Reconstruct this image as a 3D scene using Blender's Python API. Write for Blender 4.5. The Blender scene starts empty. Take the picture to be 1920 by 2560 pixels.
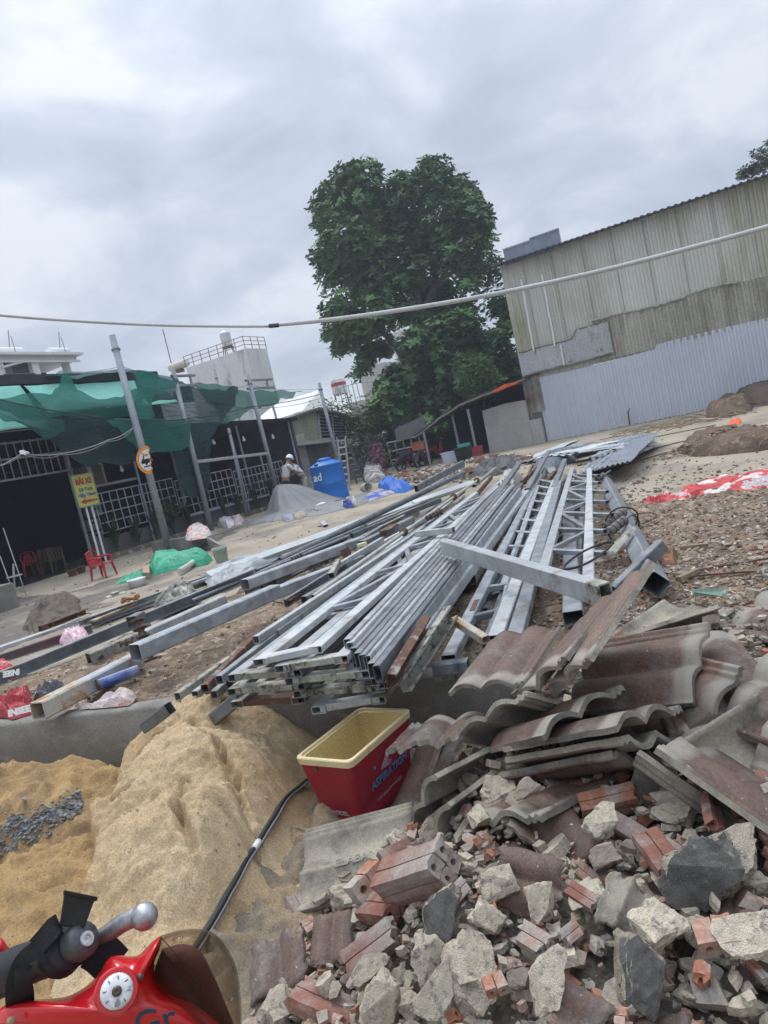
import bpy, bmesh, math, random
from mathutils import Vector, Matrix, noise
V = Vector
random.seed(7)
SC = bpy.context.scene
COL = SC.collection

# ------------------------------------------------------------------ camera
CAM_H = 1.9
PITCH = math.radians(5.67); ROLL = math.radians(12.76); FPX = 1775.0
Fw = V((0, math.cos(PITCH), -math.sin(PITCH)))
R0 = V((1, 0, 0)); U0 = V((0, math.sin(PITCH), math.cos(PITCH)))
RX = R0 * math.cos(ROLL) - U0 * math.sin(ROLL)
UX = R0 * math.sin(ROLL) + U0 * math.cos(ROLL)
cd = bpy.data.cameras.new('camera')
cam = bpy.data.objects.new('camera', cd); COL.objects.link(cam)
m = Matrix.Identity(4)
for i in range(3):
    m[i][0] = RX[i]; m[i][1] = UX[i]; m[i][2] = -Fw[i]
m[2][3] = CAM_H
cam.matrix_world = m
cd.sensor_fit = 'VERTICAL'; cd.sensor_height = 24.0; cd.lens = FPX / 2560 * 24.0
cd.clip_start = 0.05; cd.clip_end = 2000
SC.camera = cam

# ------------------------------------------------------------------ world, sun, exposure
SUN_EL = math.radians(52); SUN_AZ = math.radians(-28)      # azimuth from +Y towards +X
w = bpy.data.worlds.new('World'); SC.world = w; w.use_nodes = True
nt = w.node_tree; N = nt.nodes; L = nt.links; N.clear()
out = N.new('ShaderNodeOutputWorld'); bg = N.new('ShaderNodeBackground')
sky = N.new('ShaderNodeTexSky'); sky.sky_type = 'NISHITA'; sky.sun_disc = False
sky.sun_elevation = SUN_EL; sky.sun_rotation = SUN_AZ
tc = N.new('ShaderNodeTexCoord'); sep = N.new('ShaderNodeSeparateXYZ'); L.new(tc.outputs['Generated'], sep.inputs[0])
def MN(op, a, b=None, c=None, nodes=None, links=None):
    nodes = nodes or N; links = links or L
    n = nodes.new('ShaderNodeMath'); n.operation = op
    for i, x in enumerate((a, b, c)):
        if x is None: continue
        if isinstance(x, (int, float)): n.inputs[i].default_value = x
        else: links.new(x, n.inputs[i])
    return n.outputs[0]
zz = MN('MAXIMUM', sep.outputs[2], 0.0); den = MN('ADD', zz, 0.50)
cx = MN('DIVIDE', sep.outputs[0], den); cy = MN('DIVIDE', sep.outputs[1], den)
comb = N.new('ShaderNodeCombineXYZ'); L.new(cx, comb.inputs[0]); L.new(cy, comb.inputs[1])
n1 = N.new('ShaderNodeTexNoise'); n1.inputs['Scale'].default_value = 2.1; n1.inputs['Detail'].default_value = 7
n1.inputs['Roughness'].default_value = 0.5; n1.inputs['Distortion'].default_value = 0.35
mp = N.new('ShaderNodeMapping'); mp.inputs['Location'].default_value = (3.1, 5.7, 0); mp.inputs['Scale'].default_value = (0.8, 1.0, 1)
L.new(comb.outputs[0], mp.inputs[0]); L.new(mp.outputs[0], n1.inputs['Vector'])
cr = N.new('ShaderNodeValToRGB')
cr.color_ramp.elements[0].position = 0.36; cr.color_ramp.elements[0].color = (0.41, 0.465, 0.56, 1)
cr.color_ramp.elements[1].position = 0.62; cr.color_ramp.elements[1].color = (0.70, 0.74, 0.80, 1)
e = cr.color_ramp.elements.new(0.50); e.color = (0.52, 0.575, 0.665, 1)
n2 = N.new('ShaderNodeTexNoise'); n2.inputs['Scale'].default_value = 4.6; n2.inputs['Detail'].default_value = 5; n2.inputs['Roughness'].default_value = .55; n2.inputs['Distortion'].default_value = .5
L.new(mp.outputs[0], n2.inputs['Vector'])
nm_ = MN('MULTIPLY_ADD', n2.outputs['Fac'], .62, MN('MULTIPLY_ADD', n1.outputs['Fac'], .80, -.205)); L.new(nm_, cr.inputs[0])
zg = MN('POWER', zz, 3.5); zg = MN('MULTIPLY_ADD', zg, 3.0, 1.0)     # an overcast sky is brighter overhead
vm = N.new('ShaderNodeVectorMath'); vm.operation = 'SCALE'; L.new(cr.outputs[0], vm.inputs[0]); L.new(zg, vm.inputs['Scale'])
sk = N.new('ShaderNodeVectorMath'); sk.operation = 'SCALE'; L.new(sky.outputs[0], sk.inputs[0]); sk.inputs['Scale'].default_value = 0.10
mx = N.new('ShaderNodeMix'); mx.data_type = 'RGBA'; mx.inputs[0].default_value = 0.93
L.new(sk.outputs[0], mx.inputs[6]); L.new(vm.outputs[0], mx.inputs[7])
vs = N.new('ShaderNodeVectorMath'); vs.operation = 'SCALE'; vs.inputs['Scale'].default_value = 8.0
L.new(mx.outputs[2], vs.inputs[0])
L.new(vs.outputs[0], bg.inputs['Color']); bg.inputs['Strength'].default_value = 0.125
L.new(bg.outputs[0], out.inputs['Surface'])
sd = bpy.data.lights.new('sun', 'SUN'); sd.energy = 1.5; sd.angle = math.radians(20); sd.color = (1, 0.96, 0.9)
sun = bpy.data.objects.new('sun', sd); COL.objects.link(sun)
sdir = V((math.sin(SUN_AZ) * math.cos(SUN_EL), math.cos(SUN_AZ) * math.cos(SUN_EL), math.sin(SUN_EL)))
sun.rotation_euler = sdir.to_track_quat('Z', 'Y').to_euler()
SC.view_settings.view_transform = 'Standard'; SC.view_settings.look = 'None'
SC.view_settings.exposure = 0.2; SC.view_settings.gamma = 1.0; SC.view_settings.use_curve_mapping = False
SC.cycles.max_bounces = 6; SC.cycles.transparent_max_bounces = 16

# ------------------------------------------------------------------ where things stand: survey of the yard
YA = math.radians(29.0)
AX = V((math.sin(YA), math.cos(YA), 0)); BX = V((-math.cos(YA), math.sin(YA), 0))
CP = V((0, 0, CAM_H)); YZ = 0.42
def ray(u, v): return Fw + RX * ((u - 960) / FPX) + UX * ((1280 - v) / FPX)
def G(u, v, z=YZ):
    d = ray(u, v); return CP + d * ((z - CAM_H) / d.z)
def PA(u, v, a):
    d = ray(u, v); return CP + d * (a / d.dot(AX))
def PB(u, v, b):
    d = ray(u, v); return CP + d * (b / d.dot(BX))
def PY(u, v, Y):
    d = ray(u, v); return CP + d * (Y / d.y)
def W(a, b, z=0): return AX * a + BX * b + V((0, 0, z))
def upto(u, v, base):
    """height of a vertical line over base that reaches picture row v"""
    return PY(u, v, base.y).z
def rnd(a, b): return random.uniform(a, b)
def nz(p, s=1.0): return noise.noise(V(p) * s)
def fbm(p, s=1.0, o=4): return noise.fractal(V(p) * s, 1.0, 2.0, o)

# ------------------------------------------------------------------ materials
MATS = {}
def mat(name, c1, c2=None, scale=4, rough=.75, metal=0.0, bump=.25, bscale=60, c3=None, sscale=None, st=.62, sw=.06,
        rv=0.0, stretch=None, detail=5, spec=.35, fine=.12, warp=.4):
    """procedural surface: two tones mixed by noise, stains of c3, fine grain, bump"""
    if name in MATS: return MATS[name]
    mt = bpy.data.materials.new(name); mt.use_nodes = True; MATS[name] = mt
    nt = mt.node_tree; N = nt.nodes; L = nt.links
    b = N['Principled BSDF']; b.inputs['Roughness'].default_value = rough; b.inputs['Metallic'].default_value = metal
    b.inputs['Specular IOR Level'].default_value = spec
    tc = N.new('ShaderNodeTexCoord'); src = tc.outputs['Object']
    oi = N.new('ShaderNodeObjectInfo')
    ad = N.new('ShaderNodeVectorMath'); ad.operation = 'ADD'; L.new(src, ad.inputs[0])
    sc_ = N.new('ShaderNodeVectorMath'); sc_.operation = 'SCALE'; L.new(oi.outputs['Random'], sc_.inputs['Scale'])
    sc_.inputs[0].default_value = (37, 17, 23); L.new(sc_.outputs[0], ad.inputs[1]); src = ad.outputs[0]
    if stretch:
        mp = N.new('ShaderNodeMapping'); mp.inputs['Scale'].default_value = stretch; L.new(src, mp.inputs[0]); src2 = mp.outputs[0]
    else: src2 = src
    def noi(s, d=detail, vec=src2, di=warp):
        n = N.new('ShaderNodeTexNoise'); n.inputs['Scale'].default_value = s; n.inputs['Detail'].default_value = d
        n.inputs['Distortion'].default_value = di; n.inputs['Roughness'].default_value = .6
        L.new(vec, n.inputs['Vector']); return n.outputs['Fac']
    def ramp(f, lo, hi):
        r = N.new('ShaderNodeMapRange'); r.inputs[1].default_value = lo; r.inputs[2].default_value = hi
        L.new(f, r.inputs[0]); return r.outputs[0]
    def mix(f, a, bb, t='MIX'):
        x = N.new('ShaderNodeMix'); x.data_type = 'RGBA'; x.blend_type = t
        if isinstance(f, (int, float)): x.inputs[0].default_value = f
        else: L.new(f, x.inputs[0])
        for i, cc in ((6, a), (7, bb)):
            if isinstance(cc, tuple): x.inputs[i].default_value = (*cc[:3], 1)
            else: L.new(cc, x.inputs[i])
        return x.outputs[2]
    col = mix(ramp(noi(scale), .35, .65), c1, c2 or tuple(c * .75 for c in c1))
    if c3:
        col = mix(ramp(noi(sscale or scale * 2.3, 6), st - sw, st + sw), col, c3)
    if fine:
        f = ramp(noi(bscale * 1.7, 3, src), .3, .7)
        g = mix(f, (1 - fine * 2,) * 3, (1 + fine * 2,) * 3); col = mix(1.0, col, g, 'MULTIPLY')
    if rv:
        h = N.new('ShaderNodeHueSaturation'); L.new(col, h.inputs['Color'])
        r = N.new('ShaderNodeMapRange'); r.inputs[3].default_value = 1 - rv; r.inputs[4].default_value = 1 + rv
        L.new(oi.outputs['Random'], r.inputs[0]); L.new(r.outputs[0], h.inputs['Value']); col = h.outputs[0]
    L.new(col, b.inputs['Base Color'])
    if bump:
        bp = N.new('ShaderNodeBump'); bp.inputs['Strength'].default_value = bump; bp.inputs['Distance'].default_value = .6 / bscale
        L.new(noi(bscale, 4, src), bp.inputs['Height']); L.new(bp.outputs[0], b.inputs['Normal'])
    return mt

def netmat(name, c, density=.6, stripe=6.0):
    """shade net: woven threads let part of the view through, denser bands every so often"""
    mt = bpy.data.materials.new(name); mt.use_nodes = True; MATS[name] = mt
    nt = mt.node_tree; N = nt.nodes; L = nt.links
    b = N['Principled BSDF']; b.inputs['Roughness'].default_value = .8; b.inputs['Base Color'].default_value = (*c, 1)
    o = N['Material Output']; tr = N.new('ShaderNodeBsdfTransparent'); tl = N.new('ShaderNodeBsdfTranslucent')
    tl.inputs[0].default_value = (*[min(1, x * 1.3) for x in c], 1)
    m0 = N.new('ShaderNodeMixShader'); m0.inputs[0].default_value = .35; L.new(b.outputs[0], m0.inputs[1]); L.new(tl.outputs[0], m0.inputs[2])
    m1 = N.new('ShaderNodeMixShader')
    uv = N.new('ShaderNodeTexCoord'); wv = N.new('ShaderNodeTexWave'); wv.inputs['Scale'].default_value = stripe
    wv.bands_direction = 'Y'; wv.inputs['Distortion'].default_value = .6; L.new(uv.outputs['UV'], wv.inputs['Vector'])
    mr = N.new('ShaderNodeMapRange'); mr.inputs[1].default_value = .9; mr.inputs[2].default_value = .98
    mr.inputs[3].default_value = density; mr.inputs[4].default_value = min(1, density + .3)
    L.new(wv.outputs['Fac'], mr.inputs[0])
    nn = N.new('ShaderNodeTexNoise'); nn.inputs['Scale'].default_value = 3.0; L.new(uv.outputs['UV'], nn.inputs['Vector'])
    ad = MN('MULTIPLY_ADD', nn.outputs['Fac'], .3, -.15, N, L); ad = MN('ADD', ad, mr.outputs[0], None, N, L)
    L.new(ad, m1.inputs[0]); L.new(tr.outputs[0], m1.inputs[1]); L.new(m0.outputs[0], m1.inputs[2]); L.new(m1.outputs[0], o.inputs[0])
    return mt

# ------------------------------------------------------------------ building blocks
def tag(o, label=None, cat=None, group=None, kind=None):
    if label: o['label'] = label
    if cat: o['category'] = cat
    if group: o['group'] = group
    if kind: o['kind'] = kind
    return o
ORG = {}
def empty(name, loc, label=None, cat=None, group=None):
    o = bpy.data.objects.new(name, None); COL.objects.link(o); o.location = loc; o.empty_display_size = .1
    ORG[o.name] = V(loc); return tag(o, label, cat, group)
def link(name, me, parent=None, origin=None):
    o = bpy.data.objects.new(name, me); COL.objects.link(o)
    if origin is not None: ORG[o.name] = V(origin)
    return o
class MB:
    def __init__(s): s.v = []; s.f = []; s.m = []; s.uv = {}
    def add(s, vs, fs, mi=0):
        n = len(s.v); s.v += [V(p) for p in vs]
        s.f += [[n + i for i in f] for f in fs]; s.m += [mi] * len(fs); return s
    def box(s, c, size, R=None, mi=0):
        hx, hy, hz = [x / 2 for x in size]; R = R or Matrix.Identity(3); c = V(c)
        P = [c + R @ V((x * hx, y * hy, z * hz)) for z in (-1, 1) for y in (-1, 1) for x in (-1, 1)]
        return s.add(P, [(0, 2, 3, 1), (4, 5, 7, 6), (0, 1, 5, 4), (2, 6, 7, 3), (0, 4, 6, 2), (1, 3, 7, 5)], mi)
    def prism(s, base, up, mi=0):
        n = len(base); up = V(up)
        return s.add([V(p) for p in base] + [V(p) + up for p in base],
                     [tuple(range(n))[::-1], tuple(range(n, 2 * n))] + [(i, (i + 1) % n, n + (i + 1) % n, n + i) for i in range(n)], mi)
    def sweep(s, p, q, prof, up=(0, 0, 1), inner=None, segs=1, bow=None, mi=0):
        """profile (x across, y up) carried from p to q; with an inner outline it is an open-ended tube"""
        p = V(p); q = V(q); d = (q - p).normalized(); x = d.cross(V(up)).normalized(); y = x.cross(d)
        rings = []
        for k in range(segs + 1):
            t = k / segs; c = p.lerp(q, t)
            if bow: c = c + V(bow) * (4 * t * (1 - t))
            rings.append(c)
        n = len(prof); vs = []; fs = []
        for c in rings: vs += [c + x * a + y * b for a, b in prof]
        for k in range(segs):
            for i in range(n):
                j = (i + 1) % n; fs.append((k * n + i, k * n + j, (k + 1) * n + j, (k + 1) * n + i))
        if inner:
            o = len(vs)
            for c in rings: vs += [c + x * a + y * b for a, b in inner]
            for k in range(segs):
                for i in range(n):
                    j = (i + 1) % n; fs.append((o + k * n + j, o + k * n + i, o + (k + 1) * n + i, o + (k + 1) * n + j))
            for i in range(n):
                j = (i + 1) % n; fs.append((j, i, o + i, o + j)); k = segs * n
                fs.append((k + i, k + j, o + k + j, o + k + i))
        else:
            fs.append(tuple(range(n))); fs.append(tuple(segs * n + i for i in range(n))[::-1])
        return s.add(vs, fs, mi)
    def boxtube(s, p, q, w, h, t=.0025, up=(0, 0, 1), **k):
        c = min(w, h) * .09
        def rr(w, h, c): return [(-w/2+c, -h/2), (w/2-c, -h/2), (w/2, -h/2+c), (w/2, h/2-c), (w/2-c, h/2), (-w/2+c, h/2), (-w/2, h/2-c), (-w/2, -h/2+c)]
        return s.sweep(p, q, rr(w, h, c), up, rr(w - 2*t, h - 2*t, c * .6), **k)
    def channel(s, p, q, w, h, t=.004, up=(0, 0, 1), lip=.015, **k):
        """C section, open towards +x"""
        o = [(-w/2, -h/2), (w/2, -h/2), (w/2, -h/2+lip), (w/2-t, -h/2+lip), (w/2-t, -h/2+t), (-w/2+t, -h/2+t), (-w/2+t, h/2-t), (w/2-t, h/2-t), (w/2-t, h/2-lip), (w/2, h/2-lip), (w/2, h/2), (-w/2, h/2)]
        return s.sweep(p, q, o, up, **k)
    def tube(s, pts, r, n=8, cap=True, mi=0, radii=None):
        pts = [V(p) for p in pts]; vs = []; fs = []; up = V((0, 0, 1)); x = None
        for i, p in enumerate(pts):
            d = (pts[min(i + 1, len(pts) - 1)] - pts[max(i - 1, 0)]).normalized()
            if x is None:
                x = d.cross(up)
                if x.length < .1: x = d.cross(V((1, 0, 0)))
            x = (x - d * x.dot(d)).normalized(); y = d.cross(x); rr = radii[i] if radii else r
            vs += [p + (x * math.cos(a) + y * math.sin(a)) * rr for a in [2 * math.pi * k / n for k in range(n)]]
        for i in range(len(pts) - 1):
            for k in range(n): fs.append((i*n+k, i*n+(k+1) % n, (i+1)*n+(k+1) % n, (i+1)*n+k))
        if cap: fs += [tuple(range(n))[::-1], tuple((len(pts)-1)*n + k for k in range(n))]
        return s.add(vs, fs, mi)
    def lathe(s, prof, c=(0, 0, 0), n=24, axis=(0, 0, 1), mi=0, scale=(1, 1), a0=0, a1=2*math.pi):
        ax = V(axis).normalized(); x = ax.cross(V((0, 1, 0)) if abs(ax.y) < .9 else V((1, 0, 0))).normalized(); y = ax.cross(x); c = V(c)
        full = abs(a1 - a0 - 2*math.pi) < 1e-3; m_ = n if full else n + 1; vs = []; fs = []
        for r, z in prof:
            for k in range(m_):
                a = a0 + (a1 - a0) * k / n; vs.append(c + ax * z + x * (r * math.cos(a) * scale[0]) + y * (r * math.sin(a) * scale[1]))
        for i in range(len(prof) - 1):
            for k in range(n): fs.append((i*m_+k, i*m_+(k+1) % m_, (i+1)*m_+(k+1) % m_, (i+1)*m_+k))
        return s.add(vs, fs, mi)
    def ball(s, c, r, n=10, sq=(1, 1, 1), mi=0):
        vs = []; fs = []; c = V(c)
        for i in range(n + 1):
            th = math.pi * i / n
            for k in range(n*2):
                a = math.pi * k / n; vs.append(c + V((math.sin(th)*math.cos(a)*r*sq[0], math.sin(th)*math.sin(a)*r*sq[1], math.cos(th)*r*sq[2])))
        for i in range(n):
            for k in range(2*n): fs.append((i*2*n+k, (i+1)*2*n+k, (i+1)*2*n+(k+1) % (2*n), i*2*n+(k+1) % (2*n)))
        return s.add(vs, fs, mi)
    def grid(s, rows, mi=0, uv=False):
        n = len(rows[0]); o = len(s.v); vs = [p for r in rows for p in r]
        fs = [(i*n+k, i*n+k+1, (i+1)*n+k+1, (i+1)*n+k) for i in range(len(rows)-1) for k in range(n-1)]
        if uv:
            for i in range(len(rows)):
                for k in range(n): s.uv[o + i*n + k] = (k/(n-1), i/(len(rows)-1))
        return s.add(vs, fs, mi)
    def mesh(s, name, org):
        me = bpy.data.meshes.new(name); me.from_pydata([tuple(p - org) for p in s.v], [], s.f); me.update()
        if any(s.m): me.polygons.foreach_set('material_index', s.m)
        if s.uv:
            l = me.uv_layers.new(name='uv')
            for lp in me.loops: l.data[lp.index].uv = s.uv.get(lp.vertex_index, (0, 0))
        return me
    def build(s, name, mats, parent=None, smooth=False, origin=None, fix=True, label=None, cat=None, group=None, kind=None, thick=0, bevel=0):
        if origin is None:
            if parent: origin = ORG[parent.name]
            else:
                xs = [p.x for p in s.v]; ys = [p.y for p in s.v]; zs = [p.z for p in s.v]
                origin = V(((min(xs)+max(xs))/2, (min(ys)+max(ys))/2, min(zs)))
        origin = V(origin); me = s.mesh(name, origin)
        for x in (mats if isinstance(mats, (list, tuple)) else [mats]): me.materials.append(x)
        if fix:
            bm = bmesh.new(); bm.from_mesh(me); bmesh.ops.recalc_face_normals(bm, faces=bm.faces)
            bm.to_mesh(me); bm.free()
        if smooth: me.polygons.foreach_set('use_smooth', [True] * len(me.polygons))
        o = link(name, me, parent, origin)
        if parent: o.parent = parent; o.location = origin - ORG[parent.name]
        else: o.location = origin
        if thick:
            md = o.modifiers.new('thickness', 'SOLIDIFY'); md.thickness = thick; md.offset = 0
        if bevel:
            md = o.modifiers.new('edges', 'BEVEL'); md.width = bevel; md.segments = 2; md.limit_method = 'ANGLE'
        return tag(o, label, cat, group, kind)

def catmull(pts, n):
    P = [V(p) for p in pts]; P = [P[0]*2 - P[1]] + P + [P[-1]*2 - P[-2]]; out = []
    for i in range(1, len(P) - 2):
        for k in range(n):
            t = k / n; a, b, c, d = P[i-1:i+3]
            out.append(.5 * ((2*b) + (c - a)*t + (2*a - 5*b + 4*c - d)*t*t + (3*b - a - 3*c + d)*t**3))
    out.append(P[-2]); return out
def cloth(ctrl, nu=8, nv=8, wr=.04, ws=2.2, mi=0):
    """control rows of points -> smooth wrinkled sheet"""
    rows = [catmull(r, nu) for r in ctrl]; cols = [catmull([r[i] for r in rows], nv) for i in range(len(rows[0]))]
    n = len(cols[0]); g = [[cols[i][j] for i in range(len(cols))] for j in range(n)]
    for r in g:
        for i, p in enumerate(r):
            d = V((nz(p, ws), nz(p + V((9, 0, 0)), ws), nz(p + V((0, 9, 0)), ws)))
            f = noise.noise(V((p.x*1.2+p.z*ws*2.6, p.y*1.2, 3))) + .5*noise.noise(V((p.x*2+p.z*9, p.y*2, 7))) ; r[i] = p + (d * .6 + V((0, 0, f))) * wr
    return MB().grid(g, mi, uv=True)
def inpoly(x, y, P):
    c = False; j = len(P) - 1
    for i in range(len(P)):
        if (P[i][1] > y) != (P[j][1] > y) and x < (P[j][0]-P[i][0])*(y-P[i][1])/(P[j][1]-P[i][1])+P[i][0]: c = not c
        j = i
    return c
def dpoly(x, y, P):
    best = 1e9
    for i in range(len(P)):
        ax, ay = P[i-1][:2]; bx, by = P[i][:2]; dx, dy = bx-ax, by-ay; t = max(0, min(1, ((x-ax)*dx+(y-ay)*dy)/(dx*dx+dy*dy+1e-9)))
        best = min(best, math.hypot(x-ax-dx*t, y-ay-dy*t))
    return best
def field(poly, res, zf, wob=.0, jag=2.0):
    """ground patch over a polygon: square grid, heights from zf(x, y, distance to edge)"""
    x0 = min(p[0] for p in poly); x1 = max(p[0] for p in poly); y0 = min(p[1] for p in poly); y1 = max(p[1] for p in poly)
    nx = int((x1-x0)/res)+2; ny = int((y1-y0)/res)+2; idx = {}; mb = MB(); vs = []; fs = []
    def g(i, j):
        if (i, j) not in idx:
            x = x0+i*res; y = y0+j*res; idx[i, j] = len(vs); d = dpoly(x, y, poly)
            vs.append(V((x, y, zf(x, y, d))))
        return idx[i, j]
    for i in range(nx):
        for j in range(ny):
            x = x0+(i+.5)*res; y = y0+(j+.5)*res
            if inpoly(x + wob*nz((x, y, 0), jag), y + wob*nz((x, y, 5), jag), poly): fs.append((g(i, j), g(i+1, j), g(i+1, j+1), g(i, j+1)))
    return mb.add(vs, fs)
def crumple(outline, h=.1, z0=None, fr=7.0, seed=0, rings=12, per=6, sharp=True):
    """a heap of cloth or foil lying on the ground inside an outline (closed, with an underside)"""
    P = [V(p) for p in outline]; pts = []
    for i in range(len(P)):
        for k in range(per): pts.append(P[i].lerp(P[(i+1) % len(P)], k/per))
    c = sum(pts, V()) / len(pts); rows = []; S = max((p-c).length for p in pts)
    for i in range(rings + 1):
        s = 1 - i/rings; r = []
        for p in pts:
            q = c + (p-c)*s; e = (1-s)
            n = noise.noise(V((q.x*fr/S*.35, q.y*fr/S*.35, seed))) ; n2 = noise.noise(V((q.x*fr/S, q.y*fr/S, seed+4)))
            rd = (1-abs(n)*2.2) if sharp else (.6+n*.6); rd2 = (1-abs(n2)*2) if sharp else n2
            hh = h * (min(1, e*3.2)**.6) * (.35 + .5*max(0, rd) + .28*rd2)
            q = q + (p-c)*(.10*n2 if s > .3 else 0); r.append(V((q.x, q.y, (z0 if z0 is not None else q.z)+max(0.004, hh))))
        rows.append(r + [r[0]])
    return MB().grid(rows)
def text(body, name, size, origin, xdir, updir, mt, parent, depth=.002, sx=1.0, bold=0.0, align='CENTER', label=None):
    cu = bpy.data.curves.new(name, 'FONT'); cu.body = body; cu.size = size; cu.extrude = depth; cu.align_x = align; cu.align_y = 'CENTER'; cu.offset = bold; cu.resolution_u = 3
    t = bpy.data.objects.new('tmp', cu); COL.objects.link(t); bpy.context.view_layer.update()
    me = bpy.data.meshes.new_from_object(t.evaluated_get(bpy.context.evaluated_depsgraph_get())); bpy.data.objects.remove(t)
    me.materials.clear(); me.materials.append(mt); me.name = name
    x = V(xdir).normalized(); y = V(updir); y = (y - x*y.dot(x)).normalized(); z = x.cross(y)
    R = Matrix((x*sx, y, z)).transposed().to_4x4()
    R.translation = V(origin); me.transform(Matrix.Translation(-ORG[parent.name]) @ R)
    o = link(name, me, parent, ORG[parent.name]); o.parent = parent
    return tag(o, label)
# ------------------------------------------------------------------ the palette
steel = mat('galvanised_steel', (.37, .395, .42), (.22, .245, .27), scale=7, rough=.45, metal=.5, bump=.08, bscale=90, c3=(.20, .16, .12), sscale=6, st=.64, sw=.10, rv=.26, fine=.09, detail=8)
steel_lt = mat('pale_steel', (.48, .50, .505), (.33, .35, .365), scale=6, rough=.48, metal=.3, bump=.06, c3=(.26, .21, .15), sscale=5, st=.64, sw=.08, rv=.18, fine=.07, detail=8)
steel_dk = mat('dull_steel', (.21, .235, .255), (.12, .135, .15), scale=6, rough=.5, metal=.4, bump=.1, c3=(.16, .10, .06), sscale=9, st=.64, rv=.2, fine=.08)
steel_dirty = mat('dirty_steel', (.36, .37, .33), (.22, .22, .18), scale=9, rough=.6, metal=.25, bump=.15, c3=(.06, .055, .045), sscale=14, st=.58, rv=.2, fine=.12)
rusty = mat('rusty_steel', (.17, .085, .055), (.09, .055, .045), scale=9, rough=.85, metal=.1, bump=.4, bscale=90, c3=(.30, .29, .25), sscale=11, st=.62, rv=.15)
rust_patch = mat('rust_and_cream_paint', (.42, .41, .36), (.34, .32, .26), scale=3, rough=.6, metal=.1, bump=.15, c3=(.33, .16, .05), sscale=5, st=.52, sw=.05)
white_pipe = mat('old_white_pipe', (.46, .47, .42), (.32, .33, .29), scale=8, rough=.5, bump=.05, c3=(.2, .14, .08), sscale=12, st=.66)
hole = mat('hole_shade', (.02, .02, .022), rough=.9, bump=0)  # flat black stands in for the shade inside crate hand holes
rustknob = mat('rust_lump', (.13, .085, .06), (.07, .05, .04), scale=20, rough=.9, bump=.8, bscale=60)
concrete = mat('kerb_concrete', (.235, .225, .20), (.15, .142, .128), scale=2.2, rough=.9, bump=.3, bscale=50, c3=(.28, .265, .235), sscale=5, st=.60, fine=.1)
concrete_lt = mat('pale_render', (.42, .415, .39), (.34, .335, .31), scale=1.2, rough=.92, bump=.1, bscale=12, fine=.06)
whitewash = mat('whitewashed_wall', (.66, .67, .67), (.56, .57, .57), scale=.5, rough=.9, bump=.1, bscale=6, c3=(.30, .31, .30), sscale=.9, st=.60, sw=.08, stretch=(1.6, 1.6, .5), fine=.04)
whitepaint = mat('white_paint', (.72, .73, .73), (.66, .67, .67), scale=.8, rough=.7, bump=.03, bscale=8, fine=.02)
darkgap = mat('deep_shade_black', (.018, .019, .022), (.010, .011, .014), scale=1, rough=.9, bump=0)  # near-black colour carries the deep shade of sheds, rooms and back walls
greyroof = mat('dark_roof_sheet', (.06, .065, .075), (.045, .048, .055), scale=1, rough=.7, bump=.1, bscale=8)
corr_white = mat('new_white_corrugated_sheet', (.58, .61, .67), (.51, .54, .60), scale=.5, rough=.5, metal=.15, bump=.03, bscale=10, fine=.02)
corr_old = mat('old_corrugated_sheet', (.60, .60, .55), (.50, .495, .435), scale=.35, rough=.6, metal=.2, bump=.05, bscale=10, c3=(.33, .31, .20), sscale=.6, st=.60, sw=.12, stretch=(1, 1, .35), fine=.03)
corr_moss = mat('stained_corrugated_sheet', (.44, .43, .365), (.345, .335, .27), scale=.5, rough=.7, metal=.1, bump=.08, bscale=10, c3=(.20, .18, .14), sscale=.9, st=.58, sw=.12, stretch=(1.5, 1.5, .4))
corr_patch = mat('patched_corrugated_sheet', (.46, .47, .48), (.38, .385, .39), scale=.9, rough=.6, metal=.15, bump=.05, bscale=12, c3=(.12, .08, .06), sscale=3, st=.66, stretch=(1, 1, .6))
rustsheet = mat('rusty_sheet', (.13, .085, .07), (.30, .30, .27), scale=1.4, rough=.85, bump=.3, bscale=20, detail=3)
shipgreen = mat('pale_green_awning', (.28, .62, .52), (.22, .55, .45), scale=1.2, rough=.7, bump=.1, bscale=6, fine=.03)
polegrey = mat('galvanised_pole', (.30, .325, .35), (.23, .25, .275), scale=3, rough=.5, metal=.4, bump=.05, bscale=30, rv=.1)
cable_blk = mat('black_cable', (.02, .02, .022), rough=.6, bump=0)
cable_wht = mat('pale_cable', (.42, .42, .40), rough=.6, bump=0)
slab = mat('dusty_yard_slab', (.36, .31, .24), (.28, .24, .185), scale=.55, rough=.95, bump=.3, bscale=26, c3=(.19, .17, .14), sscale=.7, st=.56, sw=.09, fine=.11, detail=8)
streetm = mat('street_concrete', (.19, .17, .135), (.13, .12, .105), scale=2.5, rough=.95, bump=.35, bscale=60, c3=(.33, .26, .16), sscale=1.6, st=.50, sw=.12, fine=.16)
dirt = mat('trampled_dirt', (.24, .17, .115), (.12, .088, .062), scale=3.2, rough=.97, bump=.9, bscale=28, c3=(.33, .285, .225), sscale=9, st=.58, sw=.06, fine=.2, detail=9)
sand = mat('building_sand', (.42, .305, .175), (.35, .25, .14), scale=3.0, rough=1.0, bump=.55, bscale=75, c3=(.46, .355, .225), sscale=1.6, st=.54, sw=.1, fine=.16, spec=.1, detail=8)
sand_wet = mat('damp_orange_sand', (.38, .26, .125), (.28, .185, .09), scale=2.4, rough=1.0, bump=.7, bscale=60, c3=(.22, .15, .085), sscale=3, st=.58, sw=.08, fine=.12, spec=.1, detail=8)
gravelm = mat('blue_grey_gravel', (.27, .28, .285), (.18, .19, .195), scale=14, rough=.9, bump=.4, bscale=60, rv=.2)
red_pl = mat('red_plastic', (.42, .03, .035), (.33, .02, .03), scale=3, rough=.45, bump=.03, fine=.03)
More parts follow.
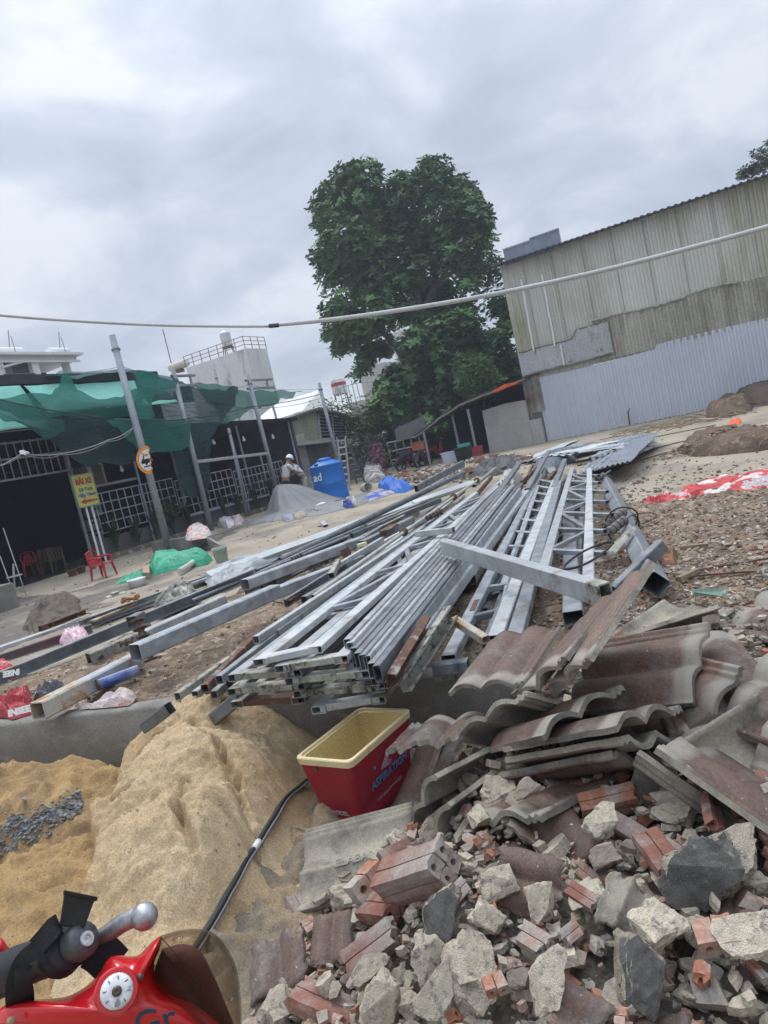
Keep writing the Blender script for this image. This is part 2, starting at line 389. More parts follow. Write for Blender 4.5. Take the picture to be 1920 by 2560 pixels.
leaf = mat('dark_green_leaf', (.12, .205, .085), (.07, .13, .06), scale=.6, rough=.6, spec=.15, bump=0, fine=0, c3=(.16, .28, .09), sscale=.9, st=.56, sw=.08)
leaf2 = mat('fresh_green_leaf', (.09, .16, .045), (.055, .11, .035), scale=1.4, rough=.5, bump=0, fine=0)
leafdk = mat('shrub_leaf', (.045, .085, .035), (.03, .055, .025), scale=2, rough=.5, bump=0, fine=0)
bark = mat('tree_bark', (.12, .10, .085), (.07, .06, .05), scale=5, rough=.95, bump=.6, bscale=20)
wood = mat('weathered_wood', (.30, .23, .15), (.20, .15, .10), scale=6, rough=.85, bump=.3, stretch=(1, 1, 6))
blue_pl = mat('blue_tank_plastic', (.025, .17, .52), (.02, .14, .45), scale=1.5, rough=.4, bump=.03, bscale=10, fine=.02, c3=(.10, .24, .50), sscale=2, st=.66)
blue_tarp = mat('blue_tarpaulin', (.02, .13, .50), (.015, .09, .38), scale=3, rough=.5, bump=.2, bscale=20, fine=.03)
grey_tarp = mat('grey_tarpaulin', (.20, .205, .215), (.175, .18, .19), scale=2, rough=.6, bump=.05, bscale=16, fine=.02)
green_tarp = mat('green_tarpaulin', (.035, .33, .19), (.025, .26, .15), scale=3, rough=.6, bump=.2, bscale=20, fine=.03)
sack_red = mat('red_and_white_sack', (.50, .05, .055), (.40, .045, .05), scale=2.2, rough=.55, bump=.3, bscale=30, c3=(.62, .56, .53), sscale=3.2, st=.54, sw=.03, detail=4)
sack_pale = mat('dusty_white_sack', (.55, .50, .48), (.42, .36, .34), scale=5, rough=.7, bump=.3, bscale=30, c3=(.55, .14, .13), sscale=6, st=.58, sw=.03, detail=2)
plastic_w = mat('white_plastic_bag', (.62, .60, .62), (.5, .48, .5), scale=6, rough=.35, bump=.3, bscale=30)
plastic_p = mat('pink_plastic_bag', (.62, .38, .45), (.7, .55, .58), scale=9, rough=.35, bump=.3, bscale=30)
plastic_k = mat('black_plastic_bag', (.03, .03, .035), (.10, .10, .11), scale=9, rough=.3, bump=.3, bscale=30)
orange_t = mat('orange_tarpaulin', (.72, .13, .04), (.60, .09, .03), scale=3, rough=.6, bump=.2, bscale=20)
skin = mat('skin', (.33, .20, .14), rough=.6, bump=0)
cloth_w = mat('pale_shirt', (.55, .53, .52), (.48, .45, .44), scale=8, rough=.9, bump=.2, bscale=20)
cloth_k = mat('black_cloth', (.02, .02, .025), rough=.9, bump=0)
cloth_b = mat('blue_cloth', (.06, .08, .30), rough=.9, bump=0)
white_pl = mat('white_plastic', (.75, .75, .75), (.68, .68, .68), rough=.4, bump=0, fine=.02)
hair = mat('black_hair', (.012, .012, .014), rough=.7, bump=0)
alu = mat('aluminium', (.60, .61, .62), (.50, .51, .52), rough=.4, metal=.3, bump=0)
net_g = netmat('green_shade_net', (.018, .145, .12), .80, 5)
net_d = netmat('dark_shade_net', (.014, .048, .056), .86, 7)
net_m = netmat('sea_green_net', (.018, .11, .10), .76, 4)
yellow = mat('yellow_sign_paint', (.56, .52, .13), (.50, .45, .11), scale=5, rough=.6, bump=0)
redpaint = mat('red_sign_paint', (.42, .05, .06), rough=.6, bump=0)
bluepaint = mat('blue_sign_paint', (.06, .17, .33), rough=.6, bump=0)
orangepaint = mat('orange_sign_paint', (.80, .33, .06), (.74, .26, .05), scale=8, rough=.5, bump=0)
blackpaint = mat('black_paint', (.02, .02, .02), rough=.6, bump=0)
greypaint = mat('grey_print', (.40, .36, .36), rough=.6, bump=0)

# ------------------------------------------------------------------ ground
WL = V((-3.16, 5.21, 0)); WR = V((0.10, 4.14, 0)); WD = (WR - WL).normalized(); WN = V((-WD.y, WD.x, 0))   # kerb wall line, WN points into the yard
street = MB().add([V((-60, -20, 0)), V((60, -20, 0)), V((60, 60, 0)), V((-60, 60, 0))], [(0, 1, 2, 3)]).build('street', streetm, kind='structure')
a = WL - WD * 300 + WN * .12; b_ = WR + WD * 300 + WN * .12
MB().add([p + V((0, 0, YZ)) for p in (a, b_, b_ + WN * 600, a + WN * 600)], [(0, 1, 2, 3)]).build('yard_ground', slab, kind='structure')

apr = [G(*q) for q in ((-300, 1700), (-250, 1480), (0, 1500), (120, 1490), (250, 1462), (420, 1400), (470, 1360), (560, 1325), (620, 1300), (640, 1308), (560, 1345), (500, 1390), (420, 1440), (300, 1490), (160, 1560), (0, 1630), (-160, 1680))]
field([(p.x, p.y) for p in apr], .10, lambda x, y, d: YZ + .004, wob=.5, jag=1.2).build('muddy_apron', mat('damp_grey_slab', (.145, .13, .11), (.10, .09, .078), scale=.8, rough=.8, bump=.3, bscale=20, c3=(.30, .26, .20), sscale=1.2, st=.58, sw=.1, fine=.12, detail=8), kind='structure')
def wall_mesh(p, q, z0, z1, th, n=60, amp=.012):
    rows = []; d = (q - p).normalized(); nn = V((-d.y, d.x, 0))
    prof = [(0, z0), (0, z1*.5), (0, z1 - .02), (.012, z1), (th*.5, z1+.004), (th-.012, z1), (th, z1-.02), (th, z0)]
    for k in range(n + 1):
        c = p.lerp(q, k/n); r = []
        for i, (o, z) in enumerate(prof):
            f = amp * nz((c.x*3, c.y*3, i*.7)) if 0 < i < 7 else 0
            r.append(c + nn*(o + f) + V((0, 0, z + f*.8)))
        rows.append(r)
    return MB().grid(rows)
wall_mesh(WL - WD*6, WR + WD*6, 0, .46, .15, n=160).build('retaining_wall', concrete, label='low grey concrete kerb wall between the sand heap and the yard full of steel', cat='low wall', smooth=True)

# dirt strip where the steel lies
dp = [G(*p) for p in [(-260, 1800), (-150, 1700), (60, 1700), (200, 1655), (330, 1590), (560, 1500), (800, 1400), (1000, 1310), (1120, 1270), (1240, 1285), (1360, 1290), (1515, 1262), (1640, 1262), (1760, 1235), (1920, 1203), (2500, 1090), (3000, 1500)]]
dp += [WR + WD*4 + WN*.14, WL - WD*1.5 + WN*.14]
dpoly2 = [(p.x, p.y) for p in dp]
def dirtz(x, y, d):
    e = min(1, d / .35)
    n = fbm((x, y, 0), 3.0, 4) * .035 + fbm((x, y, 7), 11, 3) * .016
    wd = (V((x, y, 0)) - WL).dot(WN)                 # fill slopes up a little from the wall top
    return YZ + .002 + e * (.035 + n) + .02 * min(1, max(0, wd - .15))
field(dpoly2, .045, dirtz, wob=.25, jag=2.5).build('dirt_ground', dirt, kind='structure', smooth=True)

# loose chips in the dirt and along its edges: nobody could count them
def chips(name, n, pick, s0, s1, mats, label, seed=1, cat='debris'):
    rr = random.Random(seed); mb = MB()
    for _ in range(n):
        p = pick(rr)
        if p is None: continue
        s = rr.uniform(s0, s1) * (1 if rr.random() < .85 else 1.7); a = rr.uniform(0, 6.28); k = rr.randint(4, 6); mi = rr.choices(range(len(mats)), [3, 1.3, 1.0, 4][:len(mats)])[0]
        til = V((rr.uniform(-.5, .5), rr.uniform(-.5, .5), 1)).normalized(); x = til.cross(V((math.cos(a), math.sin(a), 0))).normalized(); y = til.cross(x)
        base = []
        for i in range(k):
            t = i/k*6.28; r = s*rr.uniform(.6, 1.1); base.append(p + x*(math.cos(t)*r) + y*(math.sin(t)*r*.6))
        mb.prism(base, til*s*rr.uniform(.25, .7), mi)
    return mb.build(name, mats, kind='stuff', fix=False, label=label, cat=cat)
chip1 = mat('pale_chip', (.34, .31, .26), (.24, .22, .18), scale=9, rough=.9, bump=0)
chip2 = mat('brick_chip', (.30, .16, .11), (.22, .12, .085), scale=9, rough=.9, bump=0)
chip3 = mat('white_chip', (.50, .48, .44), (.40, .38, .34), scale=9, rough=.8, bump=0)
chip4 = mat('earth_chip', (.24, .18, .13), (.15, .11, .08), scale=9, rough=1, bump=0)
def pick_dirt(rr):
    for _ in range(9):
        if rr.random() < .5: p = G(rr.uniform(1400, 1960), rr.uniform(1180, 1600))
        else: p = G(rr.uniform(-60, 1960), rr.uniform(1180, 1830))
        if inpoly(p.x, p.y, dpoly2): return V((p.x, p.y, dirtz(p.x, p.y, dpoly(p.x, p.y, dpoly2))))
    return None
chips('loose_rubble_chips', 7500, pick_dirt, .005, .022, [chip1, chip2, chip3, chip4], 'small broken brick and plaster chips scattered over the brown dirt')
def pick_yard(rr):
    if rr.random() < .45: p = G(rr.uniform(1240, 1920), rr.gauss(1215 - 0, 40)); return V((p.x, p.y, YZ+.003)) if p.y < 26 and p.x > 1 else None
    if rr.random() < .5: p = W(27.6 - abs(rr.gauss(0, .25)), rr.uniform(-4, 12)); return p + V((0, 0, YZ+.003))
    p = G(rr.uniform(0, 900), rr.uniform(1290, 1640)); return V((p.x, p.y, YZ+.003))
chips('yard_gravel', 2600, pick_yard, .006, .035, [chip1, chip2, chip3, chip4], 'scattered gravel and crumbs on the dusty concrete slab')
def pick_far(rr):
    p = G(rr.uniform(960, 1190), rr.gauss(1190, 12)) if rr.random() < .6 else G(rr.uniform(1080, 1330), 1150 - (0) + rr.gauss(0, 5)-abs(0))
    return V((p.x, p.y, YZ+rr.uniform(0, .06))) if p.y < 30 else None
chips('brick_debris_strip', 700, pick_far, .04, .13, [chip1, chip2, chip3, chip4], 'low strip of broken bricks lying at the far side of the slab')

# ------------------------------------------------------------------ warehouse on the right
WA = 27.8
def corr_panel(a, b0, b1, z0, z1, pitch=.20, amp=.03, topf=None, botf=None, out=0, wavy=.0):
    """trapezoid-ribbed sheet on the plane a = const; ribs stand towards the yard"""
    mb = MB(); n = max(2, int(abs(b1-b0)/pitch)); st = (b1-b0)/n; xs = []
    for i in range(n):
        for f, o in ((0, 0), (.45, 0), (.58, amp), (.87, amp)): xs.append((b0 + (i+f)*st, o))
    xs.append((b1, 0)); lo = []; hi = []
    for b, o in xs:
        zt = topf(b) if topf else z1; zb = botf(b) if botf else z0
        lo.append(W(a - out - o, b, zb)); hi.append(W(a - out - o + wavy*nz((b*.8, 3, 0)), b, zt))
    mid = [l.lerp(h, .5) for l, h in zip(lo, hi)]
    return mb.grid([lo, mid, hi])
wh = empty('warehouse', W(WA, 2, YZ), 'long corrugated metal warehouse with old stained upper sheets and new pale lower sheets', 'warehouse')
BL, BR = 8.0, -16.0
corr_panel(WA, BL, BR, 2.9, 7.45, .24, .05).build('upper_cladding', corr_old, wh, fix=False)
corr_panel(WA-.08, 7.48, BR, YZ, 0, .22, .05, topf=lambda b: 3.05 + .03*math.sin(b*.9) - (.14 if b > 3.0 else 0)).build('lower_cladding', corr_white, wh, fix=False)
corr_panel(WA-.06, 5.0, BR, 2.95, 0, .24, .05, topf=lambda b: 4.42 + .05*math.sin(b*1.7) + .03*nz((b*3, 0, 0))).build('stained_cladding', corr_moss, wh, fix=False)
corr_panel(WA-.15, 7.95, 4.45, 3.12, 0, .2, .03, topf=lambda b: 3.98 + (.32 if b < 5.6 else 0) + .05*nz((b*4, 0, 1)), botf=lambda b: 3.14+.04*nz((b*5, 1, 0))).build('patch_cladding', corr_patch, wh, fix=False)
corr_panel(WA-.12, 8.02, 7.30, 1.62, 3.05, .2, .03).build('rusty_cladding', rustsheet, wh, fix=False)
MB().box(W(WA-.05, 7.8, .9), (.5, .5, .96), Matrix.Rotation(-YA, 3, 'Z')).build('plinth', concrete_lt, wh)
# end wall, back and roof close the building
Rz = Matrix.Rotation(-YA, 3, 'Z')
MB().add([W(WA, BL, YZ), W(WA+14, BL, YZ), W(WA+14, BL, 7.4), W(WA+7, BL, 8.6), W(WA, BL, 7.4)], [(0, 1, 2, 3, 4)]).build('end_wall', corr_old, wh)
def roofsheet(a0, z0, a1, z1, b0, b1, th=.05, pitch=.22, amp=.035):
    n = int(abs(b1-b0)/pitch); st = (b1-b0)/n; mb = MB(); r0 = []; r1 = []
    for i in range(n):
        for f, o in ((0, 0), (.45, 0), (.58, amp), (.87, amp)):
            r0.append(W(a0, b0+(i+f)*st, z0+o)); r1.append(W(a1, b0+(i+f)*st, z1+o))
    mb.grid([r0, r1]); mb.grid([[p-V((0, 0, th)) for p in r0], [p-V((0, 0, th)) for p in r1]])
    k = len(r0); mb.add([r0[0], r1[0], r1[0]-V((0, 0, th)), r0[0]-V((0, 0, th))], [(0, 1, 2, 3)])
    mb.grid([r0, [p-V((0, 0, th)) for p in r0]])
    return mb
roofsheet(WA-.55, 7.42, WA+7, 8.7, BL+.35, BR).build('roof', greyroof, wh, fix=False)
roofsheet(WA+7, 8.7, WA+14.5, 7.42, BL+.35, BR).build('roof', greyroof, wh, fix=False)
# blue-grey upstands on the roof corner
ba_ = [PA(u, 600, WA).dot(BX) for u in (1254, 1326, 1404)]
for u0, u1, h in ((ba_[0], ba_[1], PA(1290, 617, WA).z), (ba_[1], ba_[2], PA(1365, 586, WA).z)):
    f = corr_panel(WA-.1, u0, u1, 7.35, h, .12, .02); f.build('roof_screen', mat('blue_grey_screen', (.27, .31, .37), (.22, .26, .31), scale=2), wh, fix=False)
    MB().box(W(WA-.1, (u0+u1)/2, h+.02), (abs(u1-u0), .07, .06), Matrix.Rotation(math.pi/2 - YA + math.pi/2, 3, 'Z')).build('roof_screen_cap', polegrey, wh)
for b_, top_ in ((7.1, 7.4), (6.0, 7.4), (4.9, 7.4), (3.8, 7.4), (2.7, 7.4), (1.6, 7.4), (.5, 7.4), (-.6, 7.4), (-1.7, 7.4)):
    MB().sweep(W(WA-.065, b_, 4.5 if b_ < 5 else 4.1), W(WA-.065, b_, top_), [(-.012, -.006), (.012, -.006), (.012, .006), (-.012, .006)], BX).build('sheet_seam', mat('seam_shadow', (.22, .22, .19), (.15, .15, .12), scale=1), wh)
# three white seams of sealant / pipe on the cladding
for (u0, v0), (u1, v1) in (((1303, 698), (1335, 878)), ((1355, 686), (1387, 865)), ((1401, 862), (1411, 915))):
    p = PA(u0, v0, WA-.2); q = PA(u1, v1, WA-.2); pts = [p.lerp(q, k/9) + V((rnd(-.015, .015), 0, 0)) for k in range(10)]
    MB().tube(pts, .035, 6).build('white_downpipe', white_pl, wh)
# ragged flashing of cement and rag along the stained sheet top
pts = [W(WA-.12, 5.0 - k*.12, 4.43 + .05*math.sin((5.0-k*.12)*1.7) + rnd(-.03, .03)) for k in range(42)]
MB().tube(pts, .04, 5, radii=[rnd(.015, .06) for _ in pts]).build('ragged_flashing', mat('mossy_flashing', (.36, .38, .30), (.25, .27, .22), scale=4), wh)
MB().tube([W(WA-.16, 7.9-k*.23, 4.02+(0 if 7.9-k*.23 > 5.6 else .3)+rnd(-.02, .02)) for k in range(15)], .02, 5).build('patch_flashing', rusty, wh)
pts = [W(WA-.2, 7.9-k*.23, 3.14+rnd(-.02, .02)) for k in range(16)]
MB().tube(pts, .04, 5).build('rusty_bottom_edge', rustsheet, wh)

# plaster wall and lean-to shed beside it
pw = [PA(1205, 1208-181, 27.45), PA(1262, 1009, 27.45), PA(1311, 1000, 27.45), PA(1334, 1111, 27.45), PA(1226, 1136, 27.45)]
MB().prism(pw, AX*.2).build('plaster_wall', concrete_lt, label='square grey rendered wall standing under the edge of the lean-to roof', cat='wall')

sh = empty('lean_to_shed', W(27.5, 11, YZ), 'dark open lean-to shed with sagging roof and thin posts beside the plaster wall', 'shed')
def slabpoly(pts, th): return MB().prism(pts, V((0, 0, -th)))
e0 = PA(1034, 1092, 26.9); e1 = PA(1148, 1012, 26.9); e2 = PA(1312, 946, 26.9)
rows = [[e0, e1, e2], [e0 + AX*4.5 + V((0, 0, .5)), e1 + AX*4.5 + V((0, 0, .4)), e2 + AX*4.5 + V((0, 0, .2))]]
mbx = MB().grid([catmull(rows[0], 8), catmull(rows[1], 8)]); mbx.build('roof', greyroof, sh, thick=.09)
MB().tube([p + V((0, 0, -.06)) + V((0, 0, rnd(-.02, .02))) for p in catmull(rows[0], 8)], .05, 5).build('roof_edge', mat('old_board', (.16, .14, .12), (.09, .08, .07), scale=6), sh)
for (ut, vt), (ub, vb) in (((1064, 1086), (1077, 1165)), ((1132, 1043), (1154, 1148)), ((1173, 1028), (1194, 1141))):
    q = G(ub, vb); q = q if q.y < 30 else PA(ub, vb, 27.2); top = PY(ut, vt, q.y)
    MB().tube([q, V((q.x, q.y, top.z + .1))], .055, 6).build('post', polegrey, sh)
bk1 = catmull(rows[1], 8)
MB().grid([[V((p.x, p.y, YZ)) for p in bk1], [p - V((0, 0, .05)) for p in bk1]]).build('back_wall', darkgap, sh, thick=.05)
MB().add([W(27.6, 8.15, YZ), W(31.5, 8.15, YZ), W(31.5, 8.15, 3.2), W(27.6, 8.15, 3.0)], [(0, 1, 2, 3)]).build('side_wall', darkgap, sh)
MB().add([W(27.0, 13.6, YZ+1.25), W(27.1, 12.2, YZ+1.4), W(27.1, 12.2, YZ+2.1), W(27.0, 13.6, YZ+1.8)], [(0, 1, 2, 3)]).build('cloth_screen', mat('grey_screen', (.16, .16, .155), (.12, .12, .12), scale=3), sh, thick=.02)
c = [PA(1231, 978, 26.8), PA(1262, 960, 26.8), PA(1296, 954, 26.8), PA(1290, 960, 26.8), PA(1262, 970, 26.8), PA(1236, 982, 26.8)]
MB().prism(c, AX*.5).build('orange_tarpaulin', orange_t, label='strip of bright orange tarpaulin on the lean-to roof edge', cat='tarpaulin')
# ------------------------------------------------------------------ open-fronted restaurant on the left
RB = 15.73
rs = empty('restaurant', W(14, RB, YZ), 'dark open-fronted restaurant shed with flat fascia and hanging nets', 'building')
Rz = Matrix.Rotation(-YA, 3, 'Z')       # local x -> -BX, local y -> AX
def bx(mb, a0, a1, b0, b1, z0, z1, mi=0):
    return mb.box(W((a0+a1)/2, (b0+b1)/2, (z0+z1)/2), (abs(b1-b0), abs(a1-a0), z1-z0), Rz, mi)
MB().prism([W(4, RB-.1, 5.22), W(16.2, RB-.1, 5.22), W(24.6, 24, 5.22), W(4, 24, 5.22)], V((0, 0, .14))).build('roof', greyroof, rs)
bx(MB(), 4, 16.3, RB-.16, RB-.1, 5.17, 5.40).build('fascia', mat('dark_fascia', (.045, .05, .062), (.03, .033, .04), scale=2, bump=.05, bscale=8), rs)
roofsheet(16.25, 3.72, 22.9, 3.42, 24, RB-.35, pitch=.16, amp=.03).build('roof', greyroof, rs, fix=False)
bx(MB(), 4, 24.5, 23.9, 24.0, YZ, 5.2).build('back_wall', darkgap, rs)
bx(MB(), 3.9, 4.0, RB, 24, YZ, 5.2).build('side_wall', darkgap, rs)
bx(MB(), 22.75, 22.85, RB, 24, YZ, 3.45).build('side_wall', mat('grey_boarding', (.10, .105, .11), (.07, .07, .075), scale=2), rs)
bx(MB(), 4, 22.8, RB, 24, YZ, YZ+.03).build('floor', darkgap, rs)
for a in (8.2, 12.55, 16.3, 19.6, 22.7):
    MB().tube([W(a, RB+.1, YZ), W(a, RB+.1, 5.2 if a < 16.5 else 3.5)], .045, 6).build('post', polegrey, rs)
# upper railing
m = MB()
for z in (2.93, 3.42, 3.80): m.boxtube(W(8.2, RB, z), W(12.6, RB, z), .04, .05)
for k in range(20): m.boxtube(W(8.3+k*.22, RB, 2.93), W(8.3+k*.22, RB, 3.85), .022, .022, up=BX)
m.build('upper_railing', mat('rail_paint', (.30, .30, .31), (.20, .19, .19), scale=5), rs)
m = MB()
bx(m, 12.5, 14.7, RB-.03, RB+.0, 2.35, 2.42); bx(m, 12.5, 12.56, RB-.03, RB, 2.4, 3.5); bx(m, 13.5, 13.55, RB-.03, RB, 2.4, 3.3); bx(m, 14.65, 14.7, RB-.03, RB, 2.4, 3.2)
m.build('shutter_frame', mat('frame_paint', (.26, .27, .29), (.2, .2, .22), scale=3), rs)
bx(MB(), 12.56, 13.5, RB, RB+.03, 2.42, 2.95).build('menu_board', mat('brown_board', (.09, .05, .05), (.06, .04, .04), scale=3), rs)
# bright pale green blinds under the fascia
for a0, a1, z1, zb in ((8.0, 11.6, 5.12, 4.0), (11.7, 16.1, 5.12, 4.30)):
    ctrl = [[W(a0+(a1-a0)*i/4, RB-.2-j*.22, z1-(z1-zb)*j/3) for i in range(5)] for j in range(4)]
    cloth(ctrl, 6, 6, .03, 1.5).build('awning_blind', shipgreen, rs, smooth=True, thick=.006)
# white lattice: bays between posts
lat = mat('white_lattice_paint', (.34, .36, .40), (.26, .28, .32), scale=4, rough=.6, bump=0)
def lattice(a0, a1, zb, zt, nr, nc, b=RB-.05):
    m = MB()
    for k in range(nr+1): z = zb+(zt-zb)*k/nr; m.boxtube(W(a0, b, z), W(a1, b, z), .03, .03)
    for k in range(nc+1): a = a0+(a1-a0)*k/nc; m.boxtube(W(a, b-.018, zb), W(a, b-.018, zt), .024, .024, up=BX)
    return m.build('lattice_screen', lat, rs)
lattice(12.95, 15.85, 1.12, 2.18, 4, 11); lattice(15.95, 18.6, .98, 2.08, 4, 10); lattice(18.7, 21.5, .9, 1.98, 4, 12)
for a, h in ((14.6, 3.2), (16.9, 3.4), (19.0, 3.4), (20.3, 2.3)):
    MB().boxtube(W(a, RB-.09, YZ), W(a, RB-.09, h), .05, .05, up=BX).build('lattice_post', lat, rs)
MB().boxtube(W(16.0, RB-.1, .95), W(22, RB-.1, .88), .05, .06).build('rail', lat, rs)
bx(MB(), 12.7, 22.6, RB, RB+.12, YZ, .98).build('planter_wall', mat('dark_grey_wall', (.12, .125, .13), (.08, .08, .085), scale=2), rs)
bx(MB(), 12.7, 22.6, RB-.42, RB-.30, YZ, .56).build('planter_kerb', mat('mossy_kerb', (.17, .15, .12), (.11, .10, .08), scale=3, c3=(.35, .32, .28), sscale=5, st=.6), rs)
bx(MB(), 12.7, 22.6, RB-.30, RB, YZ, .50).build('planter_soil', mat('soil', (.05, .04, .03), rough=1), rs)
# crates and dim shapes inside
for i, (a, b, z, c) in enumerate(((12.9, 16.0, 1.4, 1), (13.1, 16.0, 1.75, 1), (13.0, 16.1, 1.05, 1))):
    m = MB(); bx(m, a-.18, a+.18, b-.15, b+.15, z-.14, z+.14); bx(m, a-.07, a+.07, b-.17, b-.15, z+.03, z+.09, 1)
    m.build('beverage_crate', [mat('grey_blue_crate', (.16, .18, .21), (.12, .13, .16), scale=4), hole], label='grey-blue drinks crate, %s of the column behind the lattice' % ('middle one', 'uppermost', 'lowest')[i], cat='crate', group='drinks crates behind the lattice', bevel=.01)
m = MB(); bx(m, 12.8, 13.25, 15.9, 16.2, YZ, .91); m.build('crate_stand', wood, label='wooden stand carrying the column of drinks crates behind the lattice', cat='stand')

def bulb(u, v, b, who):
    p = PB(u, v, b); t = empty('hanging_bulb', p, 'white light bulb hanging on its wire %s' % who, 'bulb', 'bare bulbs hanging under the roofs')
    MB().lathe([(0.001, -.09), (.05, -.06), (.06, -.02), (.035, .03), (.028, .05), (.001, .05)], p, 10).build('glass_bulb', white_pl, t, smooth=True)
    MB().lathe([(.028, .05), (.028, .10), (.001, .10)], p, 8).build('bulb_socket', whitepaint, t)
    MB().tube([p + V((0, 0, .1)), p + V((0, 0, .75))], .006, 4).build('wire', cable_blk, t)
bulb(250, 1167, 15.9, 'behind the torn net above the yellow sign'); bulb(304, 1173, 16.0, 'behind the net left of the broken round sign')
bulb(534, 1106, 15.6, 'just right of the lowest dark net'); bulb(609, 1098, 15.6, 'between the two middle poles'); bulb(682, 1092, 15.6, 'at the right end of the restaurant roof')
bulb(1169, 1030, 12.0, 'from the lean-to shed roof')

# ---- plants in the planter: long leaves on short stems
def leafplant(p, h, n, seed, label, group, cat='plant', m_=None, w=.035):
    rr = random.Random(seed); t = empty('dracaena_plant', p, label, cat, group); mb = MB()
    for k in range(n):
        a = rr.uniform(0, 6.28); L_ = h*rr.uniform(.5, 1.0); ln = rr.uniform(.15, .75); z0 = h*rr.uniform(.05, .45)
        d = V((math.cos(a), math.sin(a), 0)); sd = V((-d.y, d.x, 0)); prev = None
        ps = [p + V((0, 0, z0)) + d*(L_*ln*t_*t_*.9+.01) + V((0, 0, L_*(t_ - .35*ln*t_*t_))) for t_ in (0, .33, .66, 1)]
        vs = []
        for i, q in enumerate(ps): ww = w*(.5, 1, .8, .05)[i]; vs += [q-sd*ww, q+sd*ww]
        mb.add(vs, [(0, 1, 3, 2), (2, 3, 5, 4), (4, 5, 7, 6)])
    mb.build('leaves', m_ or leafdk, t, fix=False)
    MB().tube([p, p + V((rr.uniform(-.03, .03), 0, h*.55))], .02, 6).build('stem', bark, t)
    return t
where = ['just right of the yellow sign posts', 'in the gap left of the round-sign pole', 'nearly hidden by the round-sign pole', 'right of the round-sign pole', 'midway along the first planter', 'left of the second grey pole', 'behind the second grey pole', 'right of the second grey pole', 'before the middle of the far lattice', 'beside the grey tarpaulin heap', 'at the far end of the planter']
for i, a in enumerate((13.2, 13.95, 14.65, 15.35, 16.05, 16.9, 17.7, 18.4, 19.3, 20.3, 21.2)):
    leafplant(W(a, RB-.16, .5), rnd(.8, 1.1), 26, i+3, 'dark green leafy plant in the planter, %s' % where[i], 'leafy plants in the planter', m_=leafdk)
leafplant(G(-25, 1480), 1.0, 26, 77, 'bright green strap-leaved plant cut by the left edge of the photo', None, m_=leaf2, w=.05)
# flowering bush seen through the lattice
def shrub(name, c, r, n, lm, label, cat, seed, size=.09, stem=True, sq=(1, 1, 1), group=None):
    rr = random.Random(seed); t = empty(name, V((c.x, c.y, c.z - r*sq[2])), label, cat, group); mb = MB()
    for _ in range(n):
        d = V((rr.gauss(0, 1), rr.gauss(0, 1), rr.gauss(0, 1))).normalized(); rad = r*rr.uniform(.35, 1)*(1+.35*nz(d*2.2+c, 1.3))
        q = c + V((d.x*sq[0], d.y*sq[1], d.z*sq[2]))*rad; s = size*rr.uniform(.6, 1.3)
        x = V((rr.gauss(0, 1), rr.gauss(0, 1), rr.gauss(0, .6))).normalized(); y = x.cross(V((rr.gauss(0, 1), rr.gauss(0, 1), rr.gauss(0, 1))).normalized())
        mb.add([q-x*s, q+y*s*.4, q+x*s, q-y*s*.4], [(0, 1, 2, 3)])
    mb.build('foliage', lm, t, fix=False)
    if stem:
        st = MB()
        for k in range(5): st.tube([V((c.x, c.y, c.z-r*sq[2])), c + V((rr.uniform(-.4, .4)*r, rr.uniform(-.4, .4)*r, r*.3))], .015+r*.02, 5)
        st.build('stem', bark, t)
    return t
shrub('potted_bush', PB(408, 1275, RB-.25), .45, 700, leafdk, 'dark bush growing before the lattice right of the broken round sign pole', 'bush', 5, .05)

# ---- shade nets
def net(name, rows, mt, label, nu=14, nv=14, wr=.14, b=14.9, th=0):
    ctrl = [[PB(u, v, (bb[0] if bb else b)) for u, v, *bb in r] for r in rows]
    return cloth(ctrl, nu, nv, wr, 1.7).build(name, mt, smooth=True, label=label, cat='shade net', group='nets hung over the restaurant', fix=False)
net('shade_net', [[(-60, 975), (60, 992), (125, 984), (160, 938), (212, 985), (290, 1000), (350, 955)],
                  [(-60, 985), (40, 1012), (115, 1005), (165, 985), (222, 1005), (290, 1020), (355, 1000)],
                  [(-60, 990), (25, 1026), (100, 1032), (170, 1015), (235, 1030), (300, 1030), (362, 1020)],
                  [(-60, 1000), (20, 1035), (90, 1060), (165, 1036), (240, 1040), (310, 1042), (372, 1030)]], net_g, 'bright green net sagging in scallops right under the dark fascia', b=14.85)
net('shade_net', [[(-40, 992, 14.6), (30, 1000, 14.6), (75, 1015, 14.5), (120, 1030, 14.5)], [(-40, 1010, 14.6), (35, 1028, 14.6), (85, 1045, 14.5), (140, 1050, 14.5)],
                  [(0, 1040, 14.6), (50, 1058, 14.5), (100, 1070, 14.4), (160, 1060, 14.5)], [(60, 1062, 14.6), (90, 1085, 14.5), (122, 1096, 14.4), (158, 1078, 14.5)]], net_m, 'sea-green net hanging as a rounded belly at the far left')
net('shade_net', [[(112, 1050), (190, 1036), (270, 1042), (345, 1050)], [(122, 1090), (205, 1080), (280, 1085), (355, 1085)], [(140, 1118), (215, 1130), (290, 1130), (370, 1118)], [(160, 1138), (225, 1162), (295, 1162), (392, 1128)]], net_d, 'dark sagging net with pale ribs, hanging lowest behind the round-sign pole', b=14.7)
net('shade_net', [[(262, 1042), (330, 1040), (400, 1046), (478, 1048)], [(285, 1070), (345, 1075), (405, 1078), (477, 1074)], [(318, 1100), (355, 1108), (405, 1110), (476, 1096)], [(340, 1122), (365, 1134), (405, 1132), (474, 1112)]], net_g, 'green net stretched between the two left poles below the wires', b=14.35)
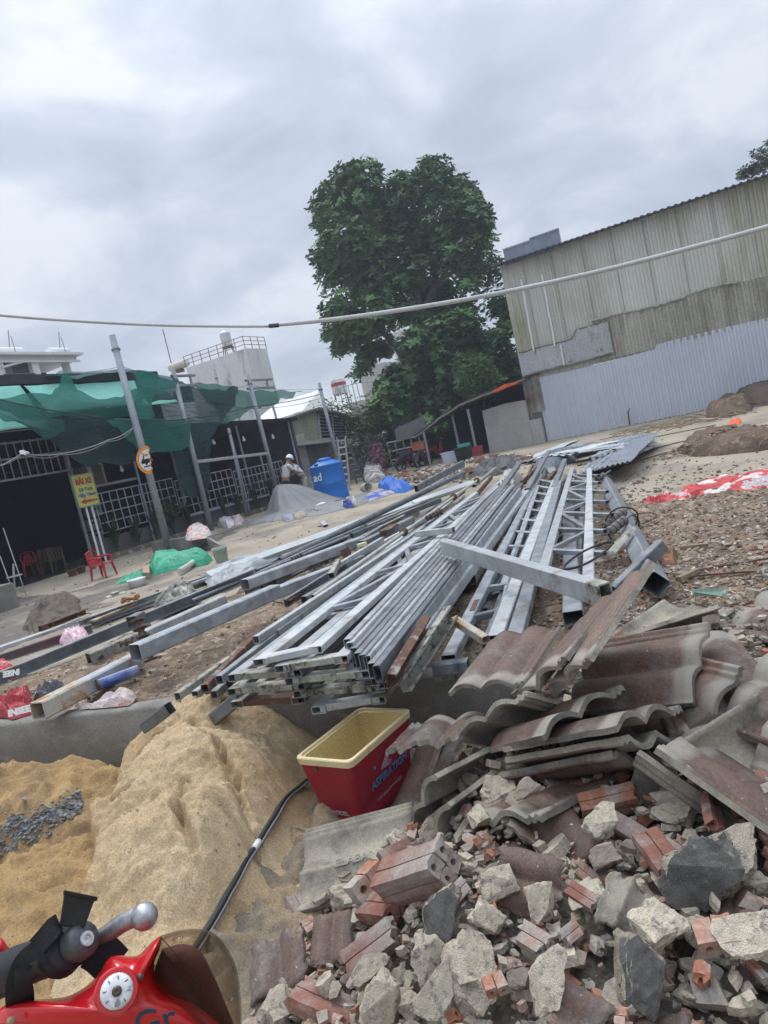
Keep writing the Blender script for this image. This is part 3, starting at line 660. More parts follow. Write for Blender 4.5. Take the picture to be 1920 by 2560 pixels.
net('shade_net', [[(328, 924), (395, 935), (450, 955), (520, 978), (600, 972)], [(345, 970), (410, 975), (470, 985), (530, 1002), (590, 1000)], [(368, 1010), (425, 1020), (485, 1030), (535, 1040), (572, 1030)], [(388, 1048), (435, 1060), (485, 1070), (525, 1075), (552, 1062)], [(402, 1075), (440, 1105), (480, 1112), (510, 1102), (534, 1085)]], net_d, 'large dark blue-green net draped around the second pole', b=14.95)
net('shade_net', [[(332, 920), (365, 926), (400, 934), (452, 952)], [(345, 950), (372, 955), (390, 965), (400, 975)], [(338, 1000), (362, 1000), (372, 1010), (380, 1015)], [(325, 1030), (350, 1045), (370, 1045), (388, 1040)]], net_g, 'narrow bright green fold of net beside the tall left pole', b=14.0)
net('shade_net', [[(440, 1120), (480, 1108), (528, 1098)], [(440, 1160), (482, 1155), (527, 1150)], [(440, 1200), (480, 1205), (526, 1200)], [(446, 1225), (482, 1240), (526, 1238)]], net_d, 'dark net hanging straight down in front of the lattice', b=14.6)
net('shade_net', [[(470, 955), (560, 972), (625, 978), (700, 977), (784, 976)], [(500, 985), (565, 990), (625, 994), (690, 990), (745, 983)], [(535, 1020), (580, 1014), (632, 1010), (680, 1004), (725, 992)], [(556, 1062), (600, 1045), (640, 1022), (675, 1014), (705, 1003)]], net_g, 'bright green net reaching out in a point towards the right', b=15.2)
net('shade_net', [[(110, 945, 15.4), (165, 940, 15.3), (250, 938, 15.3), (330, 932, 15.3)], [(115, 938, 16), (170, 930, 16), (250, 932, 16), (330, 922, 16)]], net_m, 'torn green net lying on the flat restaurant roof', wr=.12)

# ---- poles with cross arms
def pole(name, base, top, r, label, arms=(), cat='pole'):
    t = empty(name, base, label, cat, 'grey steel poles beside the restaurant'); q = V((top[0], top[1], top[2]))
    MB().tube([base, base.lerp(q, .5), q], r, 12, radii=[r*1.08, r, r*.9]).build('shaft', polegrey, t, smooth=True)
    MB().lathe([(r*1.25, 0), (r*1.25, .05)], base.lerp(q, .93), 10).build('clamp', steel_dk, t)
    for f, L_, s in arms:
        c = base.lerp(q, f); m = MB()
        m.boxtube(c - AX*s*.0 - AX*L_*.15, c + AX*L_, .07, .07); m.boxtube(c - AX*L_*.15 + V((0, 0, .28)), c + AX*L_ + V((0, 0, .28)), .07, .07)
        m.boxtube(c + AX*L_*.75, c + AX*L_*.75 + V((0, 0, .28)), .05, .05, up=AX)
        m.build('cross_arm', polegrey, t)
    return t
B1 = G(425, 1380); B2 = G(529, 1327); B3 = W(19.7, 14.6, YZ); 
pole('steel_pole', B1, PY(280, 838, B1.y), .085, 'tall thick grey pole carrying the broken round sign')
pole('steel_pole', B2, PY(432, 923, B2.y), .075, 'grey pole rising through the dark net, second from the left', [(.90, .85, 1)])
b3 = PB(690, 1212, 14.7); b3.z = YZ; pole('steel_pole', b3, PY(619, 938, b3.y), .075, 'grey pole with two crossed arms standing above the grey tarpaulin', [(.9, 1.3, 1)])
b4 = PY(845, 1150, 26.5); b4.z = YZ; pole('steel_pole', b4, PY(797, 957, 26.5), .07, 'thin grey pole by the ladder where the wires meet')
for (ut, vt), (ub, vb), bb, lb in (((571, 1070), (618, 1290), 15.3, 'thin grey pole just before the far lattice, left of the tarpaulin heap'), ((535, 922), (552, 990), 16.6, 'grey pole top poking up behind the bright green net'), ((661, 940), (700, 1050), 16.8, 'short grey pole behind the pole with crossed arms')):
    q = PB(ub, vb, bb); q.z = YZ; pole('steel_pole', q, PY(ut, vt, q.y), .05, lb)
m = MB(); p = PB(490, 1155, 14.4); q = PB(672, 1133, 14.5)
m.boxtube(p, q, .09, .09); m.build('steel_rail', steel_lt, label='horizontal pale steel bar fixed between the second and third poles', cat='rail')

# ---- signs
def board(o, ux, uy, w, h, th): # corner frame board
    ux = ux.normalized(); uy = uy.normalized(); return [o, o+ux*w, o+ux*w+uy*h, o+uy*h]
pc = PB(214, 1225, 15.1); ux = AX.copy(); uz = V((0, 0, 1))
ys = empty('parking_sign', V((pc.x, pc.y, YZ)), 'yellow board with red lettering on two thin white posts before the lattice', 'sign')
Wd, Hd = .60, .78
o = pc - ux*Wd/2 - uz*Hd/2
MB().prism(board(o, ux, uz, Wd, Hd, .03), BX*.05).build('board', yellow, ys)
for q, x, y, ww, hh in ((0, -.03, -.03, Wd+.06, .03), (0, -.03, Hd, Wd+.06, .03), (0, -.03, 0, .03, Hd), (0, Wd, 0, .03, Hd)):
    MB().prism(board(o+ux*x+uz*y-BX*.01, ux, uz, ww, hh, .0), BX*.07).build('frame', mat('green_frame', (.25, .36, .22), (.2, .3, .18)), ys)
tf = pc - BX*.012
text('BÃI XE', 'lettering', .205, tf + uz*.22, ux, uz, redpaint, ys, sx=.82, bold=.008)
text('Dê Tươi', 'lettering', .12, tf + uz*.02, ux, uz, bluepaint, ys, bold=.003)
text('Hiệp Thành', 'lettering', .12, tf - uz*.12, ux, uz, bluepaint, ys, sx=.92, bold=.003)
ar = tf - uz*.28
MB().prism([ar+(ux*x+uz*z)*.7 for x, z in ((-.34, 0), (-.12, .10), (-.12, .045), (.14, .045), (.14, -.045), (-.12, -.045), (-.12, -.10))], -BX*.003).build('arrow', redpaint, ys)
for x in (.17, .25, .33): MB().prism([ar+(ux*(x+dx)+uz*dz)*.7 for dx, dz in ((0, -.045), (.045, -.045), (.045, .045), (0, .045))], -BX*.003).build('arrow_dash', redpaint, ys)
for dx in (-.05, .06):
    q = pc + ux*dx*1.6; MB().tube([V((q.x, q.y, YZ))+BX*.06, V((q.x, q.y, pc.z-Hd/2+.1))+BX*.06], .028, 8).build('post', whitepaint, ys)
MB().prism(board(pc + ux*.31 - uz*.45 + BX*.1, ux, uz, .11, 1.05, .03), BX*.04).build('side_board', mat('grey_green_board', (.22, .27, .25), (.18, .22, .2)), ys)

# broken no-parking roundel on the tall pole: the left half is left
sc = PY(372, 1150, B1.y-.25); ss = empty('round_sign', sc, 'broken round orange and white traffic sign with a car mark, half its disc missing', 'sign')
sx_ = (R0*.95 + V((0, -.30, 0))).normalized(); su = V((0, 0, 1)); sn = sx_.cross(su)
def disc(r0, r1, a0, a1, n, cut): # ring sector, right edge broken
    P = []
    for k in range(n+1):
        a = a0+(a1-a0)*k/n; P.append((math.cos(a)*r1, math.sin(a)*r1))
    for x, z in cut: P.append((x, z))
    return P
def sp(x, z, d=0): return sc + sx_*x + su*z - sn*d*(-1)
def plate(P, d, th, mt, nm): MB().prism([sp(x, z, d) for x, z in P], -sn*th*-1).build(nm, mt, ss)
Rr = .33
arc = [(math.cos(math.radians(a))*Rr, math.sin(math.radians(a))*Rr) for a in range(78, 268, 10)]
jag = [(-.02, -Rr), (.02, -.25), (.05, -.20), (.0, -.14), (.06, -.07), (.03, 0), (.08, .07), (.05, .15), (.10, .24), (.06, .32)]
plate(arc + jag, 0, .012, orangepaint, 'disc')
arc2 = [(math.cos(math.radians(a))*Rr*.76, math.sin(math.radians(a))*Rr*.76) for a in range(74, 264, 10)]
plate(arc2 + [(0, -.22), (.04, -.18), (-.01, -.13), (.05, -.07), (.02, 0), (.07, .07), (.04, .15), (.07, .22)], .014, .003, white_pl, 'white_field')
for P in ([(-.20, -.02), (-.16, .05), (-.14, .05), (-.10, .14), (.02, .14), (.02, .11), (-.08, .11), (-.11, .04), (.03, .04), (.03, -.06), (-.03, -.06), (-.05, -.10), (-.09, -.10), (-.10, -.06), (-.19, -.06)],
          [(-.15, -.15), (.0, -.15), (.0, -.12), (-.15, -.12)]):
    plate([(x*1.02+.0, z) for x, z in P], .018, .002, blackpaint, 'car_mark')
MB().prism([sp(x, z, .019) for x, z in ((-.16, .20), (-.13, .22), (-.02, .11), (-.05, .09))], sn*.002).build('red_bar', orangepaint, ss)
MB().box(sc - sn*.0 + V((.0, .12, 0)), (.05, .24, .06)).build('bracket', steel_dk, ss)

# ---- wires
def wire(name, P, r, mt, label, sag=.0, n=14, group='wires slung between the poles'):
    pts = []
    for i in range(len(P)-1):
        for k in range(n): t = k/n; pts.append(P[i].lerp(P[i+1], t) - V((0, 0, sag*4*t*(1-t))))
    pts.append(P[-1]); MB().tube(pts, r, 5).build(name, mt, label=label, cat='wire', group=group, smooth=True)
wire('cable', [PB(-60, 985, 14.4), PB(240, 1042, 14.0), PB(350, 1048, 13.6), PB(480, 1045, 13.9), PB(620, 1018, 14.2), PY(800, 986, 26.5)], .014, cable_blk, 'thick black cable running from the left edge over the nets', .05)
wire('cable', [PB(355, 1068, 13.4), PB(480, 1053, 13.9), PB(620, 1020, 14.3), PY(800, 996, 26.5)], .008, cable_blk, 'thin dark cable looping below the thick black one', .12)
wire('cable', [PY(803, 990, 26.5), PY(885, 1038, 29), PY(960, 1062, 33)], .016, cable_blk, 'black cable sloping down from the thin pole into the tree', .1)
wire('cable', [PB(-30, 1172, 14.4), PB(55, 1132, 14.3), PB(150, 1134, 14.2), PB(270, 1100, 13.6), PB(334, 1068, 12.9)], .010, cable_wht, 'pale knotted wire tied to the tall pole under the nets', .05)
wire('cable', [PB(-30, 1166, 14.45), PB(55, 1134, 14.35), PB(150, 1137, 14.25), PB(270, 1103, 13.65), PB(334, 1070, 12.95)], .006, cable_wht, 'thinner pale wire wound along the knotted one', .09)
crumple([PB(48, 1128, 14.2), PB(60, 1126, 14.2), PB(75, 1133, 14.2), PB(62, 1138, 14.0), PB(50, 1135, 14.0)], .04, rings=4).build('plastic_rag', plastic_w, label='scrap of white plastic caught on the pale knotted wire', cat='rag')
wire('cable', [PB(250, 925, 15.5), PB(302, 915, 13.2), PB(425, 950, 14.4)], .006, cable_blk, 'thin dark wire passing the top of the tall left pole', .02)
wire('cable', [PY(440, 990, 20.9), PY(620, 962, b3.y), PY(797, 972, 26.5)], .006, cable_blk, 'thin dark wire linking the pole tops', .1)

# ---- the white conduit that crosses the whole view, with its dark coupling
pts = []
for u, v, Y in ((-80, 781, 6.0), (150, 800, 6.3), (400, 813, 6.7), (640, 816, 7.0), (700, 812, 7.05), (900, 790, 7.0), (1200, 742, 6.8), (1500, 678, 6.5), (1800, 600, 6.2), (2050, 530, 5.9)): pts.append(PY(u, v, Y))
cp = catmull(pts, 6)
rad = [(.0125 + .0085*min(1, max(0, (k/len(cp)-.38)/.12))) for k in range(len(cp))]
cn = empty('overhead_conduit', cp[0], 'white plastic conduit slung across the whole sky with one dark coupling', 'conduit')
MB().tube(cp, .014, 10, radii=rad).build('pipe', mat('white_conduit', (.50, .51, .50), (.44, .45, .44), scale=3, rough=.4, bump=0), cn, smooth=True)
a_, b__ = PY(672, 815, 7.02), PY(697, 813, 7.04)
MB().tube([a_, b__], .021, 10).build('coupling', mat('dark_coupling', (.08, .085, .09), rough=.6, bump=0), cn, smooth=True)
# ------------------------------------------------------------------ houses behind
def house(name, K, uL, vL, uR, vR, zb, label, mt, roofmt=None):
    """block with its near top corner at K, left face running along B, right face along A"""
    kA, kB = K.dot(AX), K.dot(BX); P = PA(uL, vL, kA); Q = PB(uR, vR, kB); bL = P.dot(BX); aR = Q.dot(AX)
    t = empty(name, W(kA, kB, zb), label, 'building'); h = K.z
    C = [W(kA, kB), W(kA, bL), W(aR, bL), W(aR, kB)]
    MB().prism([c + V((0, 0, zb)) for c in C], V((0, 0, h-zb))).build('wall', mt, t)
    return t, kA, kB, bL, aR, h
# tall whitewashed tower with railings and a steel tank
K = PY(613, 871, 45)
t, kA, kB, bL, aR, h = house('tower_house', K, 462, 907, 667, 874, YZ, 'tall blank whitewashed house with a roof railing and a steel water tank on top', whitewash)
m = MB(); rs_ = [W(kA, bL), W(kA, kB), W(aR, kB)]
for z in (.25, .5, .75):
    m.tube([p + V((0, 0, h+z)) for p in rs_], .022, 4)
for i in range(8): m.tube([W(kA, bL+(kB-bL)*i/7, h), W(kA, bL+(kB-bL)*i/7, h+.78)], .025, 4)
for i in range(1, 4): m.tube([W(kA+(aR-kA)*i/3, kB, h), W(kA+(aR-kA)*i/3, kB, h+.78)], .025, 4)
m.build('railing', mat('rusty_railing', (.26, .17, .14), (.2, .15, .13), scale=3), t)
m = MB(); m.add([W(kA-.9, bL+.2, h-1.0), W(kA+1.5, bL+.2, h-1.0), W(kA+1.5, bL+1.3, h-2.0), W(kA-.9, bL+1.3, h-2.0)], [(0, 1, 2, 3)])
m.build('canopy', greyroof, t, thick=.06)
c = W(kA+.8, bL+(kB-bL)*.62, h); wt = empty('steel_water_tank', c, 'shiny steel drum water tank on a stand on the whitewashed tower roof', 'water tank')
z0 = .60
MB().lathe([(.001, z0), (.33, z0), (.34, z0+.06)] + [(.34+.012*(k % 2), z0+.10+k*.055) for k in range(14)] + [(.31, z0+.92), (.12, z0+1.02), (.07, z0+1.05), (.001, z0+1.05)], c, 20).build('drum', alu, wt, smooth=True)
m = MB()
for x, y in ((-.5, -.5), (.5, -.5), (.5, .5), (-.5, .5)): m.tube([c + V((x*.7, y*.7, 0)), c + V((x*.5, y*.5, z0))], .03, 5)
m.box(c + V((0, 0, z0-.03)), (.7, .7, .05)); m.build('stand', rusty, wt)
c = W(kA+.6, bL+1.1, h); sb = empty('solar_water_heater', c, 'lying pale cylinder heater at the left end of the tower roof', 'water heater')
MB().lathe([(.001, -.8), (.25, -.78), (.28, -.6), (.28, .6), (.25, .78), (.001, .8)], c + V((0, 0, .45)), 12, axis=BX).build('drum', mat('cream_drum', (.6, .58, .5), (.5, .48, .4)), sb, smooth=True)
MB().box(c + V((0, 0, .1)), (.5, .5, .2)).build('stand', rusty, sb)
MB().tube([W(kA+.5, bL+1.6, h), W(kA+.5, bL+1.6, h+3.0)], .03, 4).build('roof_antenna', rusty, label='thin rusty antenna rod at the left end of the tower roof', cat='antenna')

# cream villa at the left edge
vb = 30.0
P0 = PB(-70, 884, vb); P1 = PB(188, 884, vb); zT = P1.z; aL, aR_ = P0.dot(AX), P1.dot(AX)
t = empty('white_villa', W(aL, vb, YZ), 'white villa with moulded cornice and deep dark roof-terrace openings behind the nets', 'building')
def fb(mb, u0, u1, v0, v1, d0=0, d1=.3):
    p = PB(u0, v0, vb); q = PB(u1, v1, vb); return bx(mb, p.dot(AX), q.dot(AX), vb+d0, vb+d1, q.z, p.z)
bx(MB(), aL, aR_, vb, vb+8, YZ, PB(100, 965, vb).z).build('wall', whitepaint, t)
bx(MB(), aL, aR_, vb, vb+8, PB(100, 903, vb).z, zT-.05).build('wall', whitepaint, t)
bx(MB(), aL-.2, aR_+.25, vb-.3, vb+8.2, zT-.12, zT).build('cornice', whitepaint, t)
bx(MB(), aL-.1, aR_+.1, vb-.12, vb, zT-.45, zT-.35).build('cornice', whitepaint, t)
for (u0, u1) in ((-70, 24), (75, 112), (171, 189)):
    m = MB(); fb(m, u0, u1, 898, 970, -.02, .6); m.build('pillar', whitepaint, t)
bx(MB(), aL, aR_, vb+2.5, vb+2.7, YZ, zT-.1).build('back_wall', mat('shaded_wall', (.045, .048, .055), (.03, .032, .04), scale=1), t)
m = MB()
for k in range(14):
    p = PB(30+k*3.2, 903 - 0 + (14-k)*.9, vb+.3); q = PB(34+k*3.2, 938, vb+.3); m.tube([p, V((p.x, p.y, q.z-1.2))], .03, 4)
m.build('window_grille', mat('grille_paint', (.08, .09, .10), (.06, .07, .08)), t)
m = MB(); p = PB(5, 918, vb-.1); q = PB(62, 903, vb-.1); m.add([p, q, q + BX*2.2 + V((0, 0, .35)), p + BX*2.2 + V((0, 0, .35))], [(0, 1, 2, 3)]); m.build('canopy', whitepaint, t, thick=.1)
m = MB(); a0 = PB(10, 936, vb-.3); a1 = PB(88, 934, vb-.3)
for z in (0, -.35): m.tube([a0 + V((0, 0, z)), a1 + V((0, 0, z))], .035, 4)
for k in range(14): m.tube([a0.lerp(a1, k/13), a0.lerp(a1, k/13) - V((0, 0, .6))], .022, 4)
m.build('balcony_railing', mat('balcony_paint', (.10, .10, .11), (.08, .08, .09)), t)
bx(MB(), aR_-.1, aR_+1.5, vb+1, vb+6, YZ, zT-2.2).build('wing', whitepaint, t)
for u, s, lb in ((20, 1.5, 'left'), (146, 1.2, 'right')):
    c = PB(u, 882, vb+2); c.z = zT; g_ = empty('solar_water_heater', c, 'white cylinder water heater on the villa roof, the %s one' % lb, 'water heater')
    MB().lathe([(.001, -s/2), (.3, -s/2), (.33, -s/2+.1), (.33, s/2-.1), (.3, s/2), (.001, s/2)], c + V((0, 0, .5)), 12, axis=AX).build('drum', whitepaint, g_, smooth=True)
    m = MB(); m.box(c + V((0, 0, .12)), (.4, .4, .24)); m.tube([c, c + V((.3, 0, 1.6))], .025, 4); m.tube([c + V((.4, 0, 0)), c + V((.35, 0, 1.3))], .02, 4); m.build('stand', polegrey, g_)

# grey-walled houses between pole and tree
gw = mat('weathered_plaster', (.50, .49, .47), (.40, .395, .375), scale=.6, rough=.95, bump=.1, bscale=8, c3=(.20, .20, .18), sscale=.8, st=.58, sw=.08)
K = PY(905, 1000, 52)
t, kA, kB, bL, aR, h = house('plaster_house', K, 852, 1022, 975, 985, YZ, 'low weathered plaster building with a pipe frame on its roof, right of the thin pole', gw)
m = MB(); q = [W(kA+.3, bL-.1), W(kA+.3, kB+.3), W(aR, kB+.3)]
for z in (0, 1.3): m.tube([p + V((0, 0, h+z)) for p in q], .03, 4)
for k in range(5): p = q[0].lerp(q[1], k/4); m.tube([p + V((0, 0, h)), p + V((0, 0, h+1.3 + .3*(k % 2)))], .03, 4)
m.build('pipe_frame', polegrey, t)
c = W(kA+1.5, bL+.6, h); wt = empty('red_banded_water_tank', c, 'small pale water tank with a red band, left of the roof pipe frame', 'water tank')
MB().lathe([(.001, .9), (.55, .9), (.57, 1.0), (.57, 2.0), (.5, 2.1), (.001, 2.15)], c, 16).build('drum', whitewash, wt, smooth=True)
MB().lathe([(.58, 1.55), (.58, 1.8)], c, 16).build('band', redpaint, wt, smooth=True)
m = MB()
for x, y in ((-.5, -.5), (.5, -.5), (.5, .5), (-.5, .5)): m.tube([c + V((x, y, 0)), c + V((x*.9, y*.9, .92))], .04, 4)
m.build('stand', rusty, wt)
K = PY(960, 905, 60)
t, *_ = house('plaster_house', K, 897, 932, 1075, 880, YZ, 'taller bare plaster building just behind the left edge of the big tree', gw)
K = PY(1030, 818, 70)
t, *_ = house('cream_house', K, 978, 836, 1100, 800, YZ, 'tall cream house seen through gaps in the big tree', mat('cream_wall', (.55, .52, .46), (.5, .47, .42), scale=.5, bump=0))
K = PY(1150, 900, 55)
t, *_ = house('mint_house', K, 1010, 930, 1290, 880, YZ, 'mint green house almost hidden by the big tree', mat('mint_wall', (.30, .58, .50), (.26, .52, .44), scale=.5, bump=0))
K = PY(1236, 890, 42)
t, *_ = house('brick_house', K, 1215, 896, 1300, 886, YZ, 'bare red brick wall glimpsed left of the warehouse', mat('far_brick', (.30, .16, .12), (.24, .13, .10), scale=3, bump=0))

# big white roof behind the restaurant's right end
p = [PY(655, 1052, 33), PY(800, 985, 33), PY(905, 1000, 44), PY(760, 1040, 44)]
q0, q1 = PY(640, 1062, 31), PY(806, 978, 36)
wr_ = empty('white_roofed_hall', V((q0.x, q0.y, YZ)), 'long low hall with a plain white sheet roof beyond the restaurant', 'building')
A0 = PY(612, 1075, 30); A1 = PY(740, 1047, 30); A2 = PY(880, 1030, 46); A3 = PY(800, 975, 46); A4 = PY(690, 1010, 38)
MB().add([A0, A1, A2, A3, A4], [(0, 1, 2, 3, 4)]).build('roof', whitepaint, wr_, thick=.06)
MB().prism([V((P_.x, P_.y, YZ)) for P_ in (A0, A1, A2, A3)], V((0, 0, 2.5))).build('wall', gw, wr_)

# small house: yellowed corrugated gable, louvred flank, lower lean-to
cy = mat('yellowed_sheet', (.30, .31, .22), (.18, .19, .15), scale=.9, rough=.7, bump=.05, bscale=10, stretch=(1, 1, .2), detail=2)
hb = 17.2
g = [PB(706, 1053, hb), PB(790, 1028, hb), PB(800, 1107, hb), PB(715, 1115, hb)]
ch = empty('corrugated_house', V((g[3].x, g[3].y, YZ)), 'small house with yellowed corrugated gable and dark louvred flank', 'building')
aL, aR = g[0].dot(AX), g[1].dot(AX)
mb = MB(); n = 26; lo = []; hi = []
for i in range(n*2+1):
    a = aL + (aR-aL)*i/(2*n); lo.append(W(a, hb-(.035 if i % 2 else 0), g[3].z)); hi.append(W(a, hb-(.035 if i % 2 else 0), g[0].z+(g[1].z-g[0].z)*i/(2*n)))
mb.grid([lo, hi]).build('gable', cy, ch)
r0 = [PB(680, 1062, hb-.3), PB(800, 1020, hb-.3), PB(905, 1048, hb-.3)]
mb = MB().grid([r0, [p + BX*5 + V((0, 0, .1)) for p in r0]]); mb.build('roof', mat('mossy_roof', (.13, .13, .12), (.08, .08, .075), scale=1, c3=(.28, .3, .18), sscale=2), ch, thick=.10)
m = MB(); f0 = PB(792, 1035, hb+.05); f1 = PB(890, 1052, hb+.05); f2 = PB(893, 1095, hb+.05); f3 = PB(800, 1107, hb+.05)
for k in range(9):
    t_ = k/8; m.tube([f0.lerp(f3, t_)-BX*.1, f1.lerp(f2, t_)-BX*.1], .022, 4)
for k in range(4): t_ = k/3; m.tube([f0.lerp(f1, t_)-BX*.08, f3.lerp(f2, t_)-BX*.08], .03, 4)
m.build('louvre', polegrey, ch)
MB().add([f0, f1, f2, f3], [(0, 1, 2, 3)]).build('flank', darkgap, ch)
l = [PB(712, 1118, hb-.6), PB(848, 1103, hb-.6)]
MB().grid([l, [p + BX*.6 + V((0, 0, .25)) for p in l]]).build('canopy', mat('old_tin', (.24, .25, .24), (.15, .155, .15), scale=2), ch, thick=.05)
q = [PB(714, 1120, hb), PB(842, 1105, hb)]
MB().add([q[0], q[1], V((q[1].x, q[1].y, YZ)), V((q[0].x, q[0].y, YZ))], [(0, 1, 2, 3)]).build('wall', mat('grimy_grey_wall', (.17, .175, .165), (.11, .115, .11), scale=.8), ch, thick=.15)
q = [PB(842, 1160, hb-.2), PB(908, 1138, hb-.2)]
MB().add([q[0], q[1], V((q[1].x, q[1].y, YZ)), V((q[0].x, q[0].y, YZ))], [(0, 1, 2, 3)]).build('gate_panel', mat('blue_grey_panel', (.18, .22, .25), (.13, .16, .18), scale=.8), ch, thick=.06)
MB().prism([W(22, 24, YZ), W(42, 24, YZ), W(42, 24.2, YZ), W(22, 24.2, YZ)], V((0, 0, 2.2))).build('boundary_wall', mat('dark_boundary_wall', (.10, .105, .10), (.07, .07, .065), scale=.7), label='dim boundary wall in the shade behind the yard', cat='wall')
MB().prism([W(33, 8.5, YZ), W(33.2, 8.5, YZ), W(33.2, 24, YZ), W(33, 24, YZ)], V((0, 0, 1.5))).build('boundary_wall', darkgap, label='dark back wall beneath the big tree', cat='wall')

# ------------------------------------------------------------------ trees
def v_low(c): return c.z < 6.5
def tree(name, base, blobs, limbs, nros, lsize, label, lm, seed, trunk_r=.35, depth=1.0, rosette=7):
    rr = random.Random(seed); t = empty(name, base, label, 'tree'); mb = MB(); tot = sum(r*r for _, r in blobs)
    for c, r in blobs:
        for _ in range(int(nros*r*r/tot*(1.5 if v_low(c) else 1))):
            d = V((rr.gauss(0, 1), rr.gauss(0, 1), rr.gauss(0, 1))).normalized()
            rad = r*(rr.random()**.45)*(1+.42*nz(d*1.7+c*.7, 1.5)); q = c + V((d.x*rad, d.y*rad*depth, d.z*rad*.85))
            if nz(q, .75) < -.30: continue
            ax = (d*.5 + V((rr.gauss(0, .25), rr.gauss(0, .25), .75))).normalized(); x = ax.orthogonal().normalized(); y = ax.cross(x); a0 = rr.random()*6.28; k = rosette + rr.randint(-2, 1)
            for i in range(k):
                a = a0 + i*6.28/k + rr.uniform(-.2, .2); o = x*math.cos(a)+y*math.sin(a); el = rr.uniform(.05, .75); dr = (o*math.cos(el) + ax*math.sin(el)).normalized(); s = dr.cross(ax).normalized()
                L_ = lsize*rr.uniform(.65, 1.3); w_ = L_*.24; p0 = q; p1 = q + dr*L_*.62; p2 = q + dr*L_ - ax*L_*.12
                mb.add([p0, p1 - s*w_, p2, p1 + s*w_], [(0, 1, 2, 3)])
    mb.build('crown', lm, t, fix=False)
    m = MB()
    for P in limbs:
        pts = catmull(P[:-1], 4); m.tube(pts, .1, 8, radii=[P[-1]*(1-.75*k/(len(pts)-1)) for k in range(len(pts))])
    m.build('trunk', bark, t, smooth=True)
    return t
TY = 38.0
def bl(L_, Y0, sc=FPX): 
    out = []
    for u, v, r in L_:
        Y = Y0 + random.uniform(-2.0, 2.0); out.append((PY(u, v, Y), r*Y/FPX))
    return out
random.seed(11)
crown = bl([(880, 450, 45), (922, 432, 34), (835, 490, 52), (900, 510, 75), (815, 545, 42), (980, 520, 75), (1010, 470, 45), (1085, 460, 62), (1070, 425, 34), (1150, 495, 58), (1185, 545, 50), (1120, 560, 70),
            (1200, 590, 40), (1050, 600, 80), (960, 610, 80), (870, 600, 75), (815, 650, 40), (860, 680, 70), (950, 700, 85), (1040, 680, 70), (1140, 650, 55), (1205, 665, 48), (1250, 690, 38), (1170, 715, 38),
            (850, 770, 50), (880, 830, 45), (930, 790, 65), (830, 835, 26), (855, 870, 28), (920, 880, 38), (905, 925, 22), (880, 930, 16), (1000, 770, 50), (1245, 760, 42), (1270, 810, 30), (1170, 770, 30),
            (960, 868, 30), (1100, 740, 60), (1040, 780, 45), (1120, 790, 40), (1060, 830, 40)], TY, )
low = bl([(1090, 850, 62), (1150, 815, 48), (1040, 870, 48), (1200, 870, 58), (1250, 900, 50), (1280, 945, 38), (1130, 920, 78), (1050, 950, 75), (990, 960, 50), (1200, 950, 55), (970, 1010, 55), (1040, 1030, 65),
          (1120, 1000, 60), (1150, 960, 50), (1210, 985, 40), (1090, 1050, 45), (940, 1050, 40), (1000, 1090, 40), (905, 1085, 28), (1250, 840, 28), (925, 1110, 30)], 35.5)
tb = G(1055, 1135); tb = PY(1060, 1100, 38); tb.z = YZ
T0 = tb + V((0, 0, 3.5)); 
tree('big_almond_tree', tb, crown + low, [[tb, T0, PY(1050, 800, 38), PY(1020, 650, 38), PY(980, 500, 38), .42], [T0, PY(1000, 880, 38), PY(930, 800, 38), PY(860, 690, 38), .26],
      [PY(1050, 800, 38), PY(1100, 680, 38), PY(1130, 560, 38), PY(1100, 450, 38), .24], [PY(1052, 850, 38), PY(1130, 790, 38), PY(1220, 720, 38), .2], [T0, PY(1120, 980, 37), PY(1220, 900, 37), .2], [T0, PY(980, 1020, 37), PY(940, 1050, 37), .16]],
      12500, .34, 'huge dark broad-leaved tree towering over the yard left of the warehouse', leaf, 21, depth=1.15)
c = PY(1195, 945, 32); c2 = PY(1180, 985, 32)
shrub('young_tree', c, .95, 2600, leaf2, 'bright green feathery young tree above the lean-to roof', 'tree', 31, .085, sq=(1, 1, 1.3))
rtb = PY(1990, 900, 36); rtb.z = YZ
random.seed(5)
tree('distant_tree', rtb, bl([(1905, 400, 34), (1860, 437, 20), (1930, 360, 26), (1960, 420, 60), (1885, 425, 22), (1935, 440, 30), (2010, 380, 60)], 36), [[rtb, rtb + V((0, 0, 8)), PY(1960, 430, 36), .25]], 900, .20, 'leafy branches of another tree showing above the warehouse roof at the right edge', leafdk, 9, rosette=6)
for i, (u, v, Y, r, lb, n) in enumerate(((840, 1040, 34, 1.5, 'loose pale green bush on the roof behind the corrugated house', 900), (900, 1055, 34, 1.2, 'green bush between the corrugated house and the big tree', 700), (885, 1125, 30, 1.0, 'dark bush overhanging the ladder', 700), (945, 1150, 31, .8, 'bush below the small blue signboard', 500))):
    shrub('bush', PY(u, v, Y), r, n, leaf2 if i < 2 else leafdk, lb, 'bush', 40+i, .085, sq=(1.2, 1, .7))
shrub('flowering_bush', PY(942, 1140, 29.5), .7, 500, mat('pink_bougainvillea', (.16, .10, .10), (.30, .07, .16), scale=3, bump=0), 'thin bush with pinkish flowers beside the dark gate', 'bush', 51, .07, sq=(.6, 1, 1.3))

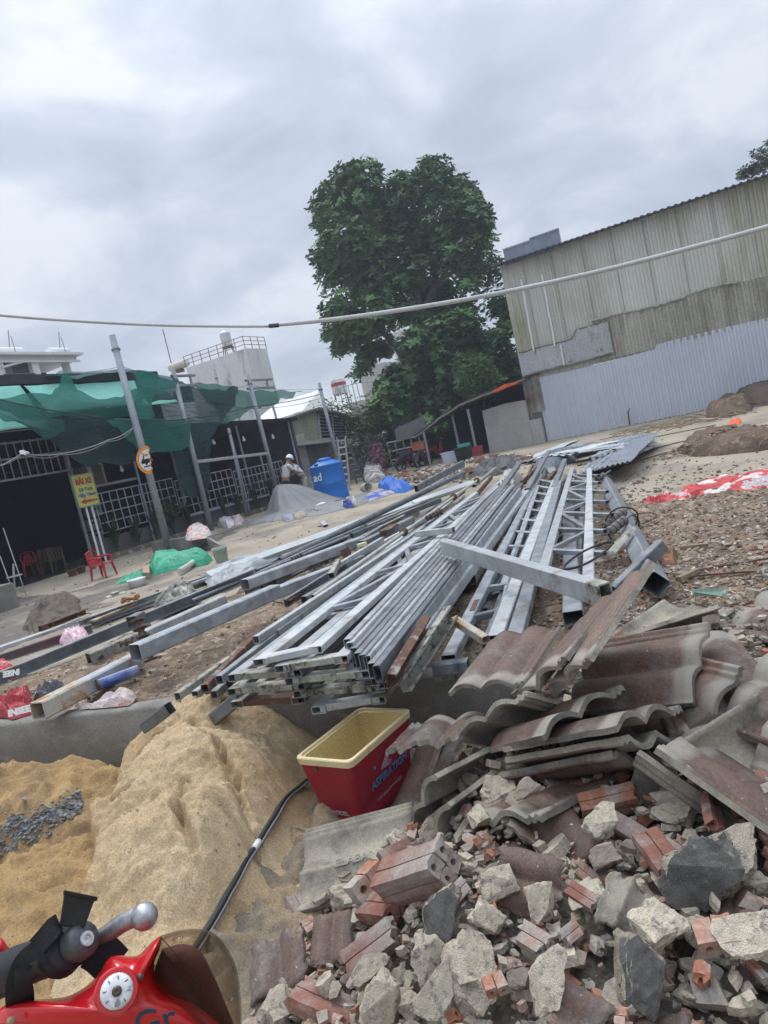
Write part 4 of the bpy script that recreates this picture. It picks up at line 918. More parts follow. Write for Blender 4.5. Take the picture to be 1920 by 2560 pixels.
# ------------------------------------------------------------------ things at the far side of the yard
# blue tank
tk = G(832, 1252); tk = V((tk.x, tk.y + .40, YZ)); s_ = (PY(815, 1145, tk.y).z - YZ)
t = empty('blue_water_tank', tk, 'big blue plastic water tank standing open-air beside the two men', 'water tank')
R_ = .525; hT = s_
MB().lathe([(.001, 0), (R_*.98, 0), (R_*1.03, .03), (R_*1.0, .08), (R_*.985, hT*.4), (R_*1.01, hT*.42), (R_*.985, hT*.44), (R_, hT*.80), (R_*1.05, hT*.82), (R_*1.05, hT*.85), (R_*.9, hT*.87), (R_*.42, hT*.95), (.001, hT*.955)], tk, 36).build('body', blue_pl, t, smooth=True)
MB().lathe([(R_*.40, hT*.945), (R_*.42, hT*.99), (R_*.30, hT*1.01), (.001, hT*1.02)], tk, 20).build('lid', blue_pl, t, smooth=True)
m = MB().box(tk + V((-.25, -R_*.72, hT*.88)), (.12, .08, .08)); m.build('fitting', mat('navy_plastic', (.02, .05, .2), bump=0), t)
tdir = (V((0, 0, 0)) - V((tk.x, tk.y, 0))).normalized(); side = V((-tdir.y, tdir.x, 0))
an = tk + (tdir*.82 + side*-.57).normalized()*(R_*1.06); nn = (an-tk).normalized(); 
text('ad', 'painted_letters', .34, an + V((0, 0, hT*.60)), V((-nn.y, nn.x, 0)), V((.12, 0, 1)), white_pl, t, .004, bold=.006)

# extension ladder folded as an A
def rungladder(m, a0, a1, b0, b1, n, r=.03):
    m.tube([a0, a1], r*1.1, 6); m.tube([b0, b1], r*1.1, 6)
    for k in range(n): t_ = (k+.5)/n; m.tube([a0.lerp(a1, t_), b0.lerp(b1, t_)], r*.8, 5)
lt = empty('folding_ladder', G(880, 1215), 'tall aluminium A-frame ladder standing right of the blue tank', 'ladder')
Yl = 24.5
f0, f1 = G(858, 1229), G(875, 1224); g0, g1 = G(893, 1208), G(912, 1206)
t0 = PY(843, 1094, Yl); t1 = PY(862, 1091, Yl)
m = MB(); rungladder(m, f0, t0, f1, t1, 8); m.build('front_section', alu, lt)
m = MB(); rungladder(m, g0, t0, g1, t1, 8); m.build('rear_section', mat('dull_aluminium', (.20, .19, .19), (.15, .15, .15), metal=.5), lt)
MB().tube([t0, t1], .05, 6).build('hinge', cable_blk, lt)

# ------------------------------------------------------------------ people
def skin_fig(name, verts, edges, radii, mt, parent, sub=2, root=0):
    """one continuous body grown round a skeleton"""
    o0 = ORG[parent.name]; me = bpy.data.meshes.new(name); me.from_pydata([tuple(V(v)-o0) for v in verts], edges, []); me.update()
    ob = link('tmp', me); mod = ob.modifiers.new('skin', 'SKIN'); mod.use_smooth_shade = True
    for i, r in enumerate(radii):
        sv = me.skin_vertices[0].data[i]; sv.radius = (r, r) if isinstance(r, (int, float)) else r; sv.use_root = (i == root)
    s2 = ob.modifiers.new('sub', 'SUBSURF'); s2.levels = s2.render_levels = sub
    bpy.context.view_layer.update(); dg = bpy.context.evaluated_depsgraph_get()
    m2 = bpy.data.meshes.new_from_object(ob.evaluated_get(dg)); bpy.data.objects.remove(ob); m2.name = name
    m2.materials.clear(); m2.materials.append(mt); m2.polygons.foreach_set('use_smooth', [True]*len(m2.polygons))
    ob = link(name, m2, parent, o0); ob.parent = parent; return ob
def person(base, face, h, lean, label, shirt, pants, hatm, hairm, hat, shorts=False, group=None):
    """standing figure bent forward from the hips by 'lean', facing 'face'"""
    t = empty('person', base, label, 'person'); f = V(face).normalized(); s = V((f.y, -f.x, 0)); z = V((0, 0, 1)); k = h/1.7
    def P(x, y, zz): return base + s*x*k + f*y*k + z*zz*k      # x right, y forward
    hip = (0, 0, .92); cl, sl = math.cos(lean), math.sin(lean)
    def T(x, d, o=0): # up the torso by d, forward offset o
        return P(x, sl*d + cl*o, .92 + cl*d - sl*o)
    hk = (T(0, 0), T(0, .16), T(0, .34), T(0, .50), T(0, .60, .02), T(0, .70, .05))
    vv = [hk[0], hk[1], hk[2], hk[3], hk[4], hk[5], T(0, .80, .08)]; ee = [(i, i+1) for i in range(6)]; rr_ = [.125*k, (.135*k, .10*k), (.15*k, .105*k), (.13*k, .09*k), .055*k, .085*k, .07*k]
    ends = {}
    for sd in (-1, 1):
        n = len(vv); vv += [P(sd*.10, 0, .86), P(sd*.12, .05, .48), P(sd*.12, 0, .09), P(sd*.13, .13, .035)]; ee += [(0, n), (n, n+1), (n+1, n+2), (n+2, n+3)]; rr_ += [.09*k, .065*k, .042*k, .036*k]
        n = len(vv); sh_ = T(sd*.19, .48); el = sh_ + f*.12*k + s*sd*.07*k - z*.24*k; hd = el + f*.24*k - s*sd*.10*k - z*.04*k
        vv += [sh_, el, hd, hd + f*.07*k - z*.02*k]; ee += [(3, n), (n, n+1), (n+1, n+2), (n+2, n+3)]; rr_ += [.058*k, .042*k, .032*k, .028*k]
        for j in range(5):
            q = hd + f*(.09+.01*(j == 2))*k + s*(j-2)*.016*k - z*.02*k; e2 = q + f*.06*k - z*.035*k
            if j == 4: q = hd + s*-sd*.03*k + f*.05*k; e2 = q + f*.05*k - s*sd*.015*k
            m_ = len(vv); vv += [q, e2]; ee += [(n+3, m_), (m_, m_+1)]; rr_ += [.010*k, .008*k]
    skin_fig('body', vv, ee, rr_, skin, t)
    # clothes follow the body
    sv = [T(0, .02), T(0, .18), T(0, .34), T(0, .51)]; se = [(0, 1), (1, 2), (2, 3)]; sr = [(.17*k, .13*k), (.175*k, .125*k), (.185*k, .13*k), (.12*k, .09*k)]
    for sd in (-1, 1):
        n = len(sv); sh_ = T(sd*.19, .47); el = sh_ + f*.08*k + s*sd*.05*k - z*.17*k; sv += [sh_, el]; se += [(3, n), (n, n+1)]; sr += [.075*k, .07*k]
    skin_fig('shirt', sv, se, sr, shirt, t)
    pv = [T(0, .03), P(0, 0, .88)]; pe = [(0, 1)]; pr = [(.165*k, .125*k), .13*k]
    for sd in (-1, 1):
        n = len(pv); pv += [P(sd*.10, .01, .80), P(sd*.12, .05, .50)]; pe += [(1, n), (n, n+1)]; pr += [.115*k, .095*k]
        if not shorts: pv += [P(sd*.12, 0, .10)]; pe += [(n+1, n+2)]; pr += [.07*k]
    skin_fig('trousers' if not shorts else 'shorts', pv, pe, pr, pants, t, root=1)
    for sd in (-1, 1):
        MB().ball(P(sd*.13, .06, .035), .1*k, 6, (.5, 1, .4)).build('shoe', cloth_k, t, smooth=True)
    hc = T(0, .76, .07); up = (T(0, .8)-T(0, .7)).normalized()
    if hat:
        a = up; MB().lathe([(.001, .15*k), (.06*k, .14*k), (.11*k, .09*k), (.125*k, .02*k), (.155*k, .0), (.15*k, -.01*k), (.001, 0)], hc + a*.02*k, 18, axis=a).build('helmet', white_pl, t, smooth=True)
    else:
        MB().ball(hc + up*.025*k - f*.01*k, .098*k, 8, (1, 1, 1)).build('hair', hair, t, smooth=True)
    MB().ball(hc + f*.09*k - up*.0*k, .02*k, 5).build('nose', skin, t, smooth=True)
    return t
mp1 = G(722, 1262); mp1 = PY(722, 1240, 23.5); mp1.z = YZ
person(mp1, (.75, .65, 0), 1.66, .42, 'man in a white hard hat and pale vest bending behind the grey tarpaulin heap', cloth_w, cloth_k, None, None, True)
mp2 = PY(770, 1240, 24.0); mp2.z = YZ
pb = person(mp2, (-.8, -.25, 0), 1.60, .50, 'bare-headed man in white polo shirt with blue chest band leaning beside the blue tank', white_pl, mat('khaki_shorts', (.42, .38, .33), (.36, .33, .28)), None, None, False, shorts=True)
MB().lathe([(.17, 0), (.178, .03), (.176, .09), (.165, .12)], mp2 + V((-.17, -.05, 1.16)), 14, axis=V((-.4, -.12, .9)), scale=(1, .76)).build('blue_band', cloth_b, pb, smooth=True)

# ------------------------------------------------------------------ tarps, sacks, bags, buckets
# grey tarp over a heap
gp = [G(*p) for p in ((660, 1292), (700, 1290), (760, 1278), (815, 1262), (870, 1250), (850, 1238), (800, 1242), (760, 1244), (690, 1262))]
c = G(722, 1272); pkz = PY(706, 1212, c.y).z - YZ
mb = MB(); rows = []; per = []
for i in range(len(gp)):
    for k in range(10): per.append(gp[i].lerp(gp[(i+1) % len(gp)], k/10))
pk = V((c.x-.15, c.y, YZ+pkz)); N_ = 16
for i in range(N_+1):
    s = i/N_; r = []
    for j, p in enumerate(per):
        q = p.lerp(pk, s); z = YZ + pkz*math.sin(s*math.pi/2)**1.45 + .02
        fold = .17*math.sin(j*.95 + 1.6*math.sin(j*.31)+s*.8)*(1-s)*min(1, s*4)
        q = V((q.x, q.y, z)) + (p - pk).normalized()*fold; q.z = max(YZ+.01, q.z); r.append(q + V((nz(q, 3), 0, nz(q+V((5, 5, 5)), 3)))*.02)
    rows.append(r + [r[0]])
MB().grid(rows).build('grey_tarpaulin', grey_tarp, smooth=True, label='grey tarpaulin draped over a peaked heap in front of the two men', cat='tarpaulin')
def cr(name, pix, h, mt, label, cat, group=None, fr=7, seed=0, z=YZ+.004, rings=12, per=5, sharp=True):
    return crumple([G(u, v, z) for u, v in pix], h, z, fr, seed, rings, per, sharp).build(name, mt, smooth=False, label=label, cat=cat, group=group)
cr('tarpaulin_edge', [(615, 1308), (660, 1294), (800, 1272), (900, 1246), (935, 1232), (960, 1236), (905, 1262), (800, 1288), (690, 1302), (630, 1312)], .12, grey_tarp, 'long rolled edge of grey tarpaulin trailing along the ground to the blue tarp', 'tarpaulin', fr=14)
cr('blue_tarpaulin', [(945, 1218), (965, 1200), (985, 1204), (1020, 1214), (1032, 1222), (1010, 1232), (975, 1234)], .24, blue_tarp, 'crumpled bright blue tarpaulin heap on the slab', 'tarpaulin', fr=8, seed=3)
cr('striped_sheet', [(900, 1252), (925, 1235), (960, 1226), (990, 1232), (968, 1240), (925, 1252)], .10, mat('blue_striped_sheet', (.04, .10, .38), (.50, .42, .40), scale=1.6, detail=1, bump=.2), 'blue and white striped sheet lying before the blue tarpaulin', 'sheet', fr=9)
cr('striped_sack', [(910, 1206), (915, 1188), (935, 1178), (958, 1182), (968, 1196), (945, 1206)], .75, mat('grey_zigzag_cloth', (.42, .41, .40), (.12, .12, .12), scale=2.6, detail=1, bump=.2), 'grey zigzag-striped bundle right of the ladder', 'bundle', fr=4, sharp=False)
cr('plastic_bag', [(542, 1318), (555, 1298), (585, 1300), (590, 1312), (570, 1322)], .22, plastic_w, 'white plastic bag lying between the second pole and the grey tarpaulin', 'plastic bag')
cr('plastic_bag', [(578, 1304), (595, 1294), (612, 1300), (605, 1312), (588, 1314)], .20, sack_pale, 'pinkish-white plastic bag touching the white one', 'plastic bag')
cr('plastic_bag', [(705, 1302), (715, 1290), (738, 1288), (736, 1300), (718, 1306)], .16, mat('grey_blue_bag', (.30, .31, .36), (.22, .22, .27)), 'grey-blue stuffed bag on the slab below the tarpaulin heap', 'plastic bag', sharp=False)
cr('plastic_bag', [(736, 1298), (742, 1286), (768, 1284), (770, 1290), (750, 1298)], .14, mat('beige_bag', (.36, .32, .25), (.3, .26, .2)), 'flat beige bag beside the grey-blue one', 'plastic bag', sharp=False)
cr('cloth_rag', [(786, 1272), (800, 1262), (822, 1262), (818, 1268), (796, 1274)], .10, white_pl, 'white rag on the tarpaulin edge', 'rag')
cr('cloth_rag', [(858, 1272), (865, 1262), (880, 1260), (884, 1270)], .20, cloth_b, 'navy rag on the slab beside a white bottle', 'rag')
cr('sack', [(462, 1350), (480, 1325), (500, 1318), (530, 1335), (515, 1345), (480, 1352)], .20, sack_pale, 'crumpled red and white sack on the concrete block by the second pole', 'sack', z=YZ+.3, fr=6)
p = G(450, 1375); q = G(522, 1365)
MB().prism([p, q, q + BX*.9, p + BX*.9], V((0, 0, .30))).build('concrete_block', concrete, label='low square concrete block with a sack on it, by the second pole', cat='concrete block', bevel=.02)
MB().boxtube(G(516, 1343, YZ+.28), G(548, 1362, YZ+.02), .05, .05).build('thin_board', whitepaint, label='thin white stick leaning from the block with the sack', cat='stick')
t_ = G(889, 1268); t_.z = YZ
MB().lathe([(.001, 0), (.05, 0), (.05, .2), (.02, .25), (.02, .29), (.001, .29)], t_, 10).build('white_bottle', white_pl, label='small upright white bottle beside the navy rag', cat='bottle', smooth=True)
b0 = G(911, 1232); mb = MB().lathe([(.13, 0), (.15, .32), (.14, .32), (.12, .02), (.001, .02)], b0 + V((0, 0, .15)), 14, axis=(.5, -.85, .05)); mb.build('small_bucket', mat('cream_bucket', (.5, .47, .38), (.4, .37, .3)), label='small cream bucket lying on its side near the striped sheet', cat='bucket', smooth=True, fix=False)
m = MB(); p = G(806, 1308); q = G(815, 1318); m.boxtube(p + V((0, 0, .03)), q + V((0, 0, .03)), .10, .04); m.build('offcut', steel_lt, label='short pale offcut lying alone on the slab', cat='offcut')
# green bucket
def bucket(p, r, h, mt, label, lid=False, name='bucket'):
    t = empty(name, p, label, 'bucket')
    MB().lathe([(.001, 0), (r*.78, 0), (r*.8, .01), (r*.98, h*.82), (r*1.06, h*.84), (r*1.06, h*.9), (r*1.0, h*.92), (r*1.02, h), (r*.95, h), (r*.9, h*.8), (r*.72, .02), (.001, .02)], p, 28).build('body', mt, t, smooth=True, fix=False)
    MB().tube([p + V((math.cos(a)*r*1.1, math.sin(a)*r*.25-r*.95, h*.86-abs(math.sin(a))*r*.75)) for a in [math.pi*k/12 for k in range(13)]], .004, 5).build('handle', polegrey, t)
    return t
bk = G(556, 1404); bk.z = YZ
bucket(bk, .135, .27, mat('mint_bucket', (.30, .38, .30), (.24, .31, .25), scale=9, c3=(.42, .42, .39), sscale=9, st=.55), 'grey-green paint bucket splashed with cement standing on the slab')
cr('green_tarpaulin', [(374, 1432), (380, 1398), (400, 1388), (440, 1386), (470, 1405), (510, 1398), (530, 1400), (520, 1412), (470, 1420), (420, 1428), (385, 1440)], .30, green_tarp, 'green tarpaulin bunched on the slab beside the paint bucket', 'tarpaulin', fr=5, seed=2)
cr('green_tarpaulin', [(290, 1462), (310, 1448), (345, 1436), (368, 1430), (360, 1445), (320, 1456)], .08, green_tarp, 'flat strip of green tarpaulin left of the bunched one', 'tarpaulin', fr=8)
m = MB(); bb = G(345, 1466); m.lathe([(.001, 0), (.13, 0), (.15, .12), (.16, .13), (.15, .13), (.13, .02), (.001, .02)], bb, 20); m.build('white_basin', white_pl, label='small white basin below the green tarpaulin strip', cat='basin', smooth=True, fix=False)
MB().prism([G(360, 1448), G(378, 1448), G(376, 1425), G(362, 1430)], V((0, 0, .12))).build('brown_brick', mat('pale_brown_block', (.38, .27, .20), (.3, .22, .17)), label='pale brown block between the two green tarpaulins', cat='block')
m = MB(); m.tube([G(448, 1428, .5), G(470, 1415, .5), G(488, 1402, .5)], .05, 10); m.build('plastic_pipe', mat('grey_white_pipe', (.5, .49, .45), (.4, .39, .35)), label='short pale plastic pipe on the green tarpaulin', cat='pipe')

# red plastic armchair with its back to the left
def armchair(p, rz, label, s=1.0):
    R = Matrix.Rotation(rz, 3, 'Z')
    def Q(x, y, z): return p + R @ V((x*s, y*s, z*s))
    t = empty('plastic_armchair', p, label, 'chair')
    rows = [[Q(x, y, .43 - .02*math.cos(x*6)) for x in (-.23, -.1, 0, .1, .23)] for y in (-.22, -.1, 0, .1, .22)]
    MB().grid(rows).build('seat', red_pl, t, thick=.012)
    rows = [[Q(x*(1-.15*k), .22 + .05*k - .06*abs(x)*4*.3, .43+.10*k) for x in (-.24, -.12, 0, .12, .24)] for k in range(5)]
    mb = MB()
    for i in range(4):
        a = rows[0][i].lerp(rows[0][i+1], .15); b = rows[0][i].lerp(rows[0][i+1], .8); c_ = rows[4][i].lerp(rows[4][i+1], .8); d = rows[4][i].lerp(rows[4][i+1], .15); mb.add([a, b, c_, d], [(0, 1, 2, 3)])
    mb.build('backrest', red_pl, t, thick=.012)
    m = MB(); m.tube([Q(-.25, .23, .40), Q(-.23, .28, .85), Q(0, .30, .90), Q(.23, .28, .85), Q(.25, .23, .40)], .018, 6); m.build('back_frame', red_pl, t)
    for sx in (-1, 1):
        MB().tube([Q(sx*.25, .26, .66), Q(sx*.28, 0, .67), Q(sx*.27, -.20, .64), Q(sx*.24, -.24, .43)], .022, 6).build('armrest', red_pl, t)
        for y in (-.22, .22): MB().tube([Q(sx*.22, y, .43), Q(sx*.27, y*1.2, 0)], .022, 6, radii=[.03, .018]).build('leg', red_pl, t)
    return t
cp_ = G(262, 1444); armchair(V((cp_.x, cp_.y, YZ)), math.radians(75), 'red plastic armchair on the slab under the yellow sign', .66)
cp_ = W(12.0, 17.6, YZ+.03); armchair(cp_, math.radians(30), 'dark red plastic armchair just inside the shade of the restaurant', .7)
for u, v, lb in ((183, 1440, 'left'), (205, 1432, 'right')):
    p = G(u, v); t = empty('flower_pot', p, 'small terracotta pot with a plant in the shade, the %s of two' % lb, 'plant pot')
    MB().lathe([(.001, 0), (.08, 0), (.12, .15), (.13, .15), (.10, .15), (.001, .12)], p, 14).build('pot', chip2, t, smooth=True)
    mb = MB(); rr = random.Random(int(u))
    for k in range(60):
        a = rr.uniform(0, 6.3); q = p + V((math.cos(a)*rr.uniform(0, .14), math.sin(a)*rr.uniform(0, .14), .15+rr.uniform(0, .18))); s = .03
        x = V((rr.gauss(0, 1), rr.gauss(0, 1), .5)).normalized(); y = x.cross(V((0, 0, 1))).normalized(); mb.add([q-x*s, q+y*s*.6, q+x*s, q-y*s*.6], [(0, 1, 2, 3)])
    mb.build('leaves', leafdk, t, fix=False)
for (a, b) in ((11.6, 16.2), (11.9, 17.0)):
    t = empty('wooden_chair', W(a, b, YZ+.03), 'wooden chair back in the shade behind the pots, the %s' % ('nearer one' if a < 11.8 else 'farther one'), 'chair'); m = MB()
    for da, db in ((0, 0), (.4, 0), (0, .4), (.4, .4)): MB().boxtube(W(a+da, b+db, YZ), W(a+da, b+db, YZ+(.66 if db == 0 else .34)), .04, .04, up=BX).build('leg', mat('dark_wood', (.10, .075, .05), (.06, .045, .03)), t)
    m = MB()
    for k in range(5): bx(m, a+.04+k*.08, a+.08+k*.08, b-.01, b+.02, YZ+.34, YZ+.66)
    bx(m, a, a+.44, b, b+.44, YZ+.32, YZ+.35); m.build('seat', MATS['dark_wood'], t)
# thin stand with two wire trays at far left, concrete block, small leaning laths
p = G(38, 1498); t = empty('display_stand', p, 'thin pale metal stand with two small trays at the far left', 'stand')
MB().tube([p, PY(33, 1410, p.y)], .02, 6).build('post', cable_wht, t)
for v in (1442, 1474):
    c_ = PY(36, v, p.y); MB().lathe([(.001, 0), (.15, 0), (.155, .02), (.15, .02), (.001, .01)], c_, 16).build('tray', cable_wht, t)
for (a, b) in (((8, 1320), (52, 1440)), ((0, 1390), (20, 1430))):
    q = PB(b[0], b[1], 13.5); q.z = YZ; MB().tube([q, PB(a[0], a[1], 13.8)], .012, 5).build('thin_rod', cable_wht, label='thin pale rod leaning in the dark doorway, the %s' % ('long one' if a[0] else 'short one'), cat='rod')
MB().box(G(5, 1530) + V((-.35, .2, .2)), (.8, .7, .5), Matrix.Rotation(-YA, 3, 'Z')).build('concrete_block', concrete, label='grey concrete block at the left edge below the strap-leaved plant', cat='concrete block', bevel=.02)

# under the lean-to and in the back: crate, tubs, motorbikes, small signboards
def obox(p, w, d, h, mt, name, label, cat, taper=.9):
    mb = MB(); R = Matrix.Rotation(-YA, 3, 'Z'); P = [p + R @ V((x*w/2*taper, y*d/2*taper, 0)) for x, y in ((-1, -1), (1, -1), (1, 1), (-1, 1))]; Q = [p + R @ V((x*w/2, y*d/2, h)) for x, y in ((-1, -1), (1, -1), (1, 1), (-1, 1))]; I = [p + R @ V((x*w/2*.93, y*d/2*.93, h)) for x, y in ((-1, -1), (1, -1), (1, 1), (-1, 1))]; J = [p + R @ V((x*w/2*taper*.9, y*d/2*taper*.9, .03)) for x, y in ((-1, -1), (1, -1), (1, 1), (-1, 1))]
    rim = [p + R @ V((x*w/2*1.05, y*d/2*1.05, h*z)) for z in (.9, 1) for x, y in ((-1, -1), (1, -1), (1, 1), (-1, 1))]
    F = [(i, (i+1) % 4, 4+(i+1) % 4, 4+i) for i in range(4)]
    mb.add(P + Q, F + [(0, 1, 2, 3)]).add(rim, F).add(Q + I, F).add(I + J, F + [(4, 5, 6, 7)])
    return mb.build(name, mt, label=label, cat=cat, fix=False)
p = PA(1139, 1150, 26.2); p.z = YZ; obox(p, .95, .5, .45, mat('pale_tub', (.50, .53, .62), (.42, .45, .54)), 'storage_tub', 'pale lilac-white plastic tub between the shed posts', 'tub')
p = PA(1165, 1160, 25.6); p.z = YZ
MB().lathe([(.001, 0), (.30, 0), (.36, .55), (.38, .55), (.34, .55), (.001, .5)], p, 20).build('dark_tub', mat('dark_green_tub', (.04, .07, .065), (.03, .05, .05)), label='round dark green tub on the slab end of the shed', cat='tub', smooth=True)
p = PA(1165, 1138, 26.6); p.z = YZ+.35; MB().lathe([(.001, 0), (.22, 0), (.28, .28), (.25, .28), (.001, .05)], p, 18).build('green_basin', mat('teal_basin', (.04, .30, .22), (.03, .24, .18)), label='green basin behind the dark round tub', cat='basin', smooth=True)
p = PA(1187, 1135, 26.6); p.z = YZ; obox(p, .6, .4, .42, mat('crimson_plastic', (.42, .05, .07), (.33, .04, .05)), 'red_basket', 'crimson plastic basket beside the second shed post', 'basket')
p = PA(1056, 1146, 27.0); p.z = YZ+.75; p2 = p.copy()
t = obox(p, .62, .40, .34, mat('orange_crate', (.36, .12, .07), (.28, .09, .05)), 'orange_crate', 'orange plastic crate on the back of a parked motorbike under the shed edge', 'crate')
def farbike(c, lb, seed, rz=0.0):
    rr = random.Random(seed); t = empty('parked_motorbike', c, lb, 'motorbike', 'motorbikes parked in the shade')
    R = Matrix.Rotation(rz-YA, 3, 'Z')
    def Q(x, y, z): return c + R @ V((x, y, z))
    for x in (-.6, .6):
        MB().tube([Q(x + .27*math.cos(a), 0, .28+.27*math.sin(a)) for a in [k*6.2832/16 for k in range(17)]], .045, 6, cap=False).build('wheel', cable_blk, t)
    m = MB(); m.tube([Q(-.6, 0, .28), Q(-.5, 0, .62), Q(0, 0, .68), Q(.15, 0, .4), Q(.42, 0, .5), Q(.5, 0, .85)], .09, 8, radii=[.04, .12, .13, .1, .1, .06]); m.tube([Q(.6, 0, .28), Q(.48, 0, .95)], .03, 6)
    m.build('body', [mat('bike_red', (.30, .03, .04), bump=0), mat('bike_dark', (.04, .04, .05), bump=0), mat('bike_grey', (.25, .26, .28), bump=0)][seed % 3], t, smooth=True)
    MB().tube([Q(.42, -.3, .98), Q(.5, -.1, .95), Q(.5, .1, .95), Q(.42, .3, .98)], .018, 6).build('handlebar', cable_blk, t)
    MB().tube([Q(-.6, 0, .72), Q(-.1, 0, .76)], .09, 6).build('saddle', cable_blk, t)
for i, (u, lb) in enumerate(((1030, 'dark motorbike parked left of the orange crate'), (1060, 'grey motorbike carrying the orange crate'), (1095, 'red motorbike between the first and second shed posts'), (1015, 'red motorbike parked farthest left, half behind leaves'))):
    p = PA(u, 1160, 27.4 + .25*i); p.z = YZ; farbike(p, lb, [1, 2, 0, 3][i], rnd(-.5, .4)+1.2)
p = PA(989, 1072, 31); t = empty('hanging_signboard', p, 'grey rectangular signboard with pale square emblem hanging in the tree shade', 'sign')
mb = MB().prism([PA(985, 1057, 31), PA(1026, 1047, 31), PA(1036, 1083, 31), PA(995, 1092, 31)], AX*.08); mb.build('board', mat('slate_board', (.13, .16, .19), (.10, .12, .15)), t)
for P in ((1001, 1068, 9), (1006, 1078, 6)):
    u, v, s = P; m = MB()
    m.prism([PA(u-s, v+2, 30.9), PA(u, v-s*.5, 30.9), PA(u+s, v, 30.9), PA(u, v-s*.1, 30.9)], -AX*.01); m.build('emblem', white_pl, t)
p = PB(905, 1105, 19.5); t = empty('club_sign', p, 'small blue signboard with white capital letters behind the ladder', 'sign')
MB().prism([PB(900, 1098, 19.6), PB(925, 1093, 19.6), PB(930, 1118, 19.6), PB(905, 1124, 19.6)], BX*.05).build('board', mat('blue_board', (.05, .12, .25), (.04, .10, .2)), t)
text('CLUB', 'lettering', .32, PB(913, 1104, 19.5), AX, V((0, 0, 1)), white_pl, t)
p = PB(882, 1140, 17.5); p.z = YZ
for i in range(3):
    q = p + V((rnd(-.3, .9), rnd(-.3, .3), 0)); cr_ = 0
p = PB(935, 1185, 18.4); p.z = YZ; m = MB()
for k in range(9): q = p + AX*(k*.11); m.box(q + V((0, 0, .75)), (.05, .09, 1.5 + .1*(k % 2)), Matrix.Rotation(-YA, 3, 'Z'))
m.build('slatted_gate', mat('dark_slats', (.07, .06, .055), (.05, .04, .04)), label='dark narrow gate of upright slats right of the ladder', cat='gate')
m = MB(); p = PA(985, 1185, 28.5); p.z = YZ
for z in (.1, .5, .9, 1.3): m.tube([p + V((0, 0, z)), p - BX*1.6 + V((0, 0, z))], .03, 5)
for k in range(5): m.tube([p - BX*.4*k, p - BX*.4*k + V((0, 0, 1.35))], .03, 5)
m.build('pipe_rack', polegrey, label='low grey pipe rack standing left of the motorbikes', cat='rack')
p = G(1385, 1103); p = W(27.3, 4.3, YZ); MB().tube([p, p + V((.03, 0, .5)), p + V((.12, 0, .62))], .03, 5).build('iron_stake', rusty, label='short dark iron stake standing against the pale warehouse sheets', cat='stake')
# ------------------------------------------------------------------ the salvaged steel
def J(v=.006): return V((rnd(-v, v), rnd(-v, v), rnd(-v, v)))
def beam(name, a, b, w, h, mt, label, kind='box', ext=0, sub=None, roll=0.0, cat='steel tube', group=None, t=.003, bow=0):
    """a = (u, v, z) near end, b = far end"""
    p = G(*a); q = G(*b); d = (q-p).normalized(); p = p - d*ext
    up = (Matrix.Rotation(roll, 3, d) @ V((0, 0, 1))); mb = MB()
    if kind == 'box': mb.boxtube(p, q, w, h, t, up=up, segs=6 if bow else 1, bow=V((0, 0, bow)) if bow else None)
    elif kind == 'c': mb.channel(p, q, w, h, max(t, .004), up=up)
    elif kind == 'plate': mb.sweep(p, q, [(-w/2, -h/2), (w/2, -h/2), (w/2, h/2), (-w/2, h/2)], up)
    elif kind == 'pipe':
        n = 12
        mb.sweep(p, q, [(w/2*math.cos(k*6.2832/n), w/2*math.sin(k*6.2832/n)) for k in range(n)], up, [((w/2-t)*math.cos(k*6.2832/n), (w/2-t)*math.sin(k*6.2832/n)) for k in range(n)], segs=6, bow=V((0, 0, bow)))
    o = mb.build(name, mt, label=label, cat=cat, group=group, smooth=False)
    return o, p, q
GT = 'steel tubes lying in the salvage pile'
def clutter(n, ua, ub, seed, lb, grp):
    r3 = random.Random(seed)
    for _ in range(n):
        f = r3.random(); g = r3.random()*.5; a = (ua[0][0]*(1-f)+ua[1][0]*f, ua[0][1]*(1-f)+ua[1][1]*f); b = (ub[0][0]*(1-f)+ub[1][0]*f, ub[0][1]*(1-f)+ub[1][1]*f)
        a2 = (a[0]*(1-g)+b[0]*g + r3.uniform(-14, 14), a[1]*(1-g)+b[1]*g + r3.uniform(-8, 8), r3.uniform(.47, .60)); h_ = g + .3 + r3.random()*.3
        b2 = (a[0]*(1-h_)+b[0]*h_ + r3.uniform(-14, 14), a[1]*(1-h_)+b[1]*h_ + r3.uniform(-8, 8), r3.uniform(.50, .66))
        beam('steel_tube', a2, b2, r3.choice((.03, .04, .06)), r3.choice((.03, .05, .08)), r3.choice((steel_dk, steel, steel_dirty, rusty, steel_lt, steel_dk)), lb, r3.choice(('box', 'c', 'box', 'pipe')), cat='steel tube', group=grp)
def endrust(o, p, q, w, h, L_, mt, nm='rusty_end'):
    d = (q-p).normalized(); ORG.setdefault(o.name, V(o.location)); MB().boxtube(p - d*.002, p + d*L_, w+.006, h+.006, .009).build(nm, mt, o)
